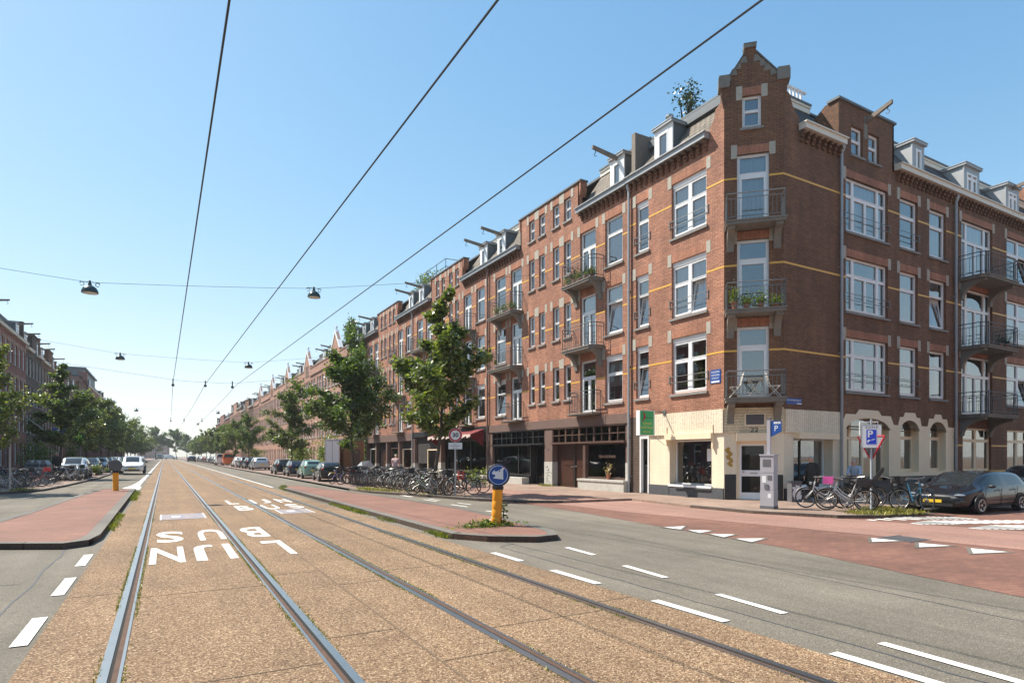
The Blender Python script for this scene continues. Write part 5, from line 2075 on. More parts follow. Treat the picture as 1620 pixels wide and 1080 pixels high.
def car_shell(root):
    """one smooth lofted hull, then cut into body and the separate panes"""
    vs, fs, mi = [], [], []
    for x, w, zb, zt, wb, zr, wr in CAR_ST:
        half = [(0, zb), (.8 * w, zb), (.97 * w, zb + .05), (w, zb + .22), (w * .997, (zb + zt) * .5 + .07), (wb, zt), (wr, zr - .045), (wr * .84, zr), (0, zr + .02)]
        vs += [(x, y, z) for y, z in half] + [(x, -y, z) for y, z in reversed(half[1:-1])]
    n, N = 16, len(CAR_ST)
    for i in range(N - 1):
        x0, x1 = CAR_ST[i][0], CAR_ST[i + 1][0]
        xm = (x0 + x1) / 2
        for k in range(n):
            fs.append((i * n + k, i * n + (k + 1) % n, (i + 1) * n + (k + 1) % n, (i + 1) * n + k))
            g = 0
            if k in (5, 10) and (-1.68 <= xm < -.36 and xm > -1.5 or -.26 < xm < .9):
                g = (1 if xm < -.3 else 2) if k == 5 else (3 if xm < -.3 else 4)
            if k in (7, 8) and .12 < xm < 1.05:
                g = 5
            if k in (7, 8) and -1.95 < xm < -1.68:
                g = 6
            mi.append(g)
    fs += [tuple(range(n - 1, -1, -1)), tuple((N - 1) * n + k for k in range(n))]
    mi += [0, 0]
    me = bpy.data.meshes.new('hull')
    me.from_pydata(vs, [], fs)
    for q in range(7):
        me.materials.append(m['car_black'])
    for p, g in zip(me.polygons, mi):
        p.material_index = g
    ob = bpy.data.objects.new('hull', me)
    COL.objects.link(ob)
    sb = ob.modifiers.new('sub', 'SUBSURF')
    sb.levels = 2
    bpy.context.view_layer.update()
    ev = bpy.data.meshes.new_from_object(ob.evaluated_get(bpy.context.evaluated_depsgraph_get()))
    bpy.data.objects.remove(ob)
    co = [v.co.copy() for v in ev.vertices]
    for g in range(7):
        b = MB()
        mp = {}
        for p in ev.polygons:
            if p.material_index == g:
                f = []
                for v in p.vertices:
                    if v not in mp:
                        mp[v] = len(b.v)
                        b.v.append(tuple(co[v]))
                    f.append(mp[v])
                b.f.append(tuple(f))
        b.build('body' if g == 0 else 'car_window', 'car_black' if g == 0 else 'car_glass', root, True, sharp=50)


def make_car(name, label, cat='car', van=False, group=None):
    """hatchback standing on its wheels, nose along +x"""
    root = thing(name, label, cat, (0, 0, 0), 0, group)
    if not van:
        st = [(-2.06, .60, .42, .66), (-2.04, .72, .34, .84), (-1.98, .79, .26, .98), (-1.75, .855, .21, 1.0), (-1.3, .875, .19, .98), (-.6, .88, .18, .95), (.2, .88, .18, .93), (.85, .87, .18, .92), (1.15, .865, .19, .90), (1.55, .84, .2, .84), (1.85, .79, .22, .74), (2.0, .70, .26, .64), (2.06, .56, .34, .56)]
        roof = [(-1.95, .77, -1.72, .56, 1.36), (-1.3, .82, -1.15, .60, 1.445), (-.2, .83, -.25, .61, 1.455), (1.12, .74, .28, .56, 1.40)]
    else:
        st = [(-2.3, .80, .40, .9), (-2.28, .86, .3, 1.1), (-1.8, .90, .22, 1.12), (-.6, .91, .2, 1.1), (.6, .91, .2, 1.08), (1.3, .90, .2, 1.05), (1.8, .86, .22, .95), (2.1, .78, .25, .78), (2.2, .64, .32, .62)]
        roof = [(-2.27, .85, -2.2, .74, 1.78), (-1.2, .88, -1.15, .78, 1.84), (.2, .88, .1, .76, 1.84), (1.55, .80, .75, .68, 1.76)]
    if not van:
        car_shell(root)
    else:
        b = MB()
        rings = []
        for x, w, zb, zt in st:
            h = zt - zb
            half = [(0, zb), (w * .86, zb), (w * .97, zb + .08), (w, zb + h * .35), (w * 1.0, zb + h * .62), (w * .965, zt - .045), (w * .90, zt), (0, zt + .03)]
            rings.append([(x, -y, z) for y, z in reversed(half[1:-1])][::-1] and [(x, y, z) for y, z in half] + [(x, -y, z) for y, z in reversed(half[1:-1])])
        n = len(rings[0])
        vs = [p for r in rings for p in r]
        fs = [(i * n + k, i * n + (k + 1) % n, (i + 1) * n + (k + 1) % n, (i + 1) * n + k) for i in range(len(rings) - 1) for k in range(n)]
        fs += [tuple(range(n - 1, -1, -1)), tuple((len(rings) - 1) * n + k for k in range(n))]
        b.add(vs, fs)
        # cabin
        zb = {True: 1.06, False: .90}[van]
        lo = [(x, w, zb + (.03 if i < 2 else 0)) for i, (x, w, *_r) in enumerate(roof)]
        hi = [(x, w, z) for _a, _b, x, w, z in roof]
        cv = []
        for (x0, w0, z0), (x1, w1, z1) in zip(lo, hi):
            cv += [(x0, w0, z0), (x1, w1, z1 - .03), (x1, w1 * .82, z1), (x1, 0, z1 + .025), (x1, -w1 * .82, z1), (x1, -w1, z1 - .03), (x0, -w0, z0)]
        k = 7
        cf = [(i * k + j, i * k + j + 1, (i + 1) * k + j + 1, (i + 1) * k + j) for i in range(3) for j in range(6)]
        cf += [tuple(range(7)), tuple(21 + q for q in range(6, -1, -1))]
        b.add(cv, cf)
        body = b.build('body', 'car_black', root, True, sharp=28)

        def P(i, s, t):
            (x0, w0, z0), (x1, w1, z1) = lo[i], hi[i]
            return Vector((x0 + (x1 - x0) * t, (w0 + (w1 - w0) * t) * s, z0 + (z1 - .03 - z0) * t))

        def glassq(pts, off):
            g = MB()
            g.poly([tuple(Vector(p) + Vector(off)) for p in pts])
            g.build('car_window', 'car_glass', root, recalc=False)

        for s in (1, -1):
            lerp = lambda a, c, u: a.lerp(c, u)
            B0, T0, B1, T1, B2, T2, B3, T3 = P(0, s, .14), P(0, s, .92), P(1, s, .14), P(1, s, .94), P(2, s, .12), P(2, s, .94), P(3, s, .12), P(3, s, .93)
            o = (0, .012 * s, 0)
            if not van:
                glassq([lerp(B0, B1, .35), lerp(B0, B1, 1.0), lerp(T0, T1, 1.0), lerp(T0, T1, .5)], o)
                glassq([lerp(B1, B2, .06), lerp(B1, B2, .95), lerp(T1, T2, .95), lerp(T1, T2, .05)], o)
            glassq([lerp(B2, B3, .04), lerp(B2, B3, .86), lerp(T2, T3, .86), lerp(T2, T3, .04)], o)
        a = [P(3, 1, .1), P(3, 1, .95), P(3, -1, .95), P(3, -1, .1)]
        a = [p * 1 for p in a]
        for p in a:
            p.y *= .93
        glassq(a, (.014, 0, .008))
        a = [P(0, -1, .22), P(0, -1, .93), P(0, 1, .93), P(0, 1, .22)]
        for p in a:
            p.y *= .90
        glassq(a, (-.014, 0, .004))
    xr, xf = (-1.24, 1.28) if not van else (-1.4, 1.45)
    hw = .872 if not van else .895
    ar = MB()
    for x in (xr, xf):
        for s in (1, -1):
            pts = [(x + .37 * math.cos(t), .31 + .37 * math.sin(t)) for t in [rad(-20 + 220 * q / 14) for q in range(15)]]
            y = (hw + .018) * s
            ar.prism(pts, y - .02 * s, y)
    ar.build('wheel_arch', 'plastic_black', root)
    for x in (xr, xf):
        for s in (1, -1):
            t = MB()
            t.lathe([(.19, -.09), (.29, -.095), (.315, -.06), (.315, .06), (.29, .095), (.19, .09)], (0, 0, 0), 22, 'y')
            w = t.build('wheel', 'tyre', root, True)
            w.location = (x, s * (hw - .05), .315)
            r = MB()
            r.ring((0, s * .088, 0), .20, .018, 'y', 20, 5)
            for q in range(5):
                for d in (-.13, .13):
                    an = 2 * PI * q / 5 + d
                    r.tube([(0, s * .07, 0), (.2 * math.cos(an), s * .085, .2 * math.sin(an))], .016, 4)
            r.lathe([(.045, s * .05), (.05, s * .09), (.0, s * .1)], (0, 0, 0), 10, 'y')
            r.build('rim', 'rim_silver', w)
    xe = 2.06 if not van else 2.2
    for s in (1, -1):
        f = MB()
        f.ball((xe - (.20 if not van else .18), .615 * s, .665 if not van else .82), .17, .13, .052, 14, 8)
        f.build('headlight', 'head_lamp', root, True)
        f = MB()
        if van:
            f.box(-2.31, -2.24, s * .70, s * .84, .95, 1.4)
        else:
            f.ball((-1.97, .70 * s, .90), .07, .11, .10, 10, 6)
        f.build('tail_light', 'tail_lamp', root, True)
        f = MB()
        f.ball(((.86 if not van else 1.2), s * .98, .97 if not van else 1.18), .07, .10, .065, 10, 6)
        f.tube([((.9 if not van else 1.22), s * .84, .93 if not van else 1.1), ((.87 if not van else 1.2), s * .95, .96 if not van else 1.15)], .025, 5)
        f.build('mirror', 'plastic_black', root, True)
    zg = .44 if not van else .55
    MB().box(xe - .12, xe + .0, -.52, .52, zg - .17, zg - .07).box(xe - .16, xe - .012, -.44, .44, zg + .115, zg + .165).build('grille', 'plastic_black', root)
    MB().box(xe - .05, xe + .012, -.24, .24, zg - .045, zg + .06).build('number_plate', 'plate_yellow', root)
    MB().box(-xe - .015, -xe + .05, -.25, .25, .60, .70).build('number_plate', 'plate_yellow', root)
    MB().lathe([(.0, xe - .1), (.06, xe - .085), (.06, xe - .035), (.0, xe - .03)], (0, 0, zg + .175), 14, 'x').build('badge', 'chrome', root)
    d = MB()
    for s in (1, -1):
        for x in (-.98, .02, 1.0) if not van else (-.3, .75):
            d.box(x - .006, x + .006, s * (hw + .012), s * (hw + .022), .28, .92)
        d.box(-.98, 1.0, s * (hw + .012), s * (hw + .022), .275, .287)
        for x in (-.75, .2):
            d.box(x - .09, x + .09, s * (hw + .012), s * (hw + .045), .80, .825)
    d.build('door_seam', 'plastic_black', root)
    return root


car = make_car('parked_car', 'black hatchback with yellow plate parked in the side street, nose to the bicycles')
car.location = (19.8, 8.62, .0)
car.rotation_euler = (0, 0, PI)
car.scale = (.92, .93, .75)
CS = (.9, .72, .77)
GC = 'cars parked along the right kerb'


def park(colour, x, y, rz, lab, sc=CS, group=None, name=None):
    c = clone(car, (x, y, .085), rz, lab, group, sc)
    c.name = name or 'parked_car'
    recolor(c, 'body', 'car_' + colour)
    return c


UP = PI / 2
c = park('grey', 25.2, 9.0, PI, 'grey car half hidden behind the black hatchback at the right edge', (1., .95, .78))
park('black', 8.3, 36.5, UP - .08, 'black estate car with red tail light parked next to the row of bicycles', group=GC)
green = park('green', 8.35, 41.6, UP - .06, 'mint green small car parked between two black cars', (.85, .74, .82), GC)
park('navy', 8.3, 46.8, UP - .05, 'dark blue car parked in front of the mint green one', group=GC)
park('black', 8.3, 52.2, UP - .03, 'black car parked behind the gap, next to the garden shrub', (.95, .8, .82), GC)
park('silver', 8.6, 68.5, UP, 'silver car parked beyond the gap on the right with rear to the camera', (1, .95, .9), GC)
park('navy', 8.6, 75, UP, 'dark blue car just beyond the silver one on the right', (1, .95, .9), GC)
park('grey', 8.6, 81.5, UP, 'grey car two places beyond the silver one on the right', (1, .95, .9), GC)
park('white', 8.6, 88, UP, 'white car three places beyond the silver one on the right', (1, .95, .9), GC)
FR = 'far parked cars, right side'
for k, y in enumerate((120, 126.5, 133, 139.5, 146, 153, 160, 167, 174, 181, 190, 198, 207)):
    park(('black', 'silver', 'grey', 'navy', 'white', 'black', 'red')[k % 7], 8.6, y, UP, 'distant parked car in the line along the right kerb', (1, .95, .9), FR)
van = make_car('parked_van', 'orange van parked on the right beside a white one', 'van', True)
van.location = (8.55, 103.5, .085)
van.rotation_euler = (0, 0, UP)
recolor(van, 'body', 'car_orange')
v2 = clone(van, (8.1, 110.5, .085), UP, 'white van parked on the right next to the orange one')
recolor(v2, 'body', 'car_white')
# left side
GLc = 'cars parked along the left kerb'
DN = -PI / 2
park('silver', -5.3, 50.5, DN, 'silver car parked at the front of the line on the left', (1, .95, .92), GLc)
park('black', -5.2, 57.5, DN, 'black car behind the silver one on the left', (1, .95, .92), GLc)
park('navy', -5.2, 66, DN, 'dark blue car parked by the clipped bush on the left', (1, .95, .92), GLc)
park('black', -5.2, 72.5, DN, 'second dark car beyond the clipped bush on the left', (1, .95, .92), GLc)
for k, y in enumerate((79, 85.5, 92, 98.5, 105, 112, 119, 126, 134, 142, 150, 160, 170, 182)):
    park(('grey', 'white', 'navy', 'silver', 'black', 'silver')[k % 6], -5.2, y, DN, 'distant parked car in the line along the left kerb', (1, .95, .92), 'far parked cars, left side')
park('white', -2.3, 60, DN, 'white car driving towards the camera beside the left track', (1, 1, .97), name='moving_car')
park('navy', 5.7, 168, UP, 'dark blue car driving away in the right hand lane', (1, 1, 1), name='moving_car')
v3 = clone(van, (2.2, 330, 0), 0, 'white van crossing the street at its far end', scale=1.15)
recolor(v3, 'body', 'car_white')
v4 = clone(van, (-2.0, 320, 0), -PI / 2, 'dark van facing the camera at the far end of the tracks', scale=1.3)
recolor(v4, 'body', 'car_black')


# ------------------------------------------------------------------ bicycles
def make_bike(colour, label, low=True, group=None, rack=True):
    root = thing('bicycle', label, 'bicycle', (0, 0, 0), 0, group)
    r = .335
    F = MB()
    bb, st, sd = (-.06, 0, .28), (-.22, 0, .72), (-.28, 0, .90)
    h0, h1 = (.33, 0, .60), (.27, 0, .86)
    fx, rx = (.55, 0, r), (-.53, 0, r)
    if low:
        F.tube([h0, (.2, 0, .46), (.02, 0, .33), bb], .022, 7)
        F.tube([(.30, 0, .72), (.14, 0, .52), (-.02, 0, .42), (-.13, 0, .47)], .016, 6)
    else:
        F.tube([h0, bb], .02, 7)
        F.tube([(.28, 0, .80), (-.21, 0, .74)], .017, 6)
    F.tube([bb, sd], .018, 7)
    F.tube([h0, h1], .022, 7)
    for s in (-.05, .05):
        F.tube([bb, (rx[0], s, rx[2])], .011, 5)
        F.tube([(-.2, 0, .68), (rx[0], s, rx[2])], .009, 5)
        F.tube([(h0[0], 0, .60), (.36, s, .56), (.47, s, .42), (fx[0], s, fx[2])], .011, 5)
    F.build('frame', 'bike_' + colour, root, True)
    for x in (fx, rx):
        w = MB()
        w.ring((0, 0, 0), r - .018, .02, 'y', 30, 6)
        wo = w.build('wheel', 'tyre', root, True)
        wo.location = x
        q = MB()
        q.ring((0, 0, 0), r - .042, .009, 'y', 28, 4)
        for k in range(14):
            a = 2 * PI * k / 14
            q.tube([(0, .02 * (-1) ** k, 0), ((r - .045) * math.cos(a), 0, (r - .045) * math.sin(a))], .0026, 3)
        q.lathe([(.03, -.05), (.03, .05)], (0, 0, 0), 8, 'y')
        q.build('rim', 'chrome', wo)
    g = MB()
    for x, a0, a1 in ((fx, 35, 190), (rx, -5, 175)):
        pts = [(x[0] + (r + .022) * math.cos(rad(a0 + (a1 - a0) * k / 12)), 0, x[2] + (r + .022) * math.sin(rad(a0 + (a1 - a0) * k / 12))) for k in range(13)]
        for k in range(12):
            p, q_ = pts[k], pts[k + 1]
            g.add([(p[0], -.025, p[2]), (p[0], .025, p[2]), (q_[0], .025, q_[2]), (q_[0], -.025, q_[2])], [(0, 1, 2, 3)])
    g.build('mudguard', 'bike_' + colour if colour in ('silver', 'white') else 'plastic_black', root, recalc=False)
    hb = MB()
    hb.tube([h1, (.255, 0, .96)], .014, 6)
    hb.tube([(.05, -.30, .99), (.16, -.27, 1.02), (.27, -.12, .99), (.27, .12, .99), (.16, .27, 1.02), (.05, .30, .99)], .012, 6)
    hb.build('handlebar', 'chrome', root, True)
    hg = MB()
    for s in (-1, 1):
        hg.tube([(.06, s * .297, .992), (-.05, s * .32, .97)], .018, 6)
    hg.build('grip', 'plastic_black', root)
    sa = MB()
    sa.ball((-.31, 0, .93), .14, .09, .035, 10, 6).ball((-.20, 0, .935), .10, .04, .028, 8, 5)
    sa.build('saddle', 'plastic_black', root, True)
    if rack:
        k = MB()
        for s in (-.06, .06):
            k.tube([(-.24, s, .72), (-.82, s, .72)], .007, 4)
            k.tube([(-.78, s, .72), (rx[0], s, rx[2])], .006, 4)
        for x in (-.35, -.5, -.65, -.8):
            k.tube([(x, -.06, .72), (x, .06, .72)], .006, 4)
        k.build('luggage_rack', 'plastic_black', root)
    c = MB()
    c.ring((bb[0], .045, bb[2]), .085, .01, 'y', 16, 4)
    c.tube([(bb[0], .06, bb[2]), (bb[0] + .1, .07, bb[2] - .14)], .01, 5)
    c.tube([(bb[0], -.06, bb[2]), (bb[0] - .1, -.07, bb[2] + .14)], .01, 5)
    c.box(bb[0] + .06, bb[0] + .15, .06, .14, bb[2] - .155, bb[2] - .13).box(bb[0] - .15, bb[0] - .06, -.14, -.06, bb[2] + .13, bb[2] + .155)
    c.tube([(bb[0], .045, bb[2] + .085), (rx[0], .045, rx[2] + .04)], .004, 4).tube([(bb[0], .045, bb[2] - .085), (rx[0], .045, rx[2] - .04)], .004, 4)
    c.build('crank', 'chrome', root)
    l = MB()
    l.ball((.40, 0, .80), .05, .05, .05, 8, 6)
    l.build('lamp', 'head_lamp', root, True)
    s = MB()
    s.tube([(-.12, .06, .26), (-.16, .18, .02)], .01, 5)
    s.build('kickstand', 'plastic_black', root)
    return root


def front_crate(root, mat, z=.84, h=.19, wd=.14):
    b = MB()
    x0, x1, y0, y1 = .35, .62, -wd, wd
    for q in range(4):
        zz = z + h * q / 3.4
        b.box(x0, x1, y0, y0 + .012, zz, zz + h * .14).box(x0, x1, y1 - .012, y1, zz, zz + h * .2)
        b.box(x0, x0 + .012, y0 + .012, y1 - .012, zz, zz + h * .2).box(x1 - .012, x1, y0 + .012, y1 - .012, zz, zz + h * .2)
    b.box(x0, x1, y0, y1, z - .012, z)
    for x in (x0, x1 - .02):
        for y in (y0, y1 - .02):
            b.box(x + .001, x + .02, y + .001, y + .02, z, z + h)
    b.build('crate', mat, root)


def child_seat(root):
    b = MB()
    b.prism([(-.30, .80), (-.66, .74), (-.70, .80), (-.98, 1.22), (-1.0, 1.32), (-.94, 1.34), (-.86, 1.24), (-.62, .90), (-.36, .86)], -.13, .13)
    b.box(-.66, -.30, -.17, -.13, .78, .98).box(-.66, -.30, .13, .17, .78, .98)
    b.tube([(-.36, -.15, .8), (-.28, -.16, .55), (-.2, -.16, .42)], .03, 6).tube([(-.36, .15, .8), (-.28, .16, .55), (-.2, .16, .42)], .03, 6)
    b.build('child_seat', 'plastic_black', root, True)


BS = .86
bikeA = make_bike('silver', 'silver bicycle with pink front crate and dark child seat below the zone parking sign')
bikeA.location = (15.55, 9.55, .09)
bikeA.rotation_euler = (rad(-4), 0, rad(118))
bikeA.scale = (BS,) * 3
front_crate(bikeA, 'pink_crate')
child_seat(bikeA)
bikeB = make_bike('white', 'pale bicycle just behind the silver one with the child seat')
bikeB.location = (16.25, 9.95, .09)
bikeB.rotation_euler = (rad(3), 0, rad(128))
bikeB.scale = (BS,) * 3
bikeC = make_bike('black', 'black bicycle standing between the child seat bicycle and the parked black car', False)
bikeC.location = (16.55, 9.2, .09)
bikeC.rotation_euler = (rad(3), 0, rad(-30))
bikeC.scale = (BS,) * 3
front_crate(bikeC, 'plastic_black')
bikeD = make_bike('blue', 'blue bicycle seen head on in front of the black hatchback')
bikeD.location = (17.3, 8.75, .09)
bikeD.rotation_euler = (rad(4), 0, rad(-118))
bikeD.scale = (BS,) * 3
bikeE = clone(bikeC, (16.9, 9.9, .09), rad(160), 'black bicycle with front crate leaning by the wall behind the other bicycles')
clone(bikeB, (15.9, 10.4, .09), rad(142), 'white bicycle hidden furthest back in the corner group')
recolor(bikeE, 'frame', 'bike_brown')
protos = [bikeA, bikeB, bikeC, bikeD]
plainP = [bikeB, bikeC, bikeD]
rn = random.Random(51)
GB = 'bicycles in the long row on the right'
row = []
# long row between the speed sign and the parked estate car
y, k = 21.6, 0
while y < 32.6:
    x = 8.75 - .055 * (y - 21.6) + rn.uniform(-.12, .12)
    c = clone(plainP[k % 3], (x + .55, y, .085), rad(rn.choice((176, 186, 2, -8))) + rn.gauss(0, .16), 'bicycle packed tightly into the row along the right kerb', GB, BS * rn.uniform(.98, 1.06))
    c.rotation_euler = (rad(rn.uniform(-7, 7)), 0, c.rotation_euler.z)
    recolor(c, 'frame', 'bike_' + rn.choice(('black', 'black', 'brown', 'silver', 'white', 'green', 'brown', 'red', 'silver')))
    y += rn.uniform(.34, .50)
    k += 1
y = 23
while y < 32.5:
    c = clone(plainP[k % 3], (10.5 + rn.uniform(-.2, .2), y, .085), rad(rn.choice((170, 5))) + rn.gauss(0, .2), 'bicycle in the second row, behind the long row on the right', 'bicycles in the back row on the right', BS)
    recolor(c, 'frame', 'bike_' + rn.choice(('black', 'silver', 'black', 'brown')))
    y += rn.uniform(.45, .75)
    k += 1
c = clone(bikeB, (7.95, 32.1, .085), rad(205), 'purple bicycle at the far left end of the long row', None, BS)
recolor(c, 'frame', 'bike_purple')
c = clone(bikeC, (8.2, 31.2, .085), rad(195), 'black bicycle whose round wheel shows before the black estate car', None, BS)
# around the sign
c = clone(bikeC, (9.55, 20.55, .085), rad(-18), 'dark bicycle leaning on the speed sign pole, its rear wheel to the right', None, BS)
c.rotation_euler = (rad(-6), 0, rad(155))
c = clone(bikeB, (8.85, 20.9, .085), rad(-75), 'bicycle with its front wheel turned to the road, beside the tree trunk', None, BS)
recolor(c, 'frame', 'bike_brown')
c = clone(bikeB, (8.45, 21.3, .085), rad(152), 'pale bicycle left of the tree trunk', None, BS)
recolor(c, 'frame', 'bike_silver')
c = clone(bikeD, (10.4, 21.4, .085), rad(165), 'bicycle with red crate panniers behind the speed sign', None, BS)
front_crate(c, 'red_crate', .66, .3)
# left pavement
GLb = 'bicycles on the left pavement'
for k, (x, y, rz, col, lab) in enumerate(((-6.1, 34.3, 10, 'silver', 'silver bicycle cut by the left edge of the photo'), (-5.75, 35.3, 30, 'black', 'black bicycle with spoked wheel near the left edge'),
                                   (-5.5, 35.9, 20, 'black', 'second black bicycle from the left edge'), (-5.3, 36.4, 40, 'red', 'bicycle with a red front crate left of the grey bins'),
                                   (-6.3, 36.6, 25, 'black', 'bicycle standing behind the ones at the left edge'), (-6.6, 37.6, 15, 'green', 'bicycle furthest back near the left edge'),
                                   (-7.0, 36.2, 35, 'silver', 'pale bicycle behind the ones at the left edge'))):
    c = clone(plainP[k % 3], (x, y, .085), rad(rz - 20), lab, GLb, BS)
    recolor(c, 'frame', 'bike_' + col)
    if col == 'red':
        front_crate(c, 'red_crate')
for k in range(12):
    c = clone(plainP[k % 3], (-4.75 - .1 * (k % 4) - .25 * (k % 2), 43.2 + .42 * k, .085), rad(rn.uniform(-25, 30)), 'bicycle packed in the cluster between the grey bins and the parked silver car', 'bicycles between bins and silver car', BS)
    recolor(c, 'frame', 'bike_' + rn.choice(('black', 'black', 'silver', 'blue', 'red')))
for k in range(9):
    clone(plainP[k % 3], (-8.2 - .3 * (k % 2), 38 + .9 * k, .085), rad(rn.uniform(60, 110)), 'bicycle in the back row by the houses on the left', 'bicycles by the left houses', BS)

# ------------------------------------------------------------------ bollards, signs, machine, bins


def bollard(x, y, lab, tilt, face, facing):
    root = thing('bollard', lab, 'bollard', (x, y, .1))
    b = MB()
    b.lathe([(.105, -.05), (.105, .16), (.103, .168), (.103, .172), (.105, .18), (.105, .33), (.102, .337), (.102, .341), (.105, .35), (.105, .50), (.102, .507), (.102, .511), (.105, .52), (.105, .745), (.02, .745)], (0, 0, 0), 20)
    b.build('post', 'bollard_yellow', root, True)
    n = MB()
    n.lathe([(.085, .735), (.115, .745), (.12, .805), (.085, .835), (.03, .835)], (0, 0, 0), 16)
    n.build('collar', 'plastic_black', root, True)
    M = T(0, 0, 1.04) @ RZ(facing)
    h = MB(M)
    h.lathe([(.0, -.075), (.21, -.075), (.235, -.06), (.235, .05), (.222, .06), (.0, .06)], (0, 0, 0), 32, 'y')
    hd = h.build('sign_box', 'plastic_black' if face else 'rim_dark', root, True)
    if face:
        d = MB(M)
        d.lathe([(.0, .0605), (.212, .0605), (.212, .064), (.0, .064)], (0, 0, 0), 36, 'y')
        d.build('sign_disc', 'sign_blue', hd, True)
        r = MB(M)
        r.ring((0, .064, 0), .19, .0055, 'y', 40, 6)
        # arrow pasted over with a pale cut-out shape
        pts = [(.135, .04), (.09, .095), (.055, .065), (-.03, .11), (-.095, .165), (-.125, .15), (-.095, .10), (-.105, -.085), (.11, -.07), (.055, -.02), (.075, .005), (.12, .01)]
        r.prism([(x_, z_) for x_, z_ in pts], .0645, .067)
        r.build('arrow', 'sign_white', hd)
        e = MB(M)
        e.prism([(-.095, .155), (-.122, .148), (-.13, .175), (-.085, .18)], .0672, .0685)
        e.build('red_tip', 'red_crate', hd)
        e = MB(M)
        e.prism([(.0, .068), (-.03, .075), (-.04, .095), (-.012, .09)], .0675, .0688)
        e.build('dark_mark', 'plastic_black', hd)
    root.rotation_euler = tilt
    return root


face_cam = lambda x, y: math.atan2(-y, -x) - PI / 2
bollard(5.92, 11.04, 'yellow bollard with blue arrow sign standing in weeds on the right island', (0, rad(3), 0), True, face_cam(5.92, 11.04) - .05)
bollard(-1.75, 29.84, 'orange bollard with dark unlit sign seen from behind on the left island', (0, 0, 0), False, PI)


def sign_pole(root, h, r=.03, mat='galvanised', x=0, y=0):
    MB().lathe([(r * 1.5, -.05), (r * 1.5, .1), (r, .12), (r, h), (.0, h + .005)], (x, y, 0), 10).build('pole', mat, root, True)


root = thing('speed_sign', 'round speed limit 30 sign with a white text plate on a grey pole', 'traffic sign', (9.19, 20.29, .08), face_cam(9.19, 20.29) + .12)
sign_pole(root, 2.45)
b = MB()
b.lathe([(.0, .032), (.25, .032), (.25, .05), (.0, .05)], (0, 0, 2.21), 36, 'y')
d = b.build('sign_plate', 'sign_white', root)
b = MB()
ro, ri = .24, .175
for k in range(40):
    a0, a1 = 2 * PI * k / 40, 2 * PI * (k + 1) / 40
    b.quad((ro * math.cos(a0), .053, 2.21 + ro * math.sin(a0)), (ro * math.cos(a1), .053, 2.21 + ro * math.sin(a1)), (ri * math.cos(a1), .053, 2.21 + ri * math.sin(a1)), (ri * math.cos(a0), .053, 2.21 + ri * math.sin(a0)))
b.build('red_ring', 'sign_red', d, recalc=False)
text('30', .205, 'black_paint', TF(0, .054, 2.205), d, 'digits', .002, 1.1, off=.006)
b = MB()
b.box(-.25, .25, .032, .046, 1.70, 1.935)
p = b.build('text_plate', 'sign_white', root)
for k, tx in enumerate(('m.u.v.', 'gebiedsverbod', 'zie kaart')):
    text(tx, .058, 'black_paint', TF(0, .048, 1.89 - .07 * k), p, 'lettering', .001)

root = thing('zone_sign', 'white zone parking sign on a pole with give way triangles turned away behind it', 'traffic sign', (16.18, 9.26, .08), face_cam(16.18, 9.26) + .10)
sign_pole(root, 2.42, .028)
MB().box(-.235, .235, .03, .055, 1.66, 2.28).build('sign_plate', 'sign_white', root)
d = root.children[-1]
b = MB()
for z0, z1 in ((1.66, 1.675), (2.265, 2.28)):
    b.box(-.235, .235, .0552, .058, z0, z1)
for x0, x1 in ((-.235, -.22), (.22, .235)):
    b.box(x0, x1, .0552, .058, 1.675, 2.265)
b.build('sign_rim', 'sign_back', d)
MB().box(-.115, .115, .0552, .058, 1.76, 2.14).build('blue_panel', 'sign_zone_blue', d)
text('ZONE', .085, 'black_paint', TF(0, .0585, 2.20), d, 'lettering', .001, 1.1, spacing=1.25)
text('P', .25, 'sign_white', TF(.03, .0585, 2.02), d, 'lettering', .001, off=.006)
b = MB()
b.poly([(.07, .0592, 1.79), (.10, .0592, 1.83), (.075, .0592, 1.88), (.03, .0592, 1.87), (.02, .0592, 1.85), (.06, .0592, 1.84)])
b.poly([(.0, .0592, 1.86), (-.08, .0592, 1.89), (-.08, .0592, 1.905), (.0, .0592, 1.88)])
b.build('hand_symbol', 'sign_white', d, recalc=False)
b = MB(T(0, 0, 0) @ RZ(rad(-38)))
b.prism([(-.33, 1.97), (.33, 1.97), (0, 1.38)], -.06, -.045)
g = b.build('give_way_back', 'sign_back', root)
b = MB(RZ(rad(-38)))
for a, c in (((-.33, 1.97), (0, 1.38)), ((0, 1.38), (.33, 1.97)), ((.33, 1.97), (-.33, 1.97))):
    b.tube([(a[0], -.05, a[1]), (c[0], -.05, c[1])], .022, 6)
b.build('red_edge', 'sign_red', g)
b = MB(RZ(rad(22)))
b.prism([(-.31, 1.97), (.31, 1.97), (0, 1.40)], -.09, -.075)
g = b.build('give_way_back', 'sign_back', root)
b = MB(RZ(rad(22)))
for a, c in (((-.31, 1.97), (0, 1.40)), ((0, 1.40), (.31, 1.97))):
    b.tube([(a[0], -.08, a[1]), (c[0], -.08, c[1])], .02, 6)
b.build('red_edge', 'sign_red', g)
b = MB(RZ(rad(28)))
b.tube([(-.25, -.1, 2.0), (-.25, -.1, 2.35), (.25, -.1, 2.35), (.25, -.1, 2.0)], .015, 6)
b.build('frame', 'sign_white', root)

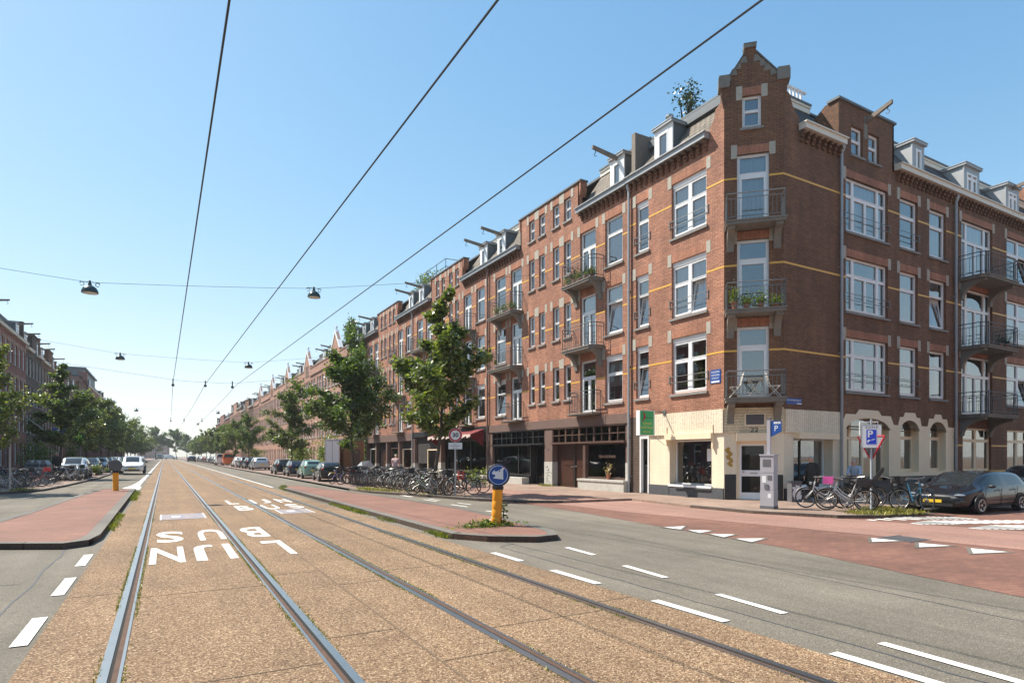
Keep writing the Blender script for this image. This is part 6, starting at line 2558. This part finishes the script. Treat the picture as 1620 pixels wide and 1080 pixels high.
root = thing('parking_machine', 'tall grey parking machine with blue P flag beside the shop corner', 'parking machine', (14.5, 11.1, .08), face_cam(14.5, 11.1) - rad(22))
b = MB()
b.box(-.185, .185, -.15, .15, .08, .52).box(-.18, .18, -.145, .145, .525, .99).box(-.185, .185, -.15, .15, .995, 1.46)
b.slab([(-.205, -.17), (.205, -.17), (.205, .17), (-.205, .17)], 1.46, 1.50)
b.build('cabinet', 'machine_grey', root)
MB().box(-.19, .19, -.155, .155, -.02, .08).box(-.182, .182, -.148, .148, .5201, .5249).build('base', 'machine_dark', root)
MB().box(-.04, .06, .15, .17, .55, .68).build('lock', 'machine_dark', root)
MB().box(-.11, .11, .15, .156, 1.16, 1.36).box(-.13, -.02, .15, .156, .80, .92).build('screen', 'machine_dark', root)
MB().box(.02, .13, .145, .150, .72, .9).box(-.12, -.03, .15, .153, .3, .42).build('sticker', 'sign_white', root)
MB().box(-.045, .045, -.04, .04, 1.5, 2.45).build('pole', 'machine_grey', root)
MB().box(-.05, .05, -.045, .045, 2.45, 2.5).build('pole_cap', 'machine_dark', root)
b = MB()
b.prism([(-.06, 2.42), (-.34, 2.40), (-.34, 2.12), (-.06, 1.98)], -.02, .02)
fl = b.build('flag', 'sign_blue', root)
text('P', .21, 'sign_white', TF(-.2, .0215, 2.2), fl, 'lettering', .001)
MB().box(-.32, -.14, .0205, .0225, 2.33, 2.385).build('flag_label', 'sign_white', fl)
text('11 0 3', .05, 'black_paint', TF(-.23, .0235, 2.357), fl, 'lettering', .001)

root = thing('shop_sign', 'green restaurant light box hanging out over the narrow shop door', 'shop sign', (15.2, 16.85, 2.28))
b = MB()
b.box(-.36, .36, -.10, .10, 0, .90)
bx = b.build('light_box', 'white_paint', root)
MB().box(-.34, .30, -.108, -.101, .02, .88).build('sign_face', 'sign_green', bx)
fc_ = root.children[0]
MF = T(0, -.111, 0) @ RX(PI / 2)
text('GÖKUN', .115, 'sign_yellow', T(-.02, -.1105, .42) @ RX(PI / 2), bx, 'lettering', .001)
text('KARTILLA', .125, 'sign_yellow', T(-.02, -.1105, .28) @ RX(PI / 2), bx, 'lettering', .001)
text('Restaurant', .085, 'sign_yellow', T(-.02, -.1105, .13) @ RX(PI / 2), bx, 'lettering', .001)
b = MB()
b.tube([(-.22, -.112, .84), (-.15, -.112, .76), (-.14, -.112, .66), (-.19, -.112, .56), (-.26, -.112, .50)], [.012, .03, .034, .026, .006], 8)
b.build('pepper', 'sign_red', bx, True)
b = MB()
b.tube([(-.06, -.112, .64), (.27, -.112, .62)], .009, 6)
for dz in (-.03, -.01, .01, .03):
    b.tube([(-.06, -.112, .64 + dz), (-.15, -.112, .645 + dz)], .006, 4)
b.build('fork', 'black_paint', bx)
b = MB()
b.tube([(.30, 0, .86), (1.0, 0, .86)], .018, 6).tube([(.30, 0, .05), (.93, 0, -.35)], .01, 5).box(.90, .94, -.07, .07, .76, .96)
b.tube([(.2, 0, .95), (.92, 0, .87)], .01, 5)
b.build('arm', 'rail_pale', root)

for nm, lab, M, w, h, lines, fs_ in (('street_name_plate', 'square blue street name plate on the sunlit wall by the corner', T(FX, P1Y + .35, 4.22) @ RZ(PI / 2), .44, .46, ('FREDERIK', 'HENDRIK', 'STRAAT'), .085),
                                ('street_name_plate', 'long blue street name plate on the shaded side wall under the balcony', T(P2X + .5, SY, 3.33) @ RZ(PI), .80, .2, ('VAN KEMPENSTRAAT',), .075)):
    root = thing(nm, lab, 'street sign', M.to_translation(), M.to_euler().z)
    pl = MB().box(-w / 2, w / 2, .004, .02, -h / 2, h / 2).build('sign_plate', 'sign_blue', root)
    for k, tx in enumerate(lines):
        text(tx, fs_, 'sign_white', TF(0, .0215, (h / 2 - .085 - .105 * k) if len(lines) > 1 else .03), pl, 'lettering', .001)
    if len(lines) > 1:
        MB().box(-w * .4, w * .4, .0202, .0222, -h / 2 + .02, -h / 2 + .08).build('district_bar', 'sign_white', pl)
    else:
        MB().box(-w * .48, -w * .18, .0202, .0222, -h / 2 + .012, -h / 2 + .045).build('district_bar', 'sign_white', pl)

bins = None
for k, (x, y) in enumerate(((-6.2, 45.6), (-6.75, 46.8), (-7.2, 47.6))):
    lab = ('front one of three dark grey waste bins with sloping tops on the left pavement', 'middle one of three dark grey waste bins on the left pavement', 'rear one of three dark grey waste bins, nearest the left edge')[k]
    if bins is None:
        bins = thing('waste_bin', lab, 'waste bin', (x, y, .08), rad(-20), 'grey waste bins on the left pavement')
        b = MB()
        b.prism([(-.21, 0), (.21, 0), (.21, .95), (.05, 1.2), (-.05, 1.2), (-.21, .95)], -.24, .24)
        b.build('bin_body', 'sign_back', bins)
        MB().box(-.17, .17, -.245, -.241, .80, .93).build('bin_flap', 'machine_dark', bins)
        MB().box(-.22, .22, -.25, .25, .935, .95).build('bin_rim', 'machine_dark', bins)
    else:
        clone(bins, (x, y, .08), rad(-20), lab)
root = thing('sign_pole', 'thin grey sign pole with leaning stay at the left edge', 'pole', (-5.7, 33.0, .08))
sign_pole(root, 4.1, .035)
MB().tube([(0, 0, 3.6), (1.1, .3, 2.6)], .015, 5).build('stay', 'galvanised', root)
root = thing('parking_sign', 'blue parking sign among the trees on the left', 'traffic sign', (-7.0, 57.5, .08), face_cam(-7, 57.5))
sign_pole(root, 3.6, .035)
d = MB().box(-.42, .42, .04, .06, 2.75, 3.6).build('sign_plate', 'sign_blue', root)
text('P', .7, 'sign_white', TF(0, .062, 3.17), d, 'lettering', .001)
# pharmacy cross: a lit sign
t = NT('green_light')
t.b.inputs['Base Color'].default_value = (.02, .5, .05, 1)
t.b.inputs['Emission Color'].default_value = (.1, 1, .12, 1)
t.b.inputs['Emission Strength'].default_value = .9
root = thing('pharmacy_cross', 'lit green cross sign above the parked cars on the left', 'lit sign', (-7.6, 77, 2.75), face_cam(-7.6, 77))
MB().box(-.2, .2, -.06, .06, .0, 1.3).box(-.62, -.2, -.06, .06, .45, .85).box(.2, .62, -.06, .06, .45, .85).build('cross', 'green_light', root)
MB().box(-.03, .03, -.03, .03, -2.6, 0).build('pole', 'galvanised', root)

# utility box with stickers, garden shed, white box, covered cart
root = thing('utility_box', 'low electricity box covered in torn stickers by the shop corner', 'utility box', (17.35, 12.35, .08), rad(-20))
MB().box(-.17, .17, -.12, .12, 0, .62).box(-.19, .19, -.14, .14, .62, .66).build('cabinet', 'machine_dark', root)
b = MB()
rn = random.Random(9)
for k in range(22):
    x, z, w, h = rn.uniform(-.15, .08), rn.uniform(.05, .5), rn.uniform(.04, .1), rn.uniform(.05, .12)
    a = rn.uniform(-.3, .3)
    b.quad((x, -.1212 - .0003 * k, z), (x + w, -.1212 - .0003 * k, z + a * w), (x + w - a * h, -.1212 - .0003 * k, z + h), (x - a * h, -.1212 - .0003 * k, z + h - a * w))
b.build('stickers', 'sign_white', root, recalc=False)
root = thing('white_box', 'tall white box standing on the pavement in front of a slatted wooden shed', 'box', (11.9, 50.6, .08), rad(-12))
MB().box(-.55, .55, -1.1, 1.1, .35, 2.75).box(-.5, .5, -1.05, 1.05, 2.75, 2.8).build('box_shell', 'white_paint', root)
b = MB()
for x in (-.55, .5):
    b.box(x, x + .05, -1.13, -1.1, .35, 2.75)
b.box(-.5, .5, -1.13, -1.1, .35, .45).box(-.5, .5, -1.13, -1.1, 2.65, 2.75).box(-.02, .02, -1.115, -1.1, .45, 2.65)
b.build('box_frame', 'machine_grey', root)
b = MB()
for x in (-.45, .3):
    b.box(x, x + .15, -.9, -.6, 0, .35).box(x, x + .15, .6, .9, 0, .35)
b.build('leg', 'machine_dark', root)
root = thing('wooden_shed', 'orange brown slatted wooden shed behind the street tree', 'shed', (13.6, 51.2, .08))
MB().box(-.85, .85, -.9, .9, 0, 2.75).build('wall', 'board_wood', root)
MB().box(-.95, .95, -1.0, 1.0, 2.75, 2.85).build('roof', 'lead', root)
MB().box(-.2, .5, -.93, -.9, .05, 2.0).build('door', 'brown_wood', root)
root = thing('covered_cart', 'cart under a pointed grey canvas cover beside the bicycles', 'cart', (10.6, 36.5, .08), rad(20))
b = MB()
b.add([(-.5, -.35, .75), (.5, -.35, .75), (.5, .35, .75), (-.5, .35, .75), (-.3, 0, 1.12), (.25, 0, 1.18), (-.52, -.36, .55), (.52, -.36, .55), (.52, .36, .55), (-.52, .36, .55)],
      [(0, 1, 5, 4), (2, 3, 4, 5), (1, 2, 5), (3, 0, 4), (6, 7, 1, 0), (7, 8, 2, 1), (8, 9, 3, 2), (9, 6, 0, 3)])
b.build('cover', 'sign_back', root)
MB().box(-.5, .5, -.34, .34, .3, .55).build('cart_box', 'brown_wood', root)
for s in (-1, 1):
    MB().ring((0, s * .4, .3), .27, .025, 'y', 20, 6).lathe([(.03, s * .36), (.03, s * .44)], (0, 0, .3), 8, 'y').build('wheel', 'tyre', root, True)

# ------------------------------------------------------------------ balcony furniture and pots
cw = lambda s, y, z: (T(FX, P1Y, 0) @ Mc) @ Vector((s, y, z))


def folding_chair(loc, rz, lab):
    root = thing('folding_chair', lab, 'chair', loc, rz, 'white folding chairs on the lowest corner balcony')
    b = MB()
    for i in range(5):
        b.box(-.16 + .066 * i, -.105 + .066 * i, -.16, .16, .36, .375)
    b.build('seat', 'folding_wood', root)
    b = MB()
    for i in range(3):
        b.add([(.17 + .03 * i, -.16, .56 + .09 * i), (.17 + .03 * i, .16, .56 + .09 * i), (.19 + .03 * i, .16, .62 + .09 * i), (.19 + .03 * i, -.16, .62 + .09 * i)], [(0, 1, 2, 3)])
    b.build('backrest', 'folding_wood', root, recalc=False)
    for s in (-.17, .17):
        MB().tube([(-.2, s, 0), (.16, s, .42), (.26, s, .82)], .014, 5).build('leg', 'folding_wood', root)
        MB().tube([(.2, s * .9, 0), (-.16, s * .9, .37)], .014, 5).build('leg', 'folding_wood', root)
    return root


az = rad(135)
folding_chair(cw(1.52, .36, 3.41), az + PI, 'white folding chair on the lowest corner balcony, left of its table')
folding_chair(cw(.34, .36, 3.41), az, 'white folding chair on the lowest corner balcony, right of its table')
root = thing('folding_table', 'small white folding table between two chairs on the lowest corner balcony', 'table', cw(.93, .36, 3.41), az)
MB().box(-.24, .24, -.2, .2, .60, .62).build('tabletop', 'folding_wood', root)
for s in (-.17, .17):
    MB().tube([(-.22, s, 0), (.2, s, .6)], .014, 5).build('leg', 'folding_wood', root)
    MB().tube([(.22, s * .9, 0), (-.2, s * .9, .6)], .014, 5).build('leg', 'folding_wood', root)


def pot_plant(loc, h, r, lab, group, seed, mat='leaf_bright', n=260):
    rn = random.Random(seed)
    root = thing('potted_plant', lab, 'plant', loc, 0, group)
    MB().lathe([(r * .45, 0), (r * .6, h * .3), (r * .65, h * .32), (.01, h * .3)], (0, 0, 0), 12).build('pot', 'terracotta', root, True)
    b = MB()
    for _ in range(n):
        b.leaf((rn.gauss(0, r * .6), rn.gauss(0, r * .6), h * (.35 + .6 * abs(rn.gauss(0, .5)))), .07, rn)
    b.build('leaves', mat, root, recalc=False)
    MB().tube([(0, 0, h * .3), (.02, 0, h * .6), (0, .02, h * .9)], .01, 5).build('stem', 'bark', root)


for k, (s_, y_, h_) in enumerate(((1.55, .5, .75), (1.2, .55, .45), (.75, .5, .5), (.3, .45, .4))):
    pot_plant(cw(s_, y_, 6.27), h_, .16, ('climbing plant at the left end of the middle corner balcony', 'second plant from the left on the middle corner balcony', 'plant in the middle of the middle corner balcony', 'low plant at the right end of the middle corner balcony')[k], 'plants on the middle corner balcony', 60 + k)
for k in range(5):
    pot_plant((FX - .45, 18.9 + 1.9 + .42 * k, 9.11), (.45, .6, .5, .8, .4)[k], .17, ('rightmost', 'second', 'middle', 'tall', 'leftmost')[k] + ' potted plant on the top balcony of the house beside the corner', 'plants on the top balcony beside the corner', 70 + k, 'leaf_dark' if k % 2 else 'leaf_bright')
for k in range(3):
    pot_plant((FX - .42, 18.9 + 8.8 + .8 * k, 9.11), .55, .18, ('right', 'middle', 'left')[k] + ' potted plant on the long top balcony of the house beside the corner', 'plants on the long top balcony', 80 + k)
for k in range(2):
    pot_plant((30.4 + .5 * k, SY - .8, 6.08), .5, .16, ('left', 'right')[k] + ' potted plant on the iron balcony at the right edge', 'plants on the balcony at the right edge', 90 + k, 'leaf_dark')
pot_plant((FX - .02, 20.2, .55), .75, .15, 'dried pampas grass in a white pot in the window of the timber shop front', None, 95, 'dry_plant', 90)


# ------------------------------------------------------------------ people
def person(label, loc, rz, scale, joints, radii, edges, parts, head, hair=None, extra=None):
    """one continuous skinned body; joints are named points"""
    root = thing('person', label, 'person', loc, rz)
    root.scale = (scale,) * 3
    names = list(joints)
    idx = {n_: i for i, n_ in enumerate(names)}
    me = bpy.data.meshes.new('body')
    me.from_pydata([joints[n_] for n_ in names], [(idx[a], idx[b]) for a, b in edges], [])
    ob = bpy.data.objects.new('body', me)
    COL.objects.link(ob)
    md = ob.modifiers.new('skin', 'SKIN')
    md.use_smooth_shade = True
    sv = me.skin_vertices[0].data
    for n_ in names:
        r = radii[n_]
        sv[idx[n_]].radius = r if isinstance(r, tuple) else (r, r)
    sv[idx['pelvis']].use_root = True
    sb = ob.modifiers.new('sub', 'SUBSURF')
    sb.levels = sb.render_levels = 2
    bpy.context.view_layer.update()
    dg = bpy.context.evaluated_depsgraph_get()
    me2 = bpy.data.meshes.new_from_object(ob.evaluated_get(dg))
    bpy.data.objects.remove(ob)
    for mt in parts['mats']:
        me2.materials.append(m[mt])
    for p in me2.polygons:
        p.material_index = parts['fn'](p.center)
        p.use_smooth = True
    me2.name = 'body'
    bo = obj('body', me2, root)
    hx, hy, hz = head
    f = MB()
    f.ball((hx, hy, hz), .098, .077, .118, 16, 12)
    f.ball((hx + .035, hy, hz - .065), .062, .055, .055, 12, 8)
    f.add([(hx + .088, hy - .014, hz - .035), (hx + .088, hy + .014, hz - .035), (hx + .122, hy, hz - .03), (hx + .092, hy, hz + .025)], [(0, 1, 2), (0, 2, 3), (2, 1, 3)])
    for s in (-1, 1):
        f.ball((hx - .005, hy + s * .078, hz - .01), .024, .011, .034, 8, 6)
    ho = f.build('head', 'skin', root, True, sharp=60)
    e = MB()
    for s in (-1, 1):
        e.ball((hx + .086, hy + s * .032, hz + .008), .010, .014, .008, 8, 5)
        e.box(hx + .082, hx + .094, hy + s * .032 - .02, hy + s * .032 + .02, hz + .026, hz + .031)
    e.box(hx + .083, hx + .0935, hy - .026, hy + .026, hz - .066, hz - .060)
    e.build('face_features', 'plastic_black', ho)
    if hair:
        h = MB()
        h.ball((hx - .018, hy, hz + .03), .098, .085, .105, 16, 10)
        h.build('hair', hair, root, True)
    # hands: palm, four fingers and a thumb
    for s, wn, en in ((1, 'wristL', 'elbowL'), (-1, 'wristR', 'elbowR')):
        w_ = Vector(joints[wn])
        d = (w_ - Vector(joints[en])).normalized()
        sd = Vector((0, s, 0))
        fwd = d.cross(sd).normalized() * s
        b = MB()
        c = w_ + d * .05
        b.tube([w_ + d * -.01, w_ + d * .04, w_ + d * .085], [.024, .034, .03], 8)
        for q in range(4):
            o_ = fwd * (.027 - .018 * q)
            L = (.07, .08, .075, .06)[q]
            p0 = w_ + d * .08 + o_
            b.tube([p0, p0 + d * L * .5 - sd * .008, p0 + d * L * .85 - sd * .026], [.0095, .009, .007], 6)
        b.tube([w_ + d * .03 + fwd * .026, w_ + d * .06 + fwd * .05, w_ + d * .09 + fwd * .052 - sd * .01], [.012, .011, .008], 6)
        b.build('hand', 'skin', root, True)
    if extra:
        extra(root)
    return root


J = dict(pelvis=(0, 0, .93), spine=(.02, 0, 1.10), chest=(.05, 0, 1.30), neck=(.09, 0, 1.47), throat=(.12, 0, 1.55),
         shL=(.05, .17, 1.40), elbowL=(-.02, .23, 1.13), wristL=(.06, .24, .89), shR=(.05, -.17, 1.40), elbowR=(.10, -.23, 1.14), wristR=(.24, -.20, .96),
         hipL=(0, .09, .88), kneeL=(.15, .10, .50), ankL=(.05, .10, .10), toeL=(.20, .11, .05),
         hipR=(0, -.09, .88), kneeR=(-.02, -.10, .48), ankR=(-.20, -.10, .12), toeR=(-.07, -.11, .05))
Rr = dict(pelvis=(.15, .13), spine=(.155, .13), chest=(.17, .13), neck=.065, throat=.055, shL=.075, elbowL=.055, wristL=.036, shR=.075, elbowR=.055, wristR=.036,
          hipL=.105, kneeL=.075, ankL=.055, toeL=.042, hipR=.105, kneeR=.075, ankR=.055, toeR=.042)
Ed = [('pelvis', 'spine'), ('spine', 'chest'), ('chest', 'neck'), ('neck', 'throat'), ('chest', 'shL'), ('shL', 'elbowL'), ('elbowL', 'wristL'), ('chest', 'shR'), ('shR', 'elbowR'), ('elbowR', 'wristR'),
      ('pelvis', 'hipL'), ('hipL', 'kneeL'), ('kneeL', 'ankL'), ('ankL', 'toeL'), ('pelvis', 'hipR'), ('hipR', 'kneeR'), ('kneeR', 'ankR'), ('ankR', 'toeR')]


def coat(root):
    b = MB()
    prof = [(.58, .26, .22, .0), (.75, .25, .215, .01), (.93, .235, .205, .01), (1.1, .215, .20, .02), (1.28, .205, .215, .04), (1.42, .13, .19, .06), (1.5, .085, .085, .09)]
    n = 20
    vs, fs = [], []
    for z, a, w, cx in prof:
        for k in range(n):
            t_ = 2 * PI * k / n
            rp = 1 + .03 * math.sin(5 * t_ + z * 4)
            vs.append((cx + a * .8 * math.cos(t_) * rp, w * math.sin(t_) * rp, z))
    for i in range(len(prof) - 1):
        for k in range(n):
            fs.append((i * n + k, i * n + (k + 1) % n, (i + 1) * n + (k + 1) % n, (i + 1) * n + k))
    b.add(vs, fs)
    b.build('coat', 'coat_dark', root, True, sharp=80)


person('grey haired man in a long dark coat walking left past the shop window', (17.95, 12.12, .08), PI + .12, .83, J, Rr, Ed,
       dict(mats=('trouser_dark', 'coat_dark', 'shoe', 'skin'), fn=lambda c: 2 if c.z < .13 else 0 if c.z < .8 else 3 if c.z > 1.5 else 1), (.15, 0, 1.62), 'hair_grey', coat)
J2 = dict(J)
J2.update(spine=(.08, 0, 1.08), chest=(.2, 0, 1.24), neck=(.3, 0, 1.36), throat=(.35, 0, 1.42), shL=(.2, .18, 1.32), shR=(.2, -.18, 1.32), elbowL=(.3, .22, 1.08), elbowR=(.3, -.22, 1.08), wristL=(.48, .16, .98), wristR=(.48, -.16, .98))
person('fair haired person in a pale shirt bending over the bicycles on the right', (11.3, 33.2, .08), rad(60), .95, J2, Rr, Ed,
       dict(mats=('trouser_dark', 'shirt_pink', 'shoe', 'skin'), fn=lambda c: 2 if c.z < .13 else 0 if c.z < .9 else 3 if c.z > 1.4 or c.x > .4 else 1), (.39, 0, 1.50), 'hair_fair')
person('person in a light blue shirt standing at the wall behind the zone sign', (19.4, 11.6, .08), rad(200), .82, J2, Rr, Ed,
       dict(mats=('trouser_dark', 'shirt_blue', 'shoe', 'skin'), fn=lambda c: 2 if c.z < .13 else 0 if c.z < .9 else 3 if c.z > 1.4 or c.x > .4 else 1), (.39, 0, 1.50), 'hair_grey')
person('person in dark clothes standing behind the bins on the left pavement', (-6.0, 48.2, .08), rad(-70), .95, J, Rr, Ed,
       dict(mats=('trouser_dark', 'coat_dark', 'shoe', 'skin'), fn=lambda c: 2 if c.z < .13 else 0 if c.z < .9 else 3 if c.z > 1.5 else 1), (.15, 0, 1.62), 'hair_fair')


# ------------------------------------------------------------------ thin summer haze over the street
hz = NT('haze')
hz.t.nodes.remove(hz.b)
pv = hz.n('ShaderNodeVolumePrincipled')
pv.inputs['Color'].default_value = (.86, .93, 1, 1)
pv.inputs['Density'].default_value = .0004
hz.l(pv.outputs[0], hz.out.inputs['Volume'])
tag(MB().box(-1600, 1600, -1600, 1600, -1.1, 22).build('haze', 'haze'), 'thin pale haze over the street', None, kind='stuff')
